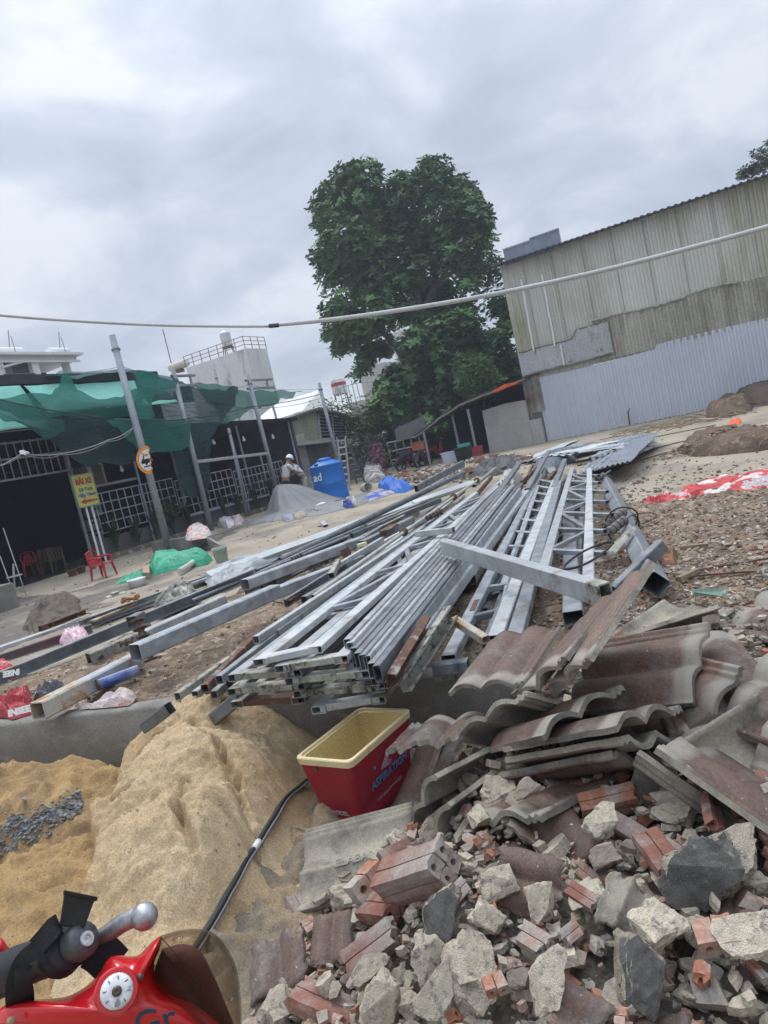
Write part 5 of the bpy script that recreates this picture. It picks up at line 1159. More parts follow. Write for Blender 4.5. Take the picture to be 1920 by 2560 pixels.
# --- left group of long beams
o, p, q = beam('box_beam', (95, 1778, .58), (345, 1648, .56), .125, .125, steel_lt, 'pale square box beam with orange rusted open mouth hanging over the kerb wall', ext=0); endrust(o, p, q, .125, .125, .42, rust_patch)
o, p, q = beam('box_beam', (338, 1632, .74), (690, 1478, .72), .13, .13, steel, 'big grey square box beam with clean black open mouth, resting on the rusty-mouthed one')
o, p, q = beam('box_beam', (690, 1482, .60), (905, 1400, .58), .12, .12, steel, 'grey box beam continuing behind the big clean-mouthed one')
o, p, q = beam('round_pipe', (247, 1712, .56), (345, 1675, .56), .085, .085, mat('blue_brushed_pipe', (.035, .07, .30), (.36, .38, .40), scale=5, rough=.5, detail=2, bump=0), 'short round pipe with faded blue paint and rusty cap beside the rusty-mouthed beam', 'pipe', cat='steel pipe')
ORG[o.name] = V(o.location); d = (q-p).normalized(); MB().lathe([(.001, 0), (.045, 0), (.047, .012), (.001, .012)], p - d*.012, 16, axis=d).build('rusty_cap', rusty, o)
beam('plate_channel', (-40, 1712, .50), (640, 1432, .62), .07, .12, steel_dk, 'long dark slate-grey channel running up from the left edge', 'c', cat='steel channel')
o, p, q = beam('box_beam', (222, 1648, .53), (362, 1588, .55), .10, .11, steel_dirty, 'short cement-smeared box beam with square black mouth beside the dark channel')
beam('box_beam', (362, 1590, .55), (560, 1500, .60), .11, .11, steel_lt, 'pale box beam between the bolt lump and the big clean-mouthed beam')
o, p, q = beam('box_beam', (612, 1462, .70), (905, 1352, .66), .13, .12, steel, 'grey box beam whose black mouth opens above the dirt hollow')
MB().box(G(640, 1476, .53), (.22, .2, .16)).build('packing_block', rustknob, label='dark lump packing up the grey box beam above the dirt hollow', cat='block')
beam('roof_gutter', (-60, 1640, .50), (640, 1405, .56), .16, .035, steel_lt, 'long wide pale folded gutter along the left side of the pile', 'plate', cat='gutter')
beam('c_purlin', (-60, 1668, .46), (230, 1570, .48), .05, .10, mat('red_edge', (.22, .10, .10), (.16, .15, .16), scale=1.2, metal=.2), 'dark red-stained purlin under the pale gutter at the left edge', 'c', cat='steel channel')
beam('c_purlin', (200, 1558, .53), (660, 1393, .56), .05, .07, steel_dk, 'dark purlin with open C end beside the pale gutter', 'c', cat='steel channel')
beam('c_purlin', (215, 1566, .47), (670, 1402, .50), .04, .06, steel, 'second thin purlin just below the dark one', 'c', cat='steel channel')
beam('c_purlin', (100, 1572, .60), (218, 1527, .60), .07, .07, rusty, 'short rust-brown channel lying on the pale gutter', 'c', cat='steel channel')
beam('wide_sheet_strip', (225, 1553, .52), (345, 1502, .54), .20, .02, rust_patch, 'cream and orange stained sheet strip joining the gutter', 'plate', cat='metal sheet')
beam('roof_gutter', (520, 1440, .60), (1180, 1208, .66), .13, .07, mat('cream_white_gutter', (.50, .53, .53), (.42, .45, .45), scale=3, rough=.5, metal=.1), 'longest pale ridge gutter along the far left side of the pile', 'plate', roll=.5, cat='gutter')
beam('roof_gutter', (1033, 1258, .66), (1190, 1205, .70), .10, .05, mat('white_gutter', (.60, .63, .62), (.52, .55, .54), rough=.5), 'white half-round gutter end lying below the big round pipe', 'plate', roll=.5, cat='gutter')
o, p, q = beam('round_pipe', (700, 1402, .60), (1160, 1182, .92), .10, .10, steel_dk, 'big dark round pipe rising to the right with its rusty mouth in the air', 'pipe', cat='steel pipe', t=.006)
o, p, q = beam('box_beam', (1040, 1222, .82), (1158, 1158, .98), .07, .13, steel_dk, 'dull deep box beam lying along the raised end of the big round pipe')
beam('round_pipe', (480, 1502, .58), (872, 1340, .62), .045, .045, steel_dk, 'thin dark round pipe left of the grey box beam', 'pipe', cat='steel pipe')
beam('round_pipe', (560, 1535-20, .55), (830, 1395, .58), .035, .035, steel_dk, 'thinner dark pipe half under the grey box beam', 'pipe', cat='steel pipe')
for i, (a, b, w_, h_, m_, lb) in enumerate([((640, 1432, .56), (870, 1345, .58), .05, .09, steel_dk, 'dark C purlin next to the long ridge gutter'), ((660, 1425, .50), (940, 1318, .53), .05, .08, steel_dk, 'second dark purlin under the ridge gutter'),
        ((700, 1440, .50), (1010, 1300, .56), .06, .06, steel, 'grey tube between the dark purlins and the thin pipe'), ((760, 1500, .56), (1040, 1340, .6), .07, .07, steel, 'grey tube beside the pipe with rusty knobs'), ((880, 1340, .6), (1100, 1250, .66), .06, .08, steel_dk, 'dark tube crossing under the big round pipe'),
        ((905, 1362, .64), (1030, 1300, .68), .10, .10, steel, 'stout grey box beam with rusty clamp on its top'), ((840, 1470, .55), (1090, 1300, .6), .06, .09, steel_dk, 'dark tube in the gap left of the upper truss'), ((700, 1560, .5), (1000, 1370, .56), .05, .08, steel_dk, 'dark tube along the dirt hollow'),
        ((870, 1405, .62), (1080, 1290, .66), .05, .05, steel_lt, 'pale slim tube left of the rusty-knobbed pipe')]):
    beam('steel_tube', a, b, w_, h_, m_, lb, 'c' if 'purlin' in lb else 'box', cat='steel tube', group=GT)
o, p, q = beam('knobbed_pipe', (782, 1492, .74), (1195, 1200, .84), .042, .042, white_pipe, 'long thin cream pipe with three rusty knobs lying on the pile', 'pipe', cat='steel pipe')
ORG[o.name] = V(o.location); d = (q-p).normalized()
for f in (.37, .735, .985):
    c_ = p.lerp(q, f); MB().lathe([(.001, -.03), (.05, -.028), (.055, 0), (.05, .02), (.03, .035), (.001, .035)], c_ + V((0, 0, .01)), 12, axis=V((0, -.7, .7))).build('rusty_knob', rustknob, o)
# clamps, bolt lumps and springs left on the steel
def lump(c, r, n, seed, label, mt=rustknob, name='rusty_bolt_cluster', cat='bolt cluster', axis=V((1, 0, 0)), L_=.2):
    rr = random.Random(seed); t = empty(name, c, label, cat); ax = axis.normalized(); m = MB()
    m.tube([c - ax*L_/2, c + ax*L_/2], r*.45, 8); m.build('shaft', rusty, t)
    for k in range(n):
        q = c + ax*(L_*(k/(n-1)-.5)); MB().lathe([(.001, -.010), (r, -.009), (r*1.1, 0), (r, .009), (.001, .010)], q, 10, axis=ax + J(.08)).build('ring', mt, t)
    return t
lump(G(360, 1600, .74), .055, 6, 1, 'ribbed rusty bolt column standing on the dark channel', axis=V((.2, -.3, -1)), L_=.34)
beam('upright_bracket', (330, 1555, .80), (352, 1542, .80), .10, .10, steel_dk, 'dark square bracket on top of the ribbed bolt column', cat='bracket')
MB().box(G(352, 1618, .62), (.04, .04, .40), Matrix.Rotation(.3, 3, 'Y')).build('rusty_bracket', rusty, label='rusty flat bracket leaning on the ribbed bolt column', cat='bracket')
lump(G(1085, 1288, .85), .035, 5, 2, 'rusty bolt cluster on the thin cream pipe near the upper truss', axis=V((.8, .5, .1)), L_=.22)
lump(G(742, 1392, .72), .03, 4, 3, 'small grey valve cluster on the thin dark pipe', steel_dk, axis=V((.6, .7, .1)), L_=.14)
lump(G(315, 1606, .62), .03, 3, 4, 'small muddy bolt on the cement-smeared beam', axis=V((1, .3, 0)), L_=.1)
o = MB(); p = G(860, 1375, .76); o.prism([p + V(x) for x in ((-.05, 0, 0), (.03, 0, .02), (.05, .02, -.14), (-.02, .02, -.16))], V((.03, .05, 0))).build('rusty_clamp', rusty, label='rusty flat clamp hanging over the grey box beam', cat='clamp')
beam('rust_bracket', (960, 1328, .72), (985, 1312, .72), .14, .02, rusty, 'rusty plate bracket on the stout grey beam', 'plate', cat='bracket')
MB().box(G(905, 1362, .76), (.11, .07, .045), Matrix.Rotation(.5, 3, 'Z')).build('foam_block', mat('cream_foam', (.62, .57, .36), (.55, .5, .3)), label='small cream foam block lying on the left beams', cat='block', bevel=.006)
p = G(290, 1487, .64); t = empty('rusty_socket', p, 'pale steel plate with round socket beside an orange rusted ring', 'fitting')
MB().box(p, (.26, .2, .012), Matrix.Rotation(.5, 3, 'Z')).build('plate', steel_dirty, t); MB().lathe([(.05, 0), (.06, .04), (.035, .05), (.02, .05), (.02, 0)], p + V((.0, -.02, 0)), 14).build('socket', steel_dirty, t)
p = G(325, 1497, .64); m = MB(); m.tube([p + V((.11*math.cos(a), .06*math.sin(a), .02*math.sin(3*a))) for a in [k*6.2832/14 for k in range(15)]], .018, 6, radii=[rnd(.012, .024) for _ in range(15)]); m.build('rusty_ring', mat('orange_rust', (.34, .14, .05), (.2, .09, .04), scale=12, rough=.95, bump=.8), label='orange rusted chain ring lying on the pale gutter', cat='ring')
# muddy roll / root bundle on the left
cr('mud_bundle', [(55, 1575), (75, 1535), (110, 1505), (165, 1490), (200, 1500), (205, 1535), (150, 1560), (90, 1582)], .20, mat('muddy_cloth', (.15, .12, .095), (.08, .07, .06), scale=8, rough=1, bump=.8), 'brown mud-caked bundle of sacking behind the pale gutter', 'bundle', fr=10, seed=6, z=YZ)
cr('crumpled_sheet', [(385, 1535), (420, 1500), (470, 1482), (500, 1490), (490, 1512), (430, 1530)], .22, steel_dirty, 'torn crumpled metal sheet bent up between the left beams', 'metal sheet', fr=5, seed=9, z=.50)
cr('crumpled_foil', [(505, 1445), (530, 1428), (600, 1405), (720, 1375), (700, 1395), (640, 1430), (560, 1462), (520, 1465)], .13, mat('pale_grey_sheeting', (.30, .32, .335), (.23, .245, .26), scale=4, rough=.5), 'crumpled pale grey sheeting wrapped round the ridge gutter', 'sheeting', fr=7, seed=12, z=.52)
cr('plastic_bag', [(150, 1612), (160, 1592), (190, 1583), (222, 1590), (225, 1604), (200, 1615)], .13, plastic_p, 'pink plastic bag on the ground under the left beams', 'plastic bag', seed=4)
cr('sack', [(-40, 1735), (-40, 1690), (0, 1674), (40, 1674), (58, 1690), (40, 1705), (0, 1715)], .16, sack_red, 'red and white cement sack under the dark channel at the left edge', 'sack', fr=5, seed=8)
s_lo = cr('sack', [(-20, 1790), (0, 1768), (40, 1750), (75, 1728), (82, 1760), (76, 1788), (30, 1800)], .14, mat('plain_red_sack', (.36, .03, .04), (.30, .025, .035), scale=5, rough=.5, bump=.2, bscale=20, c3=(.62, .56, .54), sscale=3, st=.64, sw=.02, detail=2), 'bright red cement sack lying against the kerb wall at the left edge', 'sack', fr=4, seed=5, z=.47)
cr('sack', [(82, 1770), (95, 1745), (130, 1725), (165, 1722), (170, 1735), (130, 1760)], .12, plastic_k, 'black and grey plastic sack beside the bright red one', 'sack', fr=6, seed=15)
cr('paper_sack', [(198, 1775), (240, 1762), (300, 1740), (335, 1730), (342, 1745), (325, 1765), (250, 1772)], .07, mat('pink_printed_paper', (.50, .44, .42), (.42, .37, .35), scale=5, c3=(.5, .2, .18), sscale=12, st=.62), 'pale pink printed paper sack on the kerb wall under the rusty-mouthed beam', 'sack', fr=4, seed=16, z=.47)
def writing(par, s, p, size, xd, ud, mt=white_pl, bold=.004):
    ORG.setdefault(par.name, V(par.location)); return text(s, 'lettering', size, p, xd, ud, mt, par, .001, bold=bold)
writing(s_lo, 'INSEE', G(48, 1778, .64), .06, V((1, .12, .0)), V((0, .35, 1)))
p = G(25, 1680, .60)
t = [o for o in bpy.data.objects if o.name.startswith('sack') and 'under the dark channel' in o.get('label', '')][0]
writing(t, 'INSEE', G(28, 1682, .60), .07, V((-1, .2, 0)), V((0, -.4, -1)))
clutter(46, ((520, 1470), (900, 1560)), ((1040, 1250), (1210, 1225)), 4, 'thin loose length of steel buried between the bigger left-hand tubes', 'loose steel lengths')
clutter(12, ((1060, 1640), (1260, 1590)), ((1310, 1200), (1400, 1195)), 5, 'thin loose length of steel under the right-hand ladder trusses', 'loose steel lengths under the right trusses')
clutter(14, ((1180, 1250), (1400, 1230)), ((1250, 1170), (1450, 1150)), 6, 'short loose steel length at the far end of the pile', 'loose steel lengths at the far end')
# --- trusses
def truss(nl, nr, fl, fr_, w_, h_, n, label, mt=steel, webm=None, style='warren', endbar=True, jut=0, group='steel trusses in the salvage pile', wz=.0, endm=None, name='steel_truss'):
    A0, A1, C0, C1 = G(*nl), G(*fl), G(*nr), G(*fr_); t = empty(name, A0, label, 'steel truss', group)
    MB().boxtube(A0, A1, w_, h_).build('chord', mt, t); MB().boxtube(C0, C1, w_, h_).build('chord', mt, t)
    ww = w_*.62; hh = h_*.8; wm = webm or mt
    if endbar: MB().boxtube(A0 + (A1-A0).normalized()*w_*.6 , C0 + (C1-C0).normalized()*w_*.6, w_*.9, h_*.92).build('end_bar', endm or mt, t)
    for k in range(1, n+1):
        t0 = k/(n+1.0); t1 = (k+.5)/(n+1.0); a, c = A0.lerp(A1, t0), C0.lerp(C1, t0)
        if style in ('warren', 'ladder', 'both'):
            cc = c + (c-a)*(jut*rnd(.3, 1.0) if jut else 0)
            MB().boxtube(a, cc, ww, hh).build('web', wm, t)
        if style in ('warren', 'both') and k < n:
            b_ = C0.lerp(C1, (k+1)/(n+1.0)) if k % 2 else A0.lerp(A1, (k+1)/(n+1.0)); s_ = a if k % 2 else c
            MB().boxtube(s_, b_, ww*.9, hh*.9).build('web', wm, t)
    return t
Z0 = .86
TR = [((650, 1657), (788, 1626), (1190, 1234), (1243, 1218), 'uppermost flat truss of the front stack with pale open mouths', steel_lt, None, 6),
      ((704, 1673), (852, 1650), (1200, 1245), (1262, 1225), 'second flat truss of the front stack, shifted to the right', steel_lt, steel_dirty, 5),
      ((585, 1695), (735, 1685), (1150, 1262), (1205, 1246), 'third flat truss of the front stack with a dirty end bar, shifted left', steel, steel_dirty, 5),
      ((730, 1704), (905, 1688), (1195, 1262), (1270, 1240), 'fourth flat truss of the front stack, end bar cream and brown', steel, steel_dirty, 4),
      ((585, 1730), (745, 1718), (1140, 1280), (1200, 1262), 'fifth flat truss of the front stack with cream end bar at the left', steel_dirty, steel_dirty, 3),
      ((750, 1736), (945, 1722), (1190, 1280), (1270, 1260), 'sixth flat truss of the front stack with blackened mouths', steel_dirty, steel_dirty, 3),
      ((592, 1762), (745, 1752), (1130, 1300), (1190, 1285), 'lowest left truss of the front stack with rust-brown end bar', steel_dirty, rusty, 2),
      ((796, 1776), (945, 1752), (1190, 1310), (1270, 1285), 'lowest right truss of the front stack lying on the kerb wall', steel_lt, steel_lt, 3)]
zs = [.865, .815, .775, .725, .675, .625, .575, .53]
for (nl, nr, fl, fr_, lb, mt_, em, n), z in zip(TR, zs):
    truss((*nl, z), (*nr, z), (*fl, z*.93), (*fr_, z*.93), .082, .042, n, lb, mt_, steel, endm=em)
# bundle of tubes on edge, right of the stack
NB = 9
for i in range(NB):
    f = i/(NB-1); z = .84 - .10*f + rnd(-.01, .01)
    a = (868 + 84*f + rnd(-3, 3), 1618 + 74*f + rnd(-6, 6), z); b = (1240 + 60*f, 1212 + 12*f + rnd(-4, 4), .80 - .06*f)
    beam('steel_tube', a, b, .042, .085, (steel, steel_lt, steel, steel_dk)[i % 4], 'tube on edge in the tight middle bundle, number %s from the left truss' % ('one two three four five six seven eight nine'.split()[i]), group='tight middle bundle of tubes', cat='steel tube')
    if i % 2 == 0 and i < 8: beam('steel_tube', (a[0]+6, a[1]+26, z-.09), (b[0]+10, b[1]+14, .68), .042, .07, steel_dk, 'dull tube in the lower layer of the middle bundle, under tube %s' % ('one', 'three', 'five', 'seven')[i//2], group='tight middle bundle of tubes', cat='steel tube')
beam('flat_tube', (962, 1712, .64), (1318, 1222, .68), .085, .045, steel_lt, 'broad flat pale tube just right of the middle bundle', cat='steel tube', group=GT)
beam('flat_tube', (1020, 1640, .66), (1332, 1216, .66), .05, .085, steel_lt, 'second pale tube right of the middle bundle', cat='steel tube', group=GT)
beam('flat_tube', (1045, 1600, .62), (1345, 1210, .64), .05, .085, steel, 'third grey tube right of the middle bundle', cat='steel tube', group=GT)
beam('c_purlin', (978, 1704, .70), (1066, 1556, .78), .05, .085, rusty, 'short rust-brown channel at the right front of the pile', 'c', cat='steel channel', roll=.3)
beam('c_purlin', (1008, 1714, .62), (1128, 1530, .80), .055, .09, steel_dirty, 'short dirty channel rising beside the rust-brown one', 'c', cat='steel channel', roll=-.2)
o, p, q = beam('cross_piece', (1135, 1550, .74), (1215, 1600, .66), .05, .05, rust_patch, 'short rust-stained piece bridging to the ladder truss', cat='steel tube')
beam('dark_box', (1085, 1672, .55), (1172, 1662, .55), .08, .07, mat('peeling_navy', (.05, .07, .10), (.22, .23, .21), scale=7, detail=3), 'short box with peeling navy paint at the kerb wall beside the tiles', cat='steel tube')
beam('dark_box', (1088, 1690, .48), (1165, 1680, .48), .08, .05, steel_dirty, 'dirty short box under the navy one', cat='steel tube')
# left splay of tubes
for i, (a, b, m_, lb) in enumerate([((444, 1742, .55), (800, 1490, .62), steel_dirty, 'leftmost splayed tube with muddy mouth'), ((458, 1762, .50), (820, 1500, .56), steel_dirty, 'low tube below the leftmost splayed one'), ((488, 1738, .56), (850, 1470, .62), steel, 'third splayed tube from the left'),
        ((512, 1722, .62), (648, 1585, .66), rusty, 'rust-brown splayed tube on the left of the stack'), ((535, 1738, .58), (880, 1440, .64), steel_dirty, 'cream dirty splayed tube right of the rust-brown one'), ((548, 1700, .68), (905, 1420, .70), steel, 'upper grey splayed tube beside the front stack'),
        ((575, 1712, .62), (930, 1410, .66), steel_dk, 'shadowed splayed tube touching the front stack'), ((640, 1600, .74), (1000, 1362, .76), steel_lt, 'pale splayed tube lying highest at the left of the stack'), ((690, 1585, .70), (1060, 1320, .74), steel, 'long splayed tube below the cream pipe')]):
    beam('steel_tube', a, b, .05, .055, m_, lb, group='splayed tubes left of the front stack', cat='steel tube')
beam('dark_box_tube', (540, 1792, .46), (606, 1738, .60), .09, .08, steel_dk, 'slate box tube poking down over the sand peak', cat='steel tube')
beam('dark_box_tube', (362, 1818, .50), (425, 1770, .62), .06, .07, steel_dk, 'dark tube end sticking out of the sand by the wall', cat='steel tube')
beam('short_tube', (828, 1440, .76), (845, 1405, .80), .06, .06, steel_dirty, 'short rusty-mouthed stub standing among the left tubes', cat='steel tube')
beam('thin_tube', (835, 1420, .70), (955, 1348, .72), .05, .05, steel_lt, 'short pale tube ending in a square mouth at the rusty stub', cat='steel tube')
beam('cross_tube', (1040, 1335, .92), (1134, 1325, .92), .05, .06, steel_lt, 'short pale tube across the far end of the upper truss', cat='steel tube')
beam('cross_tube', (905, 1500, .70), (1010, 1440, .72), .04, .05, steel_dk, 'dark brace seen through the upper truss', cat='steel tube')
# ladder trusses on the right
truss((1122, 1650, .58), (1222, 1612, .55), (1352, 1188, .66), (1392, 1196, .62), .085, .06, 11, 'ladder truss with many rungs, right of the middle bundle', steel, style='ladder', endbar=False)
truss((1150, 1610, .50), (1250, 1560, .50), (1330, 1200, .58), (1372, 1204, .56), .06, .05, 8, 'lower truss glimpsed through the rungs of the ladder truss', steel_dk, style='warren', endbar=False)
beam('wide_beam', (1240, 1600, .62), (1388, 1204, .70), .095, .06, steel_lt, 'left one of two pale flat beams lying side by side with the hinge seam', cat='steel tube')
beam('wide_beam', (1288, 1598, .62), (1398, 1206, .70), .095, .06, steel, 'right one of the two pale flat beams lying side by side', cat='steel tube')
beam('wide_beam', (1268, 1592, .54), (1394, 1215, .60), .19, .05, steel_dk, 'dull flat member under the two pale flat beams', cat='steel tube')
truss((1352, 1452, .74), (1472, 1458, .74), (1431, 1172, .70), (1474, 1174, .70), .075, .05, 7, 'raised truss on the right with rungs jutting out past its outer chord', steel_lt, steel, style='both', endbar=False, jut=.7)
truss((1345, 1440, .52), (1440, 1440, .52), (1415, 1190, .54), (1466, 1190, .54), .06, .05, 5, 'lower truss in the shadow of the raised one', steel_dk, style='warren', endbar=False)
beam('box_beam', (1434, 1545, .56), (1420, 1230, .56), .125, .09, steel, 'grey box beam with open mouth under the raised truss and crossing beam')
o, p, q = beam('crossing_beam', (1515, 1488, .86), (1112, 1366, .92), .075, .125, steel_lt, 'pale deep beam lying crosswise on top of all the right-hand steel', t=.005)
ORG[o.name] = V(o.location); d = (q-p).normalized(); MB().boxtube(p - d*.003, p + d*.12, .08, .13, .009).build('end_plate', steel_dirty, o)
beam('steel_tube', (1180, 1330, .76), (1300, 1155, .86), .10, .05, steel_dk, 'dull plank-like tube rising steeply at the far end of the middle bundle', group=GT)
for i, (a, b, lb) in enumerate((((1318, 1225, .70), (1372, 1128, .84), 'grey bar end standing up behind the ladder truss'), ((1385, 1220, .70), (1412, 1150, .80), 'second grey bar end standing up behind the two flat beams'), ((1185, 1215, .66), (1240, 1170, .70), 'short greenish tube by the rusty knob at the far left end'))):
    beam('steel_tube', a, b, .08, .05, steel_dk if i < 2 else steel_dirty, lb, group=GT)
# square post with cross arm, insulators and wire loops
o, p, q = beam('square_post', (1640, 1462, .60), (1512, 1200, .56), .135, .135, steel, 'heavy square steel post with cross arm and insulators lying on the dirt', roll=math.radians(45), cat='post')
ORG[o.name] = V(o.location); pp = o; D = (q-p).normalized()
c1 = G(1538, 1478, .52); c2 = G(1656, 1362, .74); MB().boxtube(c1, c2, .07, .09, .004).build('cross_arm', steel_dk, pp)
for f0, n in ((.30, 4), (.36, 5), (.95, 3)):
    base = p.lerp(q, f0) + V((-.09 if f0 < .9 else -.05, -.02, .10)); sd = V((.85, .45, .25)).normalized()
    MB().tube([base - sd*.20 + V((0, 0, 0)), base + sd*.20], .012, 6).build('bolt_rod', steel_dk, pp)
    for k in range(n):
        c_ = base + sd*((k - n/2)*.062); MB().lathe([(.001, -.022), (.042, -.02), (.045, -.008), (.028, 0), (.045, .008), (.042, .02), (.001, .022)], c_, 12, axis=sd).build('insulator', mat('grey_brown_insulator', (.20, .18, .16), (.12, .10, .09), scale=12, rough=.5), pp, smooth=True)
MB().prism([p.lerp(q, .20) + V(x) for x in ((-.30, 0, -.03), (-.05, .05, .10), (.02, .0, .14), (-.22, -.1, 0))], V((0, .03, .02))).build('bracket', steel_dirty, pp)
def loopwire(c, r, nrm, label, rad=.008, turns=1.3, sq=.8):
    x = V(nrm).orthogonal().normalized(); y = V(nrm).normalized().cross(x)
    pts = [c + x*(r*math.cos(a)*(1+.06*math.sin(3*a))) + y*(r*sq*math.sin(a)) + V((0, 0, .01*a)) for a in [k*6.2832*turns/30 for k in range(31)]]
    return MB().tube(pts, rad, 6).build('wire_loop', cable_blk, label=label, cat='wire', group='loose black wire loops on the right steel')
loopwire(G(1555, 1320, .60), .17, (.5, .9, .2), 'black wire loop hooped round the middle of the square post')
loopwire(G(1600, 1310, .45), .26, (0, 0, 1), 'thin wire coil on the dirt right of the square post', .005, 1.6, .6)
loopwire(G(1480, 1395, .80), .34, (.25, -.3, 1), 'black cable loop lying over the raised truss towards the insulators', .008, 1.05, .22)
loopwire(G(680, 1500, .62), .12, (.2, .6, 1), 'small black loop on the big clean-mouthed beam', .005, .8, .5)
# corrugated sheets heaped behind the trusses
def corrsheet(p, lx, ly, waves, mt, label, wz=.018, group='used corrugated sheets behind the trusses'):
    rows = []; n = waves*4; m_ = 8
    for i in range(m_+1):
        r = []
        for k in range(n+1):
            f, g = k/n, i/m_; q = p + lx*f + ly*g; r.append(q + V((0, 0, wz*math.sin(f*waves*6.2832) + .05*nz(q*1.3 + V((0, 0, p.z*5))) - .03*g)))
        rows.append(r)
    return MB().grid(rows).build('corrugated_sheet', mt, label=label, cat='corrugated sheet', group=group, thick=.006)
shm = [mat('used_sheet_a', (.40, .43, .47), (.30, .33, .37), scale=2, rough=.5, metal=.3, c3=(.2, .19, .17), sscale=4, st=.62), mat('used_sheet_b', (.33, .35, .37), (.22, .24, .26), scale=2, rough=.6, metal=.3, c3=(.15, .13, .10), sscale=4, st=.6), mat('used_sheet_c', (.58, .60, .60), (.46, .48, .48), scale=2, rough=.5)]
ordn = 'bottom second third fourth fifth sixth top'.split()
for i in range(7):
    a = G(1448 + i*7, 1183 - i*1.5, .46 + i*.045); b = G(1565 + i*2, 1162 - i*2, .46 + i*.045); c = G(1525 + i*10, 1096, .50 + i*.04)
    corrsheet(a, b-a, c-a, 7, shm[i % 2], '%s sheet of the neat corrugated stack right of centre' % ordn[i])
for i in range(6):
    a = G(1270 + i*22, 1165 - i*6, .46 + i*.05); b = G(1330 + i*25, 1150 - i*4, .46 + i*.05); c = G(1400 + i*28, 1108 + (i % 3)*4, .5 + i*.04)
    corrsheet(a, b-a, c-a, 4, shm[(i+2) % 3], '%s sheet of the spread pale corrugated heap towards the lean-to' % ordn[i])
beam('sheet_strip', (1480, 1142, .70), (1600, 1098, .66), .05, .03, shm[2], 'white strip along the edge of the neat corrugated stack', 'plate', cat='metal sheet')
a = G(1530, 1160, .62); b = G(1560, 1158, .60); c = G(1630, 1102, .58); corrsheet(a, b-a, c-a, 1, shm[2], 'white smooth sheet leaning on the right side of the neat corrugated stack')
cr('grey_foil', [(1325, 1190), (1390, 1180), (1440, 1150), (1450, 1122), (1400, 1128), (1340, 1160)], .30, mat('slate_foil', (.16, .18, .21), (.11, .125, .15), scale=4, rough=.4), 'dark smooth sheeting bulging between the two corrugated heaps', 'sheeting', fr=4, seed=22, sharp=False)
cr('black_netting', [(1180, 1190), (1200, 1175), (1250, 1160), (1290, 1158), (1300, 1172), (1240, 1190)], .30, mat('dark_tangle', (.05, .05, .055), (.12, .12, .12), scale=12), 'dark tangled netting at the left end of the corrugated heap', 'netting', fr=12, seed=23)
cr('white_cloth', [(1245, 1222), (1262, 1205), (1290, 1196), (1310, 1205), (1290, 1222)], .26, mat('dirty_white_cloth', (.48, .46, .43), (.36, .34, .32), scale=8), 'dirty white cloth bundle at the far end of the middle bundle', 'cloth', fr=8, seed=24)
p = G(1236, 1168); MB().ball(p + V((0, 0, .07)), .08, 6, (1, .8, .8)).build('small_jar', rustknob, label='small brown jar alone on the slab left of the black netting', cat='jar')
for i, (P, lb) in enumerate(((((1520, 1175), (1700, 1120), (1790, 1085), (1700, 1105), (1640, 1120)), 'thin wire trailing from the corrugated stack across the slab'), (((1640, 1092), (1760, 1068), (1790, 1062)), 'bent grey rod on the slab near the dirt heaps'))):
    MB().tube(catmull([G(u, v, YZ+.02) for u, v in P], 6), .012, 5).build('loose_wire', rusty, label=lb, cat='wire')
rr = random.Random(3); m = MB()
for k in range(46):
    p = G(rr.uniform(1640, 1800), 0 + 1092 - rr.uniform(0, 26) - (0), YZ); 
    p = W(rr.uniform(20.5, 24.5), rr.uniform(.8, 4.5), YZ+.02); d = (V((1, -.55, 0)) + V((rr.uniform(-.5, .5), rr.uniform(-.5, .5), 0))).normalized()*rr.uniform(.4, 1.3); m.tube([p, p+d*.5+V((0, 0, rr.uniform(0, .2))), p+d], .012, 4)
m.build('twig_litter', wood, kind='stuff', label='litter of twigs and thin rods on the slab before the pale warehouse sheets', cat='litter')
# dirt heaps with orange rag, red sack on the right
def heap(pix, h, label, seed, mt=mat('heap_earth', (.17, .115, .08), (.09, .065, .045), scale=4, rough=1, bump=1.0, bscale=16, c3=(.26, .21, .16), sscale=8, st=.62), top=None, fr=6):
    P = [G(u, v, YZ) for u, v in pix]; return crumple(P, h, YZ, fr, seed, 26, 12, sharp=False).build('dirt_heap', mt, smooth=False, label=label, cat='dirt heap', group='dirt heaps on the slab')
heap([(1690, 1130), (1720, 1108), (1770, 1090), (1860, 1088), (1940, 1100), (1990, 1110), (1900, 1128), (1800, 1140), (1740, 1142)], .40, 'nearest dirt heap, topped with an orange rag', 31)
heap([(1765, 1045), (1780, 1025), (1830, 1005), (1880, 1010), (1880, 1028), (1820, 1045)], .50, 'middle dirt heap, small and brown', 32)
heap([(1820, 1020), (1845, 990), (1900, 975), (2000, 960), (2060, 985), (1960, 1010), (1880, 1018)], .85, 'farthest and darkest dirt heap at the right edge', 33, mat('dark_earth', (.11, .085, .065), (.07, .055, .045), scale=3, rough=1, bump=.9, bscale=14))
cr('orange_rag', [(1812, 1070), (1828, 1052), (1850, 1048), (1856, 1058), (1838, 1066)], .07, orange_t, 'orange rag on top of the nearest dirt heap', 'rag', z=YZ+.20, rings=5)
def heapchips(cx, R, H, n, seed, lb):
    def f(rr):
        a = rr.uniform(0, 6.28); r = R*math.sqrt(rr.random()); return cx + V((math.cos(a)*r*1.5, math.sin(a)*r*.8, H*(1-r/R)*.85 + .03))
    chips('heap_rubble', n, f, .015, .05, [chip1, chip2, chip4, chip4], lb, seed)
heapchips(G(1830, 1112, YZ), .95, .36, 700, 41, 'stones and brick crumbs in the nearest dirt heap')
heapchips(G(1925, 1000, YZ), 1.3, .7, 300, 42, 'stones in the farthest dirt heap')
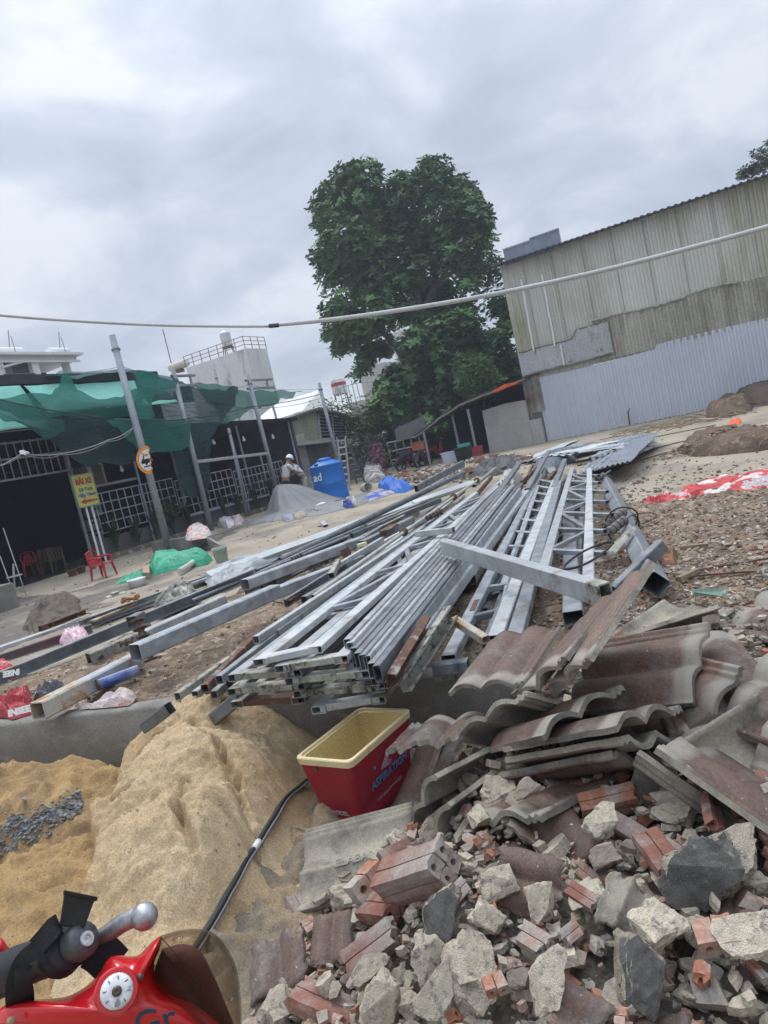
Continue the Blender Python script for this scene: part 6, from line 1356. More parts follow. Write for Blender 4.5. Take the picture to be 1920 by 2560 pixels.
big = cr('sack', [(1650, 1262), (1690, 1240), (1750, 1216), (1820, 1200), (1900, 1190), (1990, 1180), (1990, 1215), (1900, 1235), (1800, 1245), (1740, 1250), (1690, 1262)], .13, sack_red, 'long torn red and white sack stretched on the dirt at the right', 'sack', fr=6, seed=51)
cr('sack', [(1610, 1268), (1640, 1250), (1672, 1240), (1690, 1250), (1650, 1268)], .12, sack_red, 'small red and white sack scrap at the left tip of the long torn one', 'sack', fr=5, seed=52)
writing(big, 'INSEE', G(1895, 1206, .62), .12, V((1, .10, .0)), V((0, .5, 1)), bold=.006)
# stones and laths in the right dirt
cr('earth_lump', [(1640, 1425), (1650, 1395), (1680, 1385), (1700, 1402), (1695, 1430), (1665, 1436)], .17, mat('orange_brown_lump', (.24, .13, .075), (.14, .09, .06), scale=8, rough=1, bump=.8), 'rough orange-brown lump tucked behind the square post', 'lump', fr=5, seed=61, sharp=False)
for i, (a, b, lb) in enumerate((((1695, 1448), (1745, 1425), 'short thick pale stick near the square post'), ((1700, 1370), (1770, 1362), 'flat pale lath in the dirt right of the post'), ((1730, 1440), (1925, 1425), 'thin rusty rod running out to the right edge'), ((1745, 1425), (1925, 1395), 'second thin rod crossing the dirt above the rusty one'), ((1740, 1230), (1925, 1200), 'weathered board along the edge of the slab'))):
    MB().sweep(G(*a, .50), G(*b, .50), [(-.02, -.015), (.02, -.015), (.02, .015), (-.02, .015)] if i in (0, 1, 4) else [(-.006, -.006), (.006, -.006), (.006, .006), (-.006, .006)]).build('wooden_lath' if i in (0, 1, 4) else 'rusty_rod', wood if i in (0, 1, 4) else rusty, label=lb, cat='lath' if i in (0, 1, 4) else 'rod')
MB().prism([G(1732, 1490, .52), G(1735, 1480, .56), G(1818, 1478, .56), G(1815, 1492, .53)], V((0, 0, .02))).build('mint_board', mat('mint_board_paint', (.38, .52, .43), (.32, .46, .38)), label='pale mint board scrap behind the roof tiles', cat='board')
cr('pale_stone', [(1490, 1262), (1505, 1240), (1520, 1235), (1535, 1255), (1512, 1268)], .12, chip1, 'pale stone beside the far end of the square post', 'stone', fr=4, seed=71, sharp=False)
# ------------------------------------------------------------------ sand heap
def sm(t): t = max(0, min(1, t)); return t*t*(3-2*t)
BL_ = [(-1.45, 4.50, .54, .85, .75), (-1.32, 3.75, .54, .80, .85), (-1.25, 3.15, .44, .72, .75), (-1.10, 2.65, .22, .7, .8), (-1.75, 3.55, .36, .5, .5), (-1.55, 3.0, .30, .6, .6)]
CR = [[(470, 1975), (458, 2000), (462, 2033), (452, 2050), (478, 2090)], [(640, 2058), (605, 2075), (590, 2088), (556, 2105), (548, 2130)], [(586, 1925), (583, 1945), (612, 1990), (640, 2010)], [(482, 1825), (492, 1850), (512, 1880), (560, 1885)], [(560, 2005), (600, 2015), (640, 2040)], [(250, 1985), (285, 2003), (320, 1998)], [(540, 1880), (560, 1900), (578, 1930)]]
CRW = [[(G(u, v, .42).x, G(u, v, .42).y) for u, v in P] for P in CR]
def heap_h(x, y):
    h = 0
    for cx_, cy_, H_, rx, ry in BL_:
        r = math.hypot((x-cx_)/rx, (y-cy_)/ry); b = H_*(1-sm(r/1.25)); h = max(h, b) + min(h, b)*.12
    return min(h, .60)
def dline(x, y, P):
    best = 9
    for (ax, ay), (bx_, by_) in zip(P, P[1:]):
        dx, dy = bx_-ax, by_-ay; t = max(0, min(1, ((x-ax)*dx+(y-ay)*dy)/(dx*dx+dy*dy+1e-9))); best = min(best, math.hypot(x-ax-dx*t, y-ay-dy*t))
    return best
CL2 = [(lambda p: (p.x, p.y))(G(u, v, .25)) for u, v in ((330, 1840), (300, 1905), (270, 1950), (235, 1985), (205, 2010), (212, 2100), (215, 2180), (190, 2260), (120, 2330), (60, 2420), (0, 2600))]
RT2 = [(-1.3, 1.5), (-1.02, 1.9), (-.88, 2.5), (-.72, 3.0), (-.60, 3.6), (-.50, 4.1), (-.45, 4.36)]
def sandz(x, y, d):
    h = heap_h(x, y); e = sm(dline(x, y, CL2)/.07)*sm(dline(x, y, RT2)/.42)
    n = fbm((x, y, 1), 2.2, 3)*.05 + fbm((x, y, 4), 8, 3)*.014 + fbm((x, y, 2), 24, 3)*.012 + fbm((x, y, 6), 55, 2)*.009 + abs(nz((x, y, 4), 34))*.008
    z = h + n*(.4 + min(1, h*3)) 
    for P in CRW:
        for i in range(len(P)-1):
            ax, ay = P[i]; bx_, by_ = P[i+1]
            if abs(x-ax) > .35 or abs(y-ay) > .5: continue
            dx, dy = bx_-ax, by_-ay; t = max(0, min(1, ((x-ax)*dx+(y-ay)*dy)/(dx*dx+dy*dy))); ww = .017*(1+.8*nz((x*20, y*20, 0)))
            q = math.hypot(x-ax-dx*t, y-ay-dy*t)
            if q < ww*1.7: z -= .085*(1-q/(ww*1.7))
    return max(-.02, z*e + .01)
cliff = [G(u, v, .25) for u, v in ((330, 1840), (300, 1905), (270, 1950), (235, 1985), (205, 2010), (212, 2100), (215, 2180), (190, 2260), (120, 2330), (60, 2420), (0, 2600))]
hp = [(p.x, p.y) for p in cliff] + RT2 + [(-1.85, 4.80)]
field(hp, .0115, sandz, wob=.06, jag=5).build('sand_heap', sand, kind='stuff', smooth=True, label='pale cracked sand heap against the kerb wall', cat='sand')
def osand(x, y, d):
    wd = -(V((x, y, 0)) - WL).dot(WN)
    h = .06 + .14*sm(1-abs(wd-.45)/.9)*sm((-1.2-x)/.8) + .20*math.exp(-((x+2.05)/.45)**2-((y-3.15)/.6)**2) + .16*math.exp(-((x+2.75)/.5)**2-((y-4.35)/.4)**2)
    n = fbm((x, y, 3), 2.6, 4)*.09 + abs(fbm((x, y, 8), 7, 4))*.09 + fbm((x, y, 5), 24, 3)*.012
    gv = math.exp(-((y-(3.78-.10*(x+2.6)))/.16)**2)*sm((-1.7-x)/.3)*.10
    return max(-.02, (h+n-gv)*sm(d/.35) + .005)
op = [(-4.6, 5.62), (-1.6, 4.72), (-.15, 4.22), (-.25, 3.6), (-.50, 2.9), (-.72, 2.4), (-.95, 1.9), (-1.2, 1.4), (-4.6, 1.2)]
op1 = [(-4.6, 5.62), (-1.6, 4.72), (-1.25, 4.3), (-1.25, 1.2), (-4.6, 1.2)]; op2 = [(-1.3, 4.58), (-.15, 4.22), (-.25, 3.6), (-.50, 2.9), (-.72, 2.4), (-.95, 1.9), (-1.2, 1.4), (-1.3, 1.4)]
field(op2, .02, lambda x, y, d: osand(x, y, dpoly(x, y, op)) , wob=.12, jag=4).build('sand_spill', mat('spilt_brown_sand', (.30, .225, .14), (.22, .17, .11), scale=3, rough=1, bump=.6, bscale=70, c3=(.19, .165, .13), sscale=3, st=.52, sw=.1, fine=.14, spec=.1, detail=8), kind='stuff', smooth=True, label='thin brown sand trodden over the street beside the cooler', cat='sand')
field(op1, .02, lambda x, y, d: osand(x, y, dpoly(x, y, op)), wob=.03, jag=3).build('sand_bed', sand_wet, kind='stuff', smooth=True, label='trodden orange sand left of and behind the pale heap', cat='sand')
def pick_gr(rr):
    u = rr.uniform(-60, 205); v = 2098 - u*.42 + rr.gauss(0, 15)
    z = .1
    for _ in range(8): p = G(u, v, z); z = .5*z + .5*osand(p.x, p.y, 1)
    return V((p.x, p.y, osand(p.x, p.y, 1)+rr.uniform(-.006, .010)))
chips('gravel_strip', 1300, pick_gr,   .007, .017, [gravelm, chip4, gravelm, gravelm], 'strip of blue-grey gravel showing between the sands', 5, 'gravel')
def pick_st(rr):
    x, y = rr.uniform(-1.2, 1.2), rr.uniform(1.7, 4.0); return V((x, y, .004))
chips('street_grit', 1500, pick_st, .004, .016, [chip1, chip4, chip4, chip1], 'grit and crumbs on the street beside the rubble', 6)
def pick_sd(rr):
    x, y = rr.uniform(-2.6, -.8), rr.uniform(2.0, 4.5); return V((x, y, max(osand(x, y, 1), sandz(x, y, 1) if inpoly(x, y, hp) else 0)+.002))
chips('sand_pebbles', 500, pick_sd, .003, .008, [chip1, chip4, sand, chip1], 'tiny pebbles on the sand', 8)

# ------------------------------------------------------------------ cooler box
def cooler():
    # outer rim corners: near-left, near-right, far-right, far-left
    zt = .43
    c = [G(760, 1880, zt), G(882, 1890, zt), G(1012, 1784, zt), G(888, 1780, zt)]
    ux = ((c[1]-c[0]) + (c[2]-c[3])).normalized(); uy = (c[3]-c[0]); uy = (uy - ux*uy.dot(ux)).normalized()
    cen = sum(c, V())/4; w_ = .36; l_ = .60
    t = empty('cooler_box', V((cen.x, cen.y, 0)), 'open red cooler box with cream liner standing between the sand and the tiles', 'cooler')
    def ring(z, w2, l2, r, n=5):
        P = []
        for sx_, sy_, a0 in ((1, -1, -90), (1, 1, 0), (-1, 1, 90), (-1, -1, 180)):
            for k in range(n):
                a = math.radians(a0 + 90*k/(n-1)); x = sx_*(w2-r) + math.cos(a)*r; y = sy_*(l2-r) + math.sin(a)*r; P.append(cen + ux*x + uy*y + V((0, 0, z-zt)))
        return P + [P[0]]
    R1 = lambda z, k: ring(z, w_/2*k, l_/2*(1-(1-k)*.7), .035)
    MB().grid([R1(.0, .66), R1(.01, .70), R1(.06, .73), R1(.10, .765), R1(.104, .755), R1(.15, .79), R1(.30, .89), R1(zt-.035, .955)]).build('body', mat('red_cooler_plastic', (.30, .018, .03), (.25, .015, .026), scale=3, rough=.38, bump=.04, bscale=30, c3=(.20, .05, .045), sscale=12, st=.68, fine=.04), t, smooth=True)
    MB().add(R1(.002, .66)[:-1], [tuple(range(20))]).build('base', red_pl, t)
    cream = mat('cream_plastic', (.66, .55, .33), (.60, .48, .26), scale=6, rough=.5, bump=.03, c3=(.40, .26, .10), sscale=9, st=.70, fine=.04)
    MB().grid([R1(zt-.036, .95), R1(zt-.036, .985), R1(zt-.005, 1.0), R1(zt, .985), R1(zt, .90), R1(zt-.012, .885), R1(zt-.014, .84)]).build('rim', cream, t, smooth=False)
    MB().grid([R1(zt-.014, .845), R1(zt-.10, .80), R1(.05, .70), R1(.045, .60), R1(.045, .05)]).build('liner', mat('yellow_liner', (.60, .47, .20), (.54, .41, .17), scale=5, rough=.5, bump=.02), t, smooth=True, fix=False)
    # long right side carries the print
    n = ux; base = cen + ux*(w_/2*.905)
    s = uy; upv = (V((0, 0, 1)) + ux*.19).normalized(); 
    def on(y, z): return cen + s*y + V((0, 0, z-zt)) + ux*(w_/2*(.955 - (zt-.035-z)*.24/ .28 * 1.0 * .8 - .0)) + ux*.006
    text('ASPIRATION', 'lettering', .062, on(.02, .215), s, upv, mat('faded_blue_print', (.10, .25, .50), bump=0), t, .0008, bold=.0015)
    text('HIGH QUALITY COOLER', 'lettering', .022, on(.0, .125), s, upv, greypaint, t, .0008)
    f = on(0, .29)
    MB().prism([f + s*a + upv*b for a, b in ((-.06, -.03), (.03, -.045), (.06, -.03), (.02, -.01), (.03, .02), (.0, .06), (-.015, .02), (-.045, -.01))], n*.001).build('printed_emblem', mat('pink_print', (.50, .28, .30), (.2, .15, .3), scale=14, detail=1, bump=0), t)
    MB().lathe([(.001, 0), (.010, 0), (.010, .001), (.001, .001)], on(-.11, .30), 10, axis=n).build('printed_dot', mat('faded_blue_print', (.1, .25, .5)), t)
    fn = -uy; fb_ = cen - uy*(l_/2*.915) 
    text('NEW MODEL', 'lettering', .032, cen + ux*(-.035) - uy*(l_/2*(.845)) - uy*.008 + V((0, 0, .125-zt)), ux, V((0, 0, 1)) - uy*.10, greypaint, t, .0008, bold=.0008)
    MB().lathe([(.001, 0), (.013, 0), (.013, .003), (.001, .003)], cen - ux*.06 - uy*(l_/2*.965) + V((0, 0, -.06)), 10, axis=-uy).build('screw_hole', rustknob, t)
cooler()
P0 = [(800, 1905, .18), (770, 1965, .12), (735, 2035, .06), (700, 2105, .06), (665, 2175, .06), (630, 2240, .05), (595, 2310, .04), (555, 2378, .03), (500, 2460, .03)]
def cpath():
    P = catmull([G(*q) for q in P0], 6); z = [max(sandz(p.x, p.y, 1) if inpoly(p.x, p.y, hp) else 0, osand(p.x, p.y, dpoly(p.x, p.y, op)) if inpoly(p.x, p.y, op) else 0, .0) for p in P]
    out = []
    for i, p in enumerate(P):
        w_ = z[max(0, i-9):i+10]; out.append(V((p.x, p.y, sum(w_)/len(w_) + .024)))
    return out
# black cables running from the cooler towards the viewer
for i, (off, r, m_, lb) in enumerate(((0, .013, cable_blk, 'thick black cable running beside the cooler over the sand'), (.022, .006, mat('grey_cable', (.17, .165, .16), (.1, .1, .1)), 'thin grey cable beside the thick black one'), (-.016, .006, mat('worn_cable', (.20, .18, .15), (.07, .065, .06), scale=9), 'worn brownish cable on the other side of the black one'))):
    o = MB().tube([p + V((off, 0, 0)) for p in cpath()], r, 8).build('ground_cable', m_, label=lb, cat='cable', smooth=True)
    if i == 0:
        ORG[o.name] = V(o.location)
        cpz = cpath()
        for a, b in ((21, 22), (24, 27)):
            MB().tube(cpz[a:b], .016, 10).build('white_tape', white_pl, o, smooth=True)

# ------------------------------------------------------------------ roof tiles
tile_top = mat('brown_glazed_concrete', (.155, .098, .074), (.08, .056, .046), scale=5, rough=.6, bump=.25, bscale=45, c3=(.23, .205, .175), sscale=5, st=.62, sw=.12, fine=.14, rv=.25, detail=9)
def banded(mt, c):
    nt = mt.node_tree; N = nt.nodes; L = nt.links; b = N['Principled BSDF']; old = b.inputs['Base Color'].links[0].from_socket
    tc = N.new('ShaderNodeTexCoord'); sp_ = N.new('ShaderNodeSeparateXYZ'); L.new(tc.outputs['Object'], sp_.inputs[0]); n = N.new('ShaderNodeTexNoise'); n.inputs['Scale'].default_value = 9; n.inputs['Detail'].default_value = 6; L.new(tc.outputs['Object'], n.inputs['Vector'])
    y = MN('MULTIPLY_ADD', n.outputs['Fac'], .09, sp_.outputs[1], N, L); r = N.new('ShaderNodeMapRange'); r.inputs[1].default_value = -.165; r.inputs[2].default_value = -.135; r.inputs[3].default_value = .78; r.inputs[4].default_value = 0; L.new(y, r.inputs[0])
    x = N.new('ShaderNodeMix'); x.data_type = 'RGBA'; L.new(r.outputs[0], x.inputs[0]); L.new(old, x.inputs[6]); x.inputs[7].default_value = (*c, 1)
    n3 = N.new('ShaderNodeTexNoise'); n3.inputs['Scale'].default_value = 60; n3.inputs['Detail'].default_value = 3; L.new(tc.outputs['Object'], n3.inputs['Vector']); r3 = N.new('ShaderNodeMapRange'); r3.inputs[1].default_value = .70; r3.inputs[2].default_value = .74; L.new(n3.outputs['Fac'], r3.inputs[0])
    x2 = N.new('ShaderNodeMix'); x2.data_type = 'RGBA'; L.new(r3.outputs[0], x2.inputs[0]); L.new(x.outputs[2], x2.inputs[6]); x2.inputs[7].default_value = (.40, .38, .33, 1); L.new(x2.outputs[2], b.inputs['Base Color'])
banded(tile_top, (.29, .265, .225))
tile_raw = mat('raw_tile_concrete', (.32, .29, .23), (.19, .172, .14), scale=4, rough=.9, bump=.3, bscale=50, c3=(.10, .095, .085), sscale=4, st=.58, sw=.1, fine=.1, rv=.12)
tile_band = mat('unglazed_tile_end', (.37, .345, .305), (.29, .27, .24), scale=6, rough=.85, bump=.2, bscale=50, c3=(.16, .13, .12), sscale=5, st=.58, sw=.14, fine=.08)
TLn, TWd, TT = .54, .43, .021
def tprof(x):  # x in 0..1 across
    z = .036*math.exp(-((x-.22)/.105)**2) + .036*math.exp(-((x-.62)/.105)**2)
    z = .037*(max(0, math.cos((x-.24)*math.pi/.40)))**.9*(abs(x-.24) < .2) + .037*(max(0, math.cos((x-.64)*math.pi/.40)))**.9*(abs(x-.64) < .2)
    if x > .86: z += .012 if (.885 < x < .915 or .95 < x < .98) else .002
    return z
def tile_mesh(name, seed, x0=0, x1=1, y0=0, y1=1, rag=(0, 0, 0, 0), band=True, ny=14, nx=48):
    """wavy interlocking roof tile or a broken part of one; glazed above, raw below, pale band at the lower end"""
    rr = random.Random(seed); me = bpy.data.meshes.new(name); bm = bmesh.new(); g = []
    def ed(t, k): return rag[k]*(.6*noise.noise(V((t*5, seed*3.1, k))) + .4*noise.noise(V((t*16, seed*3.1, k)))) if rag[k] else 0
    for j in range(ny+1):
        r = []
        for i in range(nx+1):
            fx = x0 + (x1-x0)*i/nx; fy = y0 + (y1-y0)*j/ny; sx_ = i/nx; sy_ = j/ny
            x = fx + ed(fy, 0)*(1-sx_) + ed(fy, 1)*sx_; y = fy + ed(fx, 2)*(1-sy_) + ed(fx, 3)*sy_
            x = max(0, min(1, x)); z = tprof(x)
            r.append((x*TWd - TWd/2, y*TLn - TLn/2, z + .0035*noise.noise(V((x*6, y*6, seed))), y))
        g.append(r)
    top = [[bm.verts.new((a, b, c + TT/2)) for a, b, c, _ in r] for r in g]; bot = [[bm.verts.new((a, b, c - TT/2)) for a, b, c, _ in r] for r in g]
    lim = .17 + .0
    for j in range(ny):
        for i in range(nx):
            f = bm.faces.new((top[j][i], top[j][i+1], top[j+1][i+1], top[j+1][i])); yy = g[j][i][3] + .03*noise.noise(V((i*.4, seed, 0))); f.material_index = 0; f.smooth = True
            f = bm.faces.new((bot[j][i], bot[j+1][i], bot[j+1][i+1], bot[j][i+1])); f.material_index = 1; f.smooth = True
    for j in range(ny):
        for i, fl in ((0, 0), (nx, 1)):
            a, b, c, d = top[j][i], top[j+1][i], bot[j+1][i], bot[j][i]; f = bm.faces.new((a, b, c, d) if not fl else (d, c, b, a)); f.material_index = 1
    for i in range(nx):
        for j, fl in ((0, 1), (ny, 0)):
            a, b, c, d = top[j][i], top[j][i+1], bot[j][i+1], bot[j][i]; f = bm.faces.new((a, b, c, d) if not fl else (d, c, b, a)); f.material_index = 1
    bmesh.ops.recalc_face_normals(bm, faces=bm.faces); bm.to_mesh(me); bm.free()
    for m_ in (tile_top, tile_raw, tile_band): me.materials.append(m_)
    return me
TM = [tile_mesh('roof_tile', s, rag=(.0, .0, .012, .03 if s % 2 else .0)) for s in range(4)]
TMB = [tile_mesh('roof_tile', 20+s, y1=rnd(.6, .85), rag=(0, .05, .0, .15)) for s in range(3)]
TMX = tile_mesh('roof_tile', 33, y0=0, y1=.66, x1=.85, rag=(0, .02, .03, .06))
tgroup = 'brown wavy roof tiles piled on the rubble'
def tile(A, B, C, label, me=None, flip=False, far=1, fc=None, name='roof_tile'):
    """corners as surveyed: A lower-left, B at the other end of the ribs, C across; true tile length and width fix the depths"""
    a = G(*A)
    def hit(q, L_):
        d = ray(q[0], q[1]); d = d.normalized(); w = a - CP; t0 = d.dot(w); h = L_*L_ - (w.length_squared - t0*t0); r = math.sqrt(max(0, h)); return [CP + d*(t0 - r), CP + d*(t0 + r)]
    b = hit(B, TLn)[1 if far > 0 else 0]; y = (b-a).normalized()
    c = min(hit(C, TWd), key=lambda q: abs((q-a).normalized().dot(y))) if fc is None else hit(C, TWd)[fc]; x = c - a; x = (x - y*x.dot(y)).normalized(); z = x.cross(y); sgn = 1
    cen = a + y*TLn/2 + x*TWd/2
    if (z.dot(CP - cen) > 0) == bool(flip): x = -x; z = -z
    o = link(name, me or random.choice(TM)); M = Matrix((x, y, z)).transposed().to_4x4(); M.translation = cen; o.matrix_world = M; ORG[o.name] = cen
    return tag(o, label, 'roof tile', tgroup), x, y, z
def tile2(A, B, C, label, me, flip):
    a, b, c = G(*A), G(*B), G(*C); y = (b-a).normalized(); x = c-a; x = (x - y*x.dot(y)).normalized(); z = x.cross(y); cen = a + y*TLn/2 + x*TWd/2
    if (z.dot(CP - cen) > 0) == bool(flip): x = -x; z = -z
    o = link('roof_tile', me); M = Matrix((x, y, z)).transposed().to_4x4(); M.translation = cen; o.matrix_world = M; ORG[o.name] = cen
    return tag(o, label, 'roof tile', tgroup), x, y, z
def tp(x, y, z): return (1100 + x/2.0232, 1500 + y/2.0232, z)
def tq(x, y, z): return (600 + x/3.19, 1740 + y/3.19, z)
TL = [
 (tp(45, 478, .62), tp(262, 208, 0), tp(370, 508, 0), 1, 'glazed tile with two humps and pale lower band overhanging the kerb wall, leftmost of the top tiles', 0, TM[0]),
 (tp(395, 550, .68), tp(690, 190, 0), tp(530, 440, 0), 1, 'steep tile leaning right of the leftmost two-humped one', 0, TM[0]),
 (tp(565, 500, .72), tp(868, 45, 0), tp(705, 400, 0), 1, 'steepest tile, its corner pointing up at the open box beam', 0, TM[2]),
 (tp(1370, 122, .86), tp(795, 215, 0), tp(1290, 530, 0), 1, 'big glazed tile with horizontal ribs and grey weathered right end in the pile centre', 0, TM[3]),
 (tp(1130, 5, .62), tp(845, 195, 0), tp(1330, 130, 0), -1, 'pale tile lying face down farthest back, beside the box beam mouth', 1, TM[0]),
 (tp(1410, 30, .72), tp(860, 205, 0), tp(1435, 230, 0), -1, 'pale face-down tile between the farthest one and the central glazed tile', 1, TM[2]),
 (tp(1430, 170, .58), tp(1950, 270, .58), tp(1295, -5, .64), 2, 'glazed tile at the right edge, highest in the photo', 0, TM[2]),
 (tp(1450, 245, .52), tp(1960, 360, .52), tp(1320, 70, .58), 2, 'glazed tile at the right edge just below the highest one', 0, TM[0]),
 (tp(1480, 168, .76), tp(1760, 520, .66), tp(1340, 330, .70), 2, 'purple-brown tile slanting down at the right edge', 0, TM[2]),
 (tp(1540, 345, .78), tp(1100, 240, .76), tp(1350, 620, .62), 2, 'grey weathered tile right of the central glazed tile', 0, TM[1]),
 (tp(1400, 640, .62), tp(1850, 820, .58), tp(1560, 440, .70), 2, 'brown tile behind the lettered face-down tile at the right', 0, TM[2]),
 (tp(1600, 475, .72), tp(1235, 700, .66), tp(1800, 670, .58), 2, 'pale face-down tile with the letters NA at the right', 1, TMX),
 (tp(75, 700, .60), tp(500, 780, 0), tp(440, 480, 0), 1, 'tile with dark hollow underside and wavy edge facing left', 1, TM[0]),
 (tp(935, 450, .76), tp(560, 560, 0), tp(900, 560, 0), 1, 'broken narrow tile wedged in front of the central glazed one', 0, TMB[0]),
 (tp(885, 655, .78), tp(318, 757, 0), tp(1228, 560, 0), 1, 'top tile of the three-tile stack in the pile centre', 0, TM[2]),
 (tp(900, 705, .73), tp(330, 808, 0), tp(1240, 650, 0), 1, 'middle tile of the three-tile stack in the pile centre', 0, TM[2]),
 (tp(870, 770, .66), tp(300, 885, 0), tp(1200, 770, 0), 1, 'bottom tile of the three-tile stack in the pile centre', 0, TM[0]),
 (tp(1085, 762, .72), tp(1700, 1200, .54), tp(1290, 690, .54), 2, 'long glazed tile sloping to the lower right corner with a bright chip', 0, TM[0]),
 (tp(440, 655, .52), tp(-20, 890, 0), tp(470, 830, 0), -1, 'tile on edge, upper of the two leaning left of the stack', 1, TM[2]),
 (tp(450, 740, .46), tp(45, 1035, 0), tp(500, 900, 0), -1, 'tile on edge, lower of the two leaning left of the stack', 1, TM[2]),
 (tp(510, 1115, .52), tp(950, 870, 0), tp(100, 1160, 0), 1, 'big tile lying low with its wavy end towards the viewer, holding chunks', 0, TM[0]),
 (tp(1000, 770, .66), tp(1330, 1000, .54), tp(960, 930, .50), 2, 'grey-green tile half under the long sloping one', 1, TM[2]),
 (tq(1400, 965, .08), tq(1640, 300, 0), tq(1150, 885, 0), 1, 'glazed tile leaning on the right side of the cooler', 0, TM[0]),
 (tq(1600, 930, .14), tq(1830, 300, 0), tq(1370, 900, 0), 1, 'second glazed tile leaning beside the cooler, its pale tip up', 0, TM[2]),
 (tp(270, 600, .46), tp(150, 800, 0), tp(120, 520, 0), -1, 'small grey tile end behind the hollow tile near the wall', 0, TMB[1]),
 (tp(1560, 900, .50), tp(1950, 1060, .46), tp(1500, 760, .56), 2, 'shaded tile low at the right edge under the lettered one', 0, TM[0]),
 (tp(700, 430, .62), tp(1250, 420, .62), tp(800, 640, .52), 2, 'dark tile buried under the central glazed tile', 0, TM[2]),
]
NAt = None
for A_, B_, C_, fr_, lb, fl, me_ in TL:
    o, x, y, z = tile2(A_, B_, C_, lb, me_, bool(fl)) if fr_ == 2 else tile(A_, B_, C_, lb, me_, bool(fl), fr_)
    if 'letters NA' in lb: NAt = (o, x, y, z)
o, x, y, z = tile2(tq(520, 1075, .17), tq(1300, 870, .22), tq(500, 1460, .09), 'pale face-down tile with moulded lettering lying below the cooler', tile_mesh('roof_tile', 50, rag=(0, 0, .03, .0)), True)
x_t, y_t, z_t = x, y, z; emb = mat('moulded_letter', (.24, .225, .19), (.2, .185, .16), scale=8)
def lettering_on(o, s, size, u, v, sgn=1):
    """raised letters on the raw side, in the flat between two humps (local coordinates)"""
    cu = bpy.data.curves.new('lettering', 'FONT'); cu.body = s; cu.size = size; cu.extrude = .0015; cu.align_x = 'CENTER'; cu.align_y = 'CENTER'; cu.offset = .0008
    t = bpy.data.objects.new('tmp', cu); COL.objects.link(t); bpy.context.view_layer.update(); me = bpy.data.meshes.new_from_object(t.evaluated_get(bpy.context.evaluated_depsgraph_get())); bpy.data.objects.remove(t)
    me.materials.clear(); me.materials.append(emb); me.name = 'lettering'
    # text x -> local +-y, seen from below
    X = V((0, -sgn, 0)); Z = V((0, 0, -1)); Y = Z.cross(X); R = Matrix((X, Y, Z)).transposed().to_4x4(); R.translation = V((u, v, tprof((u+TWd/2)/TWd) - TT/2 - .0005)); me.transform(R)
    c = link('lettering', me); c.parent = o; return c
lettering_on(o, 'ELABANA', .055, -.024 , .02, -1)
lettering_on(NAt[0], 'NA', .060, -.024, .02, -1)

# ------------------------------------------------------------------ rubble
def xb(y): # left foot of the rubble
    T_ = [(1.2, -.80), (1.9, -.86), (2.4, -.80), (2.9, -.66), (3.2, -.42), (3.6, -.22), (4.0, -.10), (4.6, 0)]
    for (a, b), (c, d) in zip(T_, T_[1:]):
        if y <= c: return b + (d-b)*(max(a, y)-a)/(c-a)
    return 0
def rub_h(x, y):
    d = x - xb(y); back = sm((4.2-y)/.25)
    h = .40*sm(d/1.05) + .10*sm((x-.4)/1.2) + .10*sm((y-2.4)/1.0)*sm(d/.8) - .10*sm((2.0-y)/.8)
    return max(0, h*max(.35, back))
def rubz(x, y, d): return max(-.02, rub_h(x, y) - .04 + fbm((x, y, 3), 6, 4)*.05)
rubble_dust = mat('rubble_dust', (.20, .175, .14), (.12, .105, .085), scale=6, rough=1, bump=.8, bscale=45, fine=.2)
field([(-.95, 1.0), (2.6, 1.0), (3.6, 2.9), (.3, 4.05), (-.2, 3.9), (-.42, 3.3), (-.75, 2.8), (-.95, 2.2)], .03, rubz).build('rubble_bed', rubble_dust, kind='stuff', smooth=True, label='grey dust and crumbs under the rubble', cat='rubble dust')
ck_grey = mat('broken_concrete', (.52, .45, .35), (.37, .32, .25), scale=5, rough=.95, bump=.8, bscale=34, c3=(.17, .16, .145), sscale=6, st=.60, sw=.08, fine=.14, rv=.32)
ck_pale = mat('pale_mortar', (.60, .53, .41), (.46, .405, .315), scale=6, rough=.95, bump=.75, bscale=36, c3=(.24, .22, .19), sscale=7, st=.60, fine=.12, rv=.25)
ck_brown = mat('brownish_concrete', (.36, .30, .235), (.25, .21, .17), scale=5, rough=.95, bump=.6, bscale=40, c3=(.30, .28, .25), sscale=7, st=.60, fine=.14, rv=.2)
ck_soot = mat('sooty_face', (.075, .073, .068), (.15, .145, .13), scale=4, rough=.95, bump=.5, bscale=60, c3=(.22, .21, .19), sscale=22, st=.66, sw=.04, fine=.2)
br_mat = mat('hollow_brick', (.37, .16, .095), (.28, .12, .075), scale=6, rough=.9, bump=.35, bscale=50, c3=(.36, .32, .28), sscale=4.5, st=.50, sw=.08, fine=.12, rv=.2)
br_dull = mat('dusty_brick', (.24, .105, .075), (.17, .08, .06), scale=6, rough=.9, bump=.3, bscale=50, c3=(.30, .27, .24), sscale=4, st=.54, sw=.1, fine=.1, rv=.15)
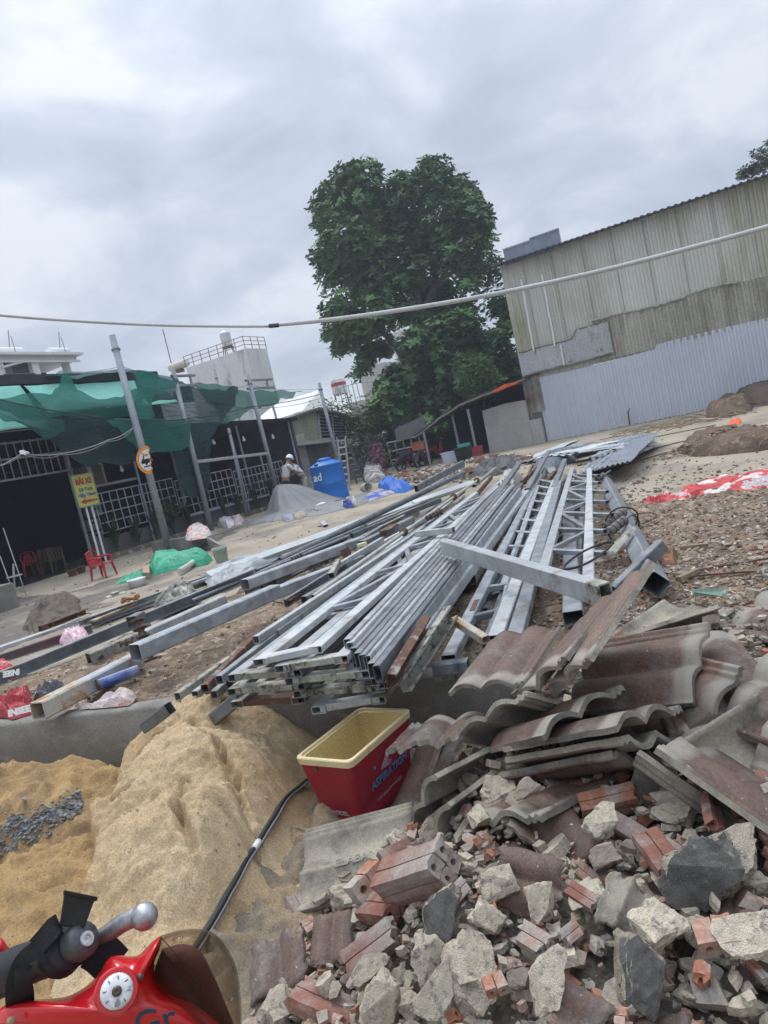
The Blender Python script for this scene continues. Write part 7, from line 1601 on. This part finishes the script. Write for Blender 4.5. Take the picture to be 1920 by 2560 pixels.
def chunk_mesh(seed, mats, sx_=1, sy_=1, sz_=1, n=11, soot=False, rough_=.10, flat=False):
    rr = random.Random(seed); bm = bmesh.new()
    for _ in range(n):
        if flat: a = rr.uniform(0, 6.28); r = rr.uniform(.75, 1); p = V((math.cos(a)*r, math.sin(a)*r, rr.choice((-1, 1))*rr.uniform(.85, 1)))
        else:
            p = V((rr.gauss(0, 1), rr.gauss(0, 1), rr.gauss(0, 1))).normalized()*rr.uniform(.8, 1.05)
            p = V([max(-.72, min(.72, c*1.15)) for c in p])
        bm.verts.new((p.x*sx_/2, p.y*sy_/2, p.z*sz_/2))
    r = bmesh.ops.convex_hull(bm, input=bm.verts)
    bmesh.ops.delete(bm, geom=[e for e in r['geom_interior'] if isinstance(e, bmesh.types.BMVert)], context='VERTS')
    bmesh.ops.dissolve_limit(bm, angle_limit=.25, verts=bm.verts, edges=bm.edges); bmesh.ops.triangulate(bm, faces=bm.faces)
    for _ in range(3):
        bmesh.ops.subdivide_edges(bm, edges=[e for e in bm.edges if e.calc_length() > .09], cuts=1, use_grid_fill=True); bmesh.ops.triangulate(bm, faces=bm.faces)
    for v in bm.verts:
        q = V((v.co.x/sx_, v.co.y/sy_, v.co.z/sz_)); k = 1 + rough_*(noise.noise(q*3.3+V((seed, 0, 0)))*1.4 + noise.noise(q*8+V((0, seed, 0)))*.8 + noise.noise(q*19+V((0, 0, seed)))*.45); v.co *= k
    for f in bm.faces:
        f.normal_update()
        if soot and f.normal.z > .72: f.material_index = 1
        f.smooth = False
    me = bpy.data.meshes.new('rubble'); bm.to_mesh(me); bm.free()
    for m_ in mats: me.materials.append(m_)
    return me
def brick_mesh(seed, L_=.25, nx=2, ny=2, cell=.046, cut=.012):
    rr = random.Random(seed); mb = MB(); x0 = -nx*cell/2; y0 = -ny*cell/2; h = cell/2; r = cell*.20
    for i in range(nx):
        for j in range(ny):
            cx_ = x0 + (i+.5)*cell; cy_ = y0 + (j+.5)*cell; g_ = .0022
            outer = [(cx_-h+g_, cy_-h+g_), (cx_, cy_-h), (cx_+h-g_, cy_-h+g_), (cx_+h, cy_), (cx_+h-g_, cy_+h-g_), (cx_, cy_+h), (cx_-h+g_, cy_+h-g_), (cx_-h, cy_)]
            inner = [(cx_+r*math.cos(a), cy_+r*math.sin(a)) for a in [math.radians(225+45*k) for k in range(8)]]
            e0, e1 = (rr.uniform(0, cut), rr.uniform(0, cut)); mb.sweep(V((0, -L_/2+e0, 0)), V((0, L_/2-e1, 0)), outer, (0, 0, 1), inner, segs=4)
    me = mb.mesh('brick', V((0, 0, 0)))
    for v in me.vertices:
        if cut and abs(v.co.y) > L_*.3: v.co.y -= math.copysign(1, v.co.y)*cut*.9*abs(noise.noise(V((v.co.x*22, v.co.z*22, seed + (3 if v.co.y > 0 else 0)))))*1.6
        v.co += V((nz(v.co*30, 1), nz(v.co*30+V((3, 0, 0)), 1), nz(v.co*30+V((0, 3, 0)), 1)))*.0025
    return me
def with_mat(me, m_): me.materials.clear(); me.materials.append(m_); return me
CH = {}
for nm, ms, so in (('pale', [ck_pale], 0), ('grey', [ck_grey, ck_soot], 0), ('brown', [ck_brown], 0), ('brick', [br_mat], 0), ('sooty', [ck_grey, ck_soot], 1)):
    CH[nm] = [chunk_mesh(100+hash_, ms, rnd(.9, 1.3), rnd(.7, 1.0), rnd(.4, .85), n=int(rnd(11, 20)), soot=bool(so), rough_=.14) for hash_ in range(7 if nm != 'sooty' else 5)]
FL = {nm: [chunk_mesh(300+k, ms, 1.2, .85, .28, n=16, soot=so, flat=True, rough_=.13) for k in range(4)] for nm, ms, so in (('pale', [ck_pale], 0), ('grey', [ck_grey, ck_soot], 0), ('sooty', [ck_grey, ck_soot], 1))}
BK = [with_mat(brick_mesh(1, .25), br_mat), with_mat(brick_mesh(2, .16, cut=.05), br_mat), with_mat(brick_mesh(3, .10, cut=.05), br_mat), with_mat(brick_mesh(4, .22, 2, 1, cut=.03), br_dull), with_mat(brick_mesh(5, .13, 2, 1, cut=.04), br_mat), with_mat(brick_mesh(6, .25), br_dull), with_mat(brick_mesh(7, .09, 1, 1, cut=.04), br_mat)]
TS = [tile_mesh('tile_shard', 60+k, x0=rnd(0, .3), x1=rnd(.6, 1), y0=rnd(.1, .3), y1=rnd(.55, .9), rag=(.12, .12, .12, .12), ny=8, nx=26) for k in range(6)]
def put(me, name, p, R, s, label, cat, group):
    o = link(name, me); M = R.to_4x4() @ Matrix.Scale(s, 4); M.translation = p; o.matrix_world = M; ORG[o.name] = p; return tag(o, label, cat, group)
def Rrand(rr, tilt=1.2): return Matrix.Rotation(rr.uniform(0, 6.28), 3, 'Z') @ Matrix.Rotation(rr.gauss(0, .45)*tilt, 3, 'X') @ Matrix.Rotation(rr.gauss(0, .45)*tilt, 3, 'Y')
# --- pieces one can pick out by eye
def cp5(x, y): return (1100 + x/2.0232, 1960 + y/2.0232)
def cp3(x, y): return (600 + x/2.765, 2100 + y/2.765)
def face_R(nrm, spin):
    z = V(nrm).normalized(); x = V((0, 0, 1)).cross(z).normalized() if abs(z.z) < .95 else V((1, 0, 0)); y = z.cross(x); return Matrix((x, y, z)).transposed() @ Matrix.Rotation(spin, 3, 'Z')
def along_R(a, b, up=(0, -.4, 1)):
    y = (b-a).normalized(); x = y.cross(V(up)).normalized(); z = x.cross(y); return Matrix((x, y, z)).transposed()
taken = []
def hz(u, v, dz=0.0):
    """where the line of sight meets the rubble surface"""
    z = .3
    for _ in range(14): p = G(u, v, z); z = .5*z + .5*(rub_h(p.x, p.y) + dz)
    return G(u, v, z)
def hero_brick(a, b, k, label, dz=.06, name='broken_brick', s=None, up=(0, -.4, 1)):
    A_, B_ = hz(*a, dz), hz(*b, dz); c = (A_+B_)/2; L_ = {0: .25, 1: .16, 2: .10, 3: .22, 4: .13, 5: .25, 6: .09}[k]; s = s or (B_-A_).length/L_
    put(BK[k], name, c, along_R(A_, B_, up), s, label, 'brick', 'hollow bricks among the rubble'); taken.append((c, L_*s*.42))
def hero_chunk(c, size, me, label, nrm=(0, -.5, .8), spin=0, dz=.05, name='concrete_chunk'):
    p = hz(*c, dz); s = .80*size*( (p-CP).length)/FPX; put(me, name, p, face_R(nrm, spin), s, label, 'rubble chunk', 'concrete chunks in the rubble heap'); taken.append((p, s*.38))
hero_brick(cp3(1010, 300), cp3(1440, 160), 5, 'large whole dull red brick lying over the others, nearest to the face-down lettered tile', .14)
hero_brick(cp3(850, 350), cp3(990, 350), 2, 'orange brick end showing two holes, under the large dull brick', .08, up=(0, -1, .2))
hero_brick(cp3(870, 460), cp3(1100, 480), 3, 'orange brick piece with combed grooves below the large dull brick', .07)
hero_brick(cp3(720, 900), cp3(1090, 610), 3, 'long orange-brown half brick slanting up to the right in the left rubble', .08)
hero_brick(cp3(410, 640), cp3(550, 550), 4, 'small grooved orange brick at the left rim of the rubble', .05)
hero_brick(cp3(1440, 440), cp3(1570, 290), 1, 'grey-red brick standing behind the sooty wedge', .08, up=(.3, -.6, .8))
hero_brick(cp5(700, 130), cp5(1000, 60), 0, 'dull red brick lying under the tiles behind the rounded boulder', .05)
hero_brick(cp5(1070, 110), cp5(1300, 60), 1, 'hollow brick with its big hole facing us, just under the long sloping tile', .06, up=(0, -1, .3))
hero_brick(cp5(1370, 80), cp5(1400, 240), 3, 'narrow orange brick standing upright under the long sloping tile', .1, up=(0, -1, .2))
hero_brick(cp5(1030, 250), cp5(1190, 460), 3, 'split orange brick piece lying against the big sooty slab', .12)
hero_brick(cp5(1370, 700), cp5(1430, 850), 4, 'two-holed orange brick end pointing at the viewer on the right', .12, s=1.15, up=(-.2, -.3, 1))
hero_brick(cp5(400, 760), cp5(560, 860), 1, 'orange brick half crusted with mortar left of the holed grey-red one', .08)
hero_brick(cp5(600, 800), cp5(700, 720), 1, 'grey-red brick with small holes in its side, centre of the rubble', .09, up=(.4, -.5, .6))
hero_brick(cp5(250, 950), cp5(310, 1090), 4, 'thin orange brick stub near the bottom, beside the grooved grey slab', .08)
hero_brick(cp5(1330, 880), cp5(1320, 1030), 6, 'small T-shaped orange shard low on the right', .10)
hero_brick(cp5(1560, 900), cp5(1659, 1000), 0, 'reddish brick cut off by the right edge', .06)
hero_brick(cp5(10, 440), cp5(90, 360), 1, 'orange brick end behind the large dull brick', .06)
hero_brick(cp5(640, 520), cp5(800, 620), 3, 'orange brick with thick mortar crust in the middle of the heap', .10)
hero_brick(cp5(880, 1190), cp5(980, 1200), 2, 'orange brick corner at the bottom edge of the photo', .08)
hero_chunk(cp5(825, 190), 115, CH['pale'][1], 'rounded pale boulder sitting highest under the tiles', dz=.13, spin=.5)
hero_chunk(cp5(830, 365), 105, CH['brown'][2], 'smooth brown stone right below the rounded pale boulder', dz=.08)
hero_chunk(cp5(1320, 450), 215, FL['sooty'][0], 'biggest flat slab with blackened face turned to the viewer on the right', (-.1, -.75, .6), .6, .12)
hero_chunk(cp5(1430, 340), 190, FL['grey'][1], 'grey slab leaning behind the biggest blackened slab', (.1, -.6, .7), .2, .10)
hero_chunk(cp5(1000, 950), 205, CH['sooty'][1], 'heavy block with a black lower face in the lower middle', (.1, -.85, .45), 1.2, .10)
hero_chunk(cp3(1370, 560), 165, FL['sooty'][2], 'sooty wedge-shaped block below the large dull red brick', (-.35, -.7, .5), .9, .10)
hero_chunk(cp5(1100, 700), 165, CH['pale'][3], 'rough pale lump left of the two-holed brick', (0, -.4, .9), .3, .12)
hero_chunk(cp5(510, 600), 130, CH['pale'][5], 'pointed pale stone standing in the middle left', (.2, -.8, .5), 1.4, .10)
hero_chunk(cp5(300, 510), 130, CH['grey'][2], 'grey lump with chipped nose left of the pointed pale stone', dz=.09)
hero_chunk(cp5(240, 670), 120, CH['pale'][2], 'pale wedge below the grey lump with chipped nose', (.1, -.6, .7), 2.2, .09)
hero_chunk(cp5(740, 560), 125, CH['pale'][0], 'pale mortar lump with orange patch right of the pointed stone', dz=.09)
hero_chunk(cp3(1330, 870), 140, FL['grey'][0], 'upright grey shard with sharp tip in the lower left heap', (-.2, -.8, .5), 2.0, .10)
hero_chunk(cp3(970, 1130), 130, FL['pale'][0], 'triangular pale greenish slab at the bottom edge', (.0, -.8, .55), 1.2, .12)
hero_chunk(cp3(1340, 1040), 130, FL['pale'][1], 'long pale stone pointing up right near the bottom edge', (.2, -.7, .6), .6, .12)
hero_chunk(cp3(240, 1150), 115, CH['pale'][4], 'loose pale block lying on the street at the lower left of the rubble', dz=.05)
hero_chunk(cp3(610, 300), 75, FL['pale'][3], 'small flat pale block under the front edge of the lettered tile', dz=.03)
hero_chunk(cp3(410, 395), 55, CH['grey'][4], 'single grey stone lying alone on the sandy street', dz=.02)
hero_chunk(cp3(700, 410), 90, CH['grey'][5], 'wrinkled round grey stone with an orange side at the left rim', dz=.05)
hero_chunk(cp3(960, 150), 90, FL['pale'][0], 'grey block with white-painted face leaning by the lettered tile', (-.5, -.6, .5), .8, .10)
hero_chunk(cp3(870, 900), 115, FL['grey'][2], 'flat grey trapezoid lying over a standing brick', (0, -.3, .9), .1, .12)
hero_chunk(cp5(150, 950), 190, FL['grey'][3], 'long narrow brownish slab standing at the lower left centre', (-.1, -.7, .65), 1.5, .07)
hero_chunk(cp5(1180, 140), 110, FL['grey'][1], 'grey flat piece beneath the long sloping tile', (0, -.3, .9), .2, .06)
hero_chunk(cp5(540, 1000), 150, FL['pale'][2], 'grooved grey-green corrugated slab at the lower centre', (-.2, -.6, .7), .9, .13)
hero_chunk(cp5(1560, 740), 160, FL['pale'][1], 'pale greenish slab covering the two-holed brick at the right edge', (-.2, -.5, .8), .3, .14)
hero_chunk(cp5(400, 1000 - 1000 + 990), 70, CH['brown'][1], 'small brown stone beside the grooved slab', dz=.08)
hero_chunk(cp5(430, 30), 105, CH['brown'][4], 'pinkish-grey broken block lying on the low wavy tile', (0, -.3, .9), .2, .17)
hero_chunk(cp5(200, 160), 90, CH['pale'][6], 'crumbly pale mortar lump at the left end of the low wavy tile', dz=.1)
def hero_tile(c, size, k, nrm, spin, label, dz=.08):
    p = hz(*c, dz); s = size*((p-CP).length)/FPX/.4; put(TS[k], 'tile_shard', p, face_R(nrm, spin), s, label, 'tile shard', 'broken roof tile pieces in the rubble'); taken.append((p, s*.15))
hero_tile(cp3(330, 870), 190, 0, (-.15, -.45, .85), .35, 'brown folded tile shard at the left rim of the rubble')
hero_tile(cp3(670, 660), 120, 1, (-.1, -.4, .9), .1, 'blue-grey ribbed tile shard above the slanting brick')
hero_tile(cp5(900, 600), 150, 2, (-.3, .5, -.75), 1.2, 'pale curved tile shard lying hollow side up in the middle', .1)
hero_tile(cp5(460, 470), 150, 3, (-.3, -.6, .7), 1.4, 'brown-purple tile strip standing between grey chunks')
hero_tile(cp5(640, 1120), 170, 4, (.1, -.5, .8), .7, 'purple-brown flat tile shard at the bottom centre')
hero_tile(cp5(560, 260), 260, 5, (0, -.35, .9), .5, 'large dark tile half buried below the low wavy tile', .02)
# --- the rest of the heap
rr = random.Random(99); cnt = {'c': 0, 'b': 0, 's': 0}
zones = [((-.9, 3.5), 'left rim by the sandy street'), ((-.2, 1.9), 'lower left'), ((.15, 1.7), 'lower middle'), ((.7, 1.7), 'lower right'), ((.1, 2.4), 'centre'), ((.7, 2.3), 'right of centre'), ((1.2, 2.2), 'right edge'), ((-.1, 3.1), 'strip below the cooler tiles'), ((.6, 2.8), 'shade under the roof tiles')]
def zone(p): return min(zones, key=lambda q: (p.x-q[0][0])**2+(p.y-q[0][1])**2)[1]
sizes = ((.06, 'small'), (.10, 'fist-sized'), (.145, 'big'))
pts = []
for layer, (dz, tries, spc) in enumerate(((.0, 3600, .62), (.05, 3000, .70), (.10, 1500, .9))):
    for _ in range(tries):
        y = rr.uniform(1.35, 3.7); x = rr.uniform(xb(y)-.08, min(2.0, .60*y+.25))
        dd = x - xb(y)
        if y > 3.0 and x > .15: continue
        if dd < .12 and rr.random() < .6: continue
        if layer and dd < .25*layer: continue
        s = rr.choice((.06, .075, .09, .11, .13, .15, .17)) * (1 if dd > .25 else .75); h0 = rub_h(x, y); p = V((x, y, h0 + dz + s*.16))
        if any((p-c).length < r + s*.40 for c, r in taken) or any((p-q).length < (s+s2)*.5*spc for q, s2 in pts): continue
        pts.append((p, s)); k = rr.random(); sw = min(sizes, key=lambda q: abs(q[0]-s))[1]; zn = zone(p)
        if k < .76 and cnt['c'] < 236:
            nm, w_ = rr.choices((('pale', 'pale'), ('grey', 'grey'), ('brown', 'brownish'), ('sooty', 'black-faced'), ('brick', 'brick-red')), (3.4, 4, 1.6, .7, 1.1))[0]; flat = rr.random() < .35 and nm in FL
            me = rr.choice(FL[nm] if flat else CH[nm]); put(me, 'concrete_chunk', p, Rrand(rr), s*1.12, '%s %s %s in the rubble, %s' % (sw, w_, 'flat piece' if flat else 'lump', zn), 'rubble chunk', 'concrete chunks in the rubble heap'); cnt['c'] += 1
        elif k < .93 and cnt['b'] < 150:
            b = rr.choice((1, 2, 3, 4, 4, 6, 2)); put(BK[b], 'broken_brick', p, Rrand(rr, 1.3), max(.55, s/.13), '%s %s brick piece in the rubble, %s' % (sw, 'dull' if b in (3, 5) else 'orange', zn), 'brick', 'hollow bricks among the rubble'); cnt['b'] += 1
        elif cnt['s'] < 120:
            b = rr.randrange(6); put(TS[b], 'tile_shard', p, Rrand(rr, .9), s/.22, '%s brown tile shard in the rubble, %s' % (sw, zn), 'tile shard', 'broken roof tile pieces in the rubble'); cnt['s'] += 1
def pick_mid(r2):
    y = r2.uniform(1.3, 3.7); x = r2.uniform(xb(y)-.02, min(1.9, .6*y+.25)); return V((x, y, rub_h(x, y) + r2.uniform(-.02, .07)))
chips('small_rubble', 1500, pick_mid, .018, .042, [ck_grey, br_mat, ck_pale, ck_brown], 'hand-small shards filling the gaps between the big rubble chunks', 14)
def pick_rb(r2):
    x = r2.uniform(-.95, 1.9); y = r2.uniform(1.3, 3.6); d = x - xb(y)
    if d < -.1: return None
    return V((x, y, rub_h(x, y) - .01 + r2.uniform(0, .04)))
chips('rubble_crumbs', 3800, pick_rb, .006, .022, [chip1, chip2, chip4, chip1], 'crumbs and small fragments between the rubble chunks', 12)

# ------------------------------------------------------------------ motorbike grip and helmet right in front
def CV(u, v, Y): return PY(u, v, Y)
HY = .98
def puff(outline, Y, depth, lay=9, back=True, tiltx=0, tilty=0, shift=0):
    """solid rounded shape with the given contour, bulging to both sides of its own plane"""
    P = [CV(u, v, Y) for u, v in outline]; P = catmull(P + [P[0]], 5)[:-1]; c = sum(P, V())/len(P); nrm = (CP - c).normalized(); rows = []
    for i in range(lay+1):
        s = math.cos(i/lay*math.pi/2); z = math.sin(i/lay*math.pi/2)*depth; r = [c + (p-c)*s + nrm*z for p in P]; rows.append(r + [r[0]])
    mb = MB().grid(rows)
    if back: mb.grid([[c + (p-c)*math.cos(i/lay*math.pi/2) - nrm*math.sin(i/lay*math.pi/2)*depth for p in P] + [P[0]] for i in range(lay+1)])
    return mb, c, nrm
shell_red = mat('glossy_red_shell', (.50, .012, .016), (.46, .010, .014), scale=3, rough=.18, bump=0, fine=0, spec=.6)
hc_, = [CV(300, 2620, HY)]
hm = empty('motorbike_helmet', hc_, 'glossy red helmet with smoked visor and white pivot cap hanging at the handlebar', 'helmet')
shell = [(-30, 2560), (5, 2518), (60, 2501), (120, 2497), (170, 2490), (215, 2466), (248, 2432), (268, 2400), (292, 2388), (340, 2390), (365, 2370), (385, 2350), (404, 2340), (400, 2370), (385, 2410), (392, 2450), (415, 2478), (470, 2500), (530, 2540), (585, 2600), (600, 2680), (560, 2800), (420, 2900), (200, 2900), (40, 2820), (-30, 2700)]
mb, c, nrm = puff(shell, HY, .105, 10); mb.build('shell', shell_red, hm, smooth=True)
vis = mat('smoked_visor', (.05, .04, .03), rough=.08, bump=0, fine=0)
vt = vis.node_tree; pb_ = vt.nodes['Principled BSDF']; tr = vt.nodes.new('ShaderNodeBsdfTransparent'); tr.inputs[0].default_value = (.84, .77, .68, 1); mxs = vt.nodes.new('ShaderNodeMixShader'); lw_ = vt.nodes.new('ShaderNodeLayerWeight'); lw_.inputs[0].default_value = .5; pw_ = MN('POWER', lw_.outputs['Facing'], 2.5, None, vt.nodes, vt.links); vt.links.new(MN('MULTIPLY_ADD', pw_, .75, .10, vt.nodes, vt.links), mxs.inputs[0])
vt.links.new(tr.outputs[0], mxs.inputs[1]); vt.links.new(pb_.outputs[0], mxs.inputs[2]); vt.links.new(mxs.outputs[0], vt.nodes['Material Output'].inputs[0])
visor = [(402, 2342), (450, 2328), (505, 2326), (545, 2345), (575, 2385), (592, 2435), (600, 2500), (602, 2580), (600, 2660), (540, 2640), (470, 2560), (410, 2490), (378, 2450), (370, 2410), (385, 2370)]
mb, c, nrm = puff(visor, HY - .01, .085, 9, back=False); mb.build('visor', vis, hm, smooth=True, thick=.003)
inner = [(405, 2372), (460, 2360), (500, 2378), (525, 2420), (560, 2500), (590, 2600), (500, 2620), (410, 2500), (385, 2440)]
mb, c, nrm = puff(inner, HY + .02, .05, 7); mb.build('padding', mat('dark_red_lining', (.12, .045, .05), (.085, .03, .035), scale=5), hm, smooth=True)
pc_ = CV(292, 2478, HY - .115); ax = (CP - pc_).normalized()
MB().lathe([(.001, -.03), (.028, -.03), (.028, -.004), (.0255, 0), (.001, 0)], pc_, 32, axis=ax).build('pivot_ring', shell_red, hm, smooth=False)
MB().lathe([(.001, .0), (.0195, 0), (.0205, .003), (.0185, .008), (.010, .010), (.001, .010)], pc_, 32, axis=ax).build('pivot_cap', mat('white_marbled_cap', (.60, .60, .60), (.66, .66, .66), scale=30, rough=.35, bump=0, c3=(.25, .27, .30), sscale=45, st=.60, sw=.02, detail=2), hm, smooth=True)
for k_ in range(4):
    a_ = math.radians(45 + 90*k_); xx_ = ax.cross(V((0, 0, 1))).normalized(); yy_ = ax.cross(xx_); c_ = pc_ + ax*.0085 + (xx_*math.cos(a_) + yy_*math.sin(a_))*.0175
    MB().tube([c_ + (xx_*math.cos(a_+t_) + yy_*math.sin(a_+t_))*-.007 for t_ in (-1.3, -.8, -.4, 0, .4, .8, 1.3)], .0011, 6).build('cap_groove', mat('cap_line_grey', (.22, .23, .25), bump=0), hm, smooth=True)
MB().lathe([(.001, 0), (.0062, 0), (.0062, .004), (.003, .006), (.001, .004)], pc_ + ax*.009, 16, axis=ax).build('screw', mat('dark_screw', (.10, .08, .075), rough=.4, metal=.5, bump=0), hm, smooth=True)
p_ = CV(351, 2443, HY - .095); MB().lathe([(.001, 0), (.0045, 0), (.0045, .004), (.001, .005)], p_, 14, axis=ax).build('rivet', mat('dark_screw', (.1, .08, .075)), hm, smooth=True)
p_ = CV(28, 2553, HY - .06); MB().lathe([(.001, 0), (.006, 0), (.006, .004), (.001, .005)], p_, 14, axis=ax).build('rivet', mat('brass_rivet', (.35, .24, .14), metal=.5, bump=0), hm, smooth=True)
mz = (CV(520, 2560, HY) - CV(340, 2560, HY)).normalized()
text('Gr', 'lettering', .050, CV(388, 2556, HY-.118), (RX + UX*.30), UX, mat('script_ink', (.03, .04, .06), bump=0), hm, .0008, bold=.0003)
# handlebar: grip, bar end, brake lever, buckle strap
mbk = empty('motorbike', CV(-60, 2560, HY+.1), 'motorbike in the bottom left corner, its black grip and silver lever in view', 'motorbike')
rub = mat('black_rubber', (.028, .028, .034), (.02, .02, .025), scale=20, rough=.55, bump=.1, bscale=80)
def C2(x, y): return (x/2.592, 2200 + y/2.592)
GY = .98
g0 = CV(*C2(-160, 690), GY+.10); g1 = CV(*C2(470, 420), GY); g2 = CV(*C2(560, 378), GY-.012)
d = (g2-g0).normalized(); L_ = (g1-g0).length
prof = [(.001, 0), (.030, 0)] + [(.030 + (.0018 if k % 2 else 0), L_*(.04+.02*k)) for k in range(20)] + [(.031, L_*.50), (.029, L_*.6), (.030, L_*.8), (.036, L_*.86), (.038, L_*.89), (.035, L_*.92), (.031, L_*.94), (.031, L_), (.001, L_)]
MB().lathe(prof, g0, 24, axis=d).build('grip', rub, mbk, smooth=True)
MB().lathe([(.001, 0), (.023, 0), (.025, .008), (.025, .028), (.021, .034), (.001, .034)], g1, 20, axis=d).build('bar_end', mat('dark_bar_end', (.10, .10, .105), (.06, .06, .065), rough=.35, metal=.4, bump=0), mbk, smooth=True)
MB().lathe([(.001, 0), (.010, 0), (.010, .004), (.006, .004), (.006, .001), (.001, .001)], g1 + d*.034, 12, axis=d).build('bar_end_screw', alu, mbk)
lv = [CV(*C2(x, y), GY+.02+z) for x, y, z in ((560, 395, .02), (640, 370, .012), (720, 330, .006), (800, 275, 0), (880, 240, -.004), (920, 230, -.006))]
MB().tube(catmull(lv, 4), .015, 12, radii=[.008 + .0055*min(1, k/9) for k in range(21)]).build('brake_lever', mat('cast_aluminium', (.42, .43, .44), (.34, .35, .36), scale=9, rough=.38, metal=.75, bump=.05), mbk, smooth=True)
MB().ball(CV(*C2(935, 235), GY+.012), .0195, 12).build('lever_ball', mat('cast_aluminium', (.42, .43, .44)), mbk, smooth=True)
mb, c, nrm = puff([C2(*q) for q in ((-60, 380), (5, 372), (40, 410), (75, 468), (30, 520), (-10, 545), (-60, 560))], GY+.12, .03, 6); mb.build('fairing', shell_red, mbk, smooth=True)
st_ = mat('black_webbing', (.014, .014, .016), (.02, .02, .022), scale=30, rough=.8, bump=.3, bscale=120)
def strap(P, w_, label, name='strap', th=.004, parent=None):
    pts = catmull([CV(*C2(x, y), Y) for x, y, Y in P], 6); rows = []
    for i, p in enumerate(pts):
        t = (pts[min(i+1, len(pts)-1)] - pts[max(i-1, 0)]).normalized(); s = t.cross((CP-p).normalized()).normalized(); rows.append([p - s*w_/2, p + s*w_/2])
    return MB().grid(rows).build(name, st_, parent, thick=th)
sb_ = hm
strap([(370, 290, GY-.0), (320, 350, GY-.025), (240, 440, GY-.04), (150, 520, GY-.04), (100, 640, GY-.04), (90, 760, GY-.03), (95, 830, GY)], .022, '', parent=sb_)
strap([(740, 560, GY+.03), (660, 480, GY+.03), (600, 440, GY+.03)], .055, '', parent=sb_)
strap([(170, 830, GY), (165, 740, GY-.03), (150, 660, GY-.045), (150, 560, GY-.04)], .022, '', parent=sb_)
bk_ = [CV(*C2(x, y), GY+z) for x, y, z in ((385, 300, 0), (545, 310, 0), (612, 130, .01), (418, 70, .01))]
mb = MB(); nn = (CP - bk_[0]).normalized(); mb.prism(bk_, nn*.012); mb.build('buckle', mat('black_buckle', (.018, .018, .02), rough=.45, bump=0), hm, bevel=.002)
mb = MB(); q = [CV(*C2(x, y), GY+.008) for x, y in ((412, 66), (632, 112), (626, 140), (408, 100))]; mb.prism(q, nn*.016); mb.build('buckle_bar', mat('black_buckle', (.018, .018, .02)), hm, bevel=.002)
strap([(380, 290, GY), (350, 310, GY-.01), (300, 370, GY-.02), (240, 440, GY-.03)], .03, '', parent=sb_)

# ------------------------------------------------------------------ added haze volume, stands in for lens veil and lifted blacks
hz_ = bpy.data.materials.new('haze'); hz_.use_nodes = True; n_ = hz_.node_tree.nodes; n_.remove(n_['Principled BSDF'])
pv_ = n_.new('ShaderNodeVolumePrincipled'); pv_.inputs['Color'].default_value = (.80, .86, 1.0, 1); pv_.inputs['Density'].default_value = .0016; pv_.inputs['Anisotropy'].default_value = .2
hz_.node_tree.links.new(pv_.outputs[0], n_['Material Output'].inputs['Volume'])
MB().box(V((0, 60, 14)), (260, 200, 30.5)).build('haze', hz_, kind='stuff')
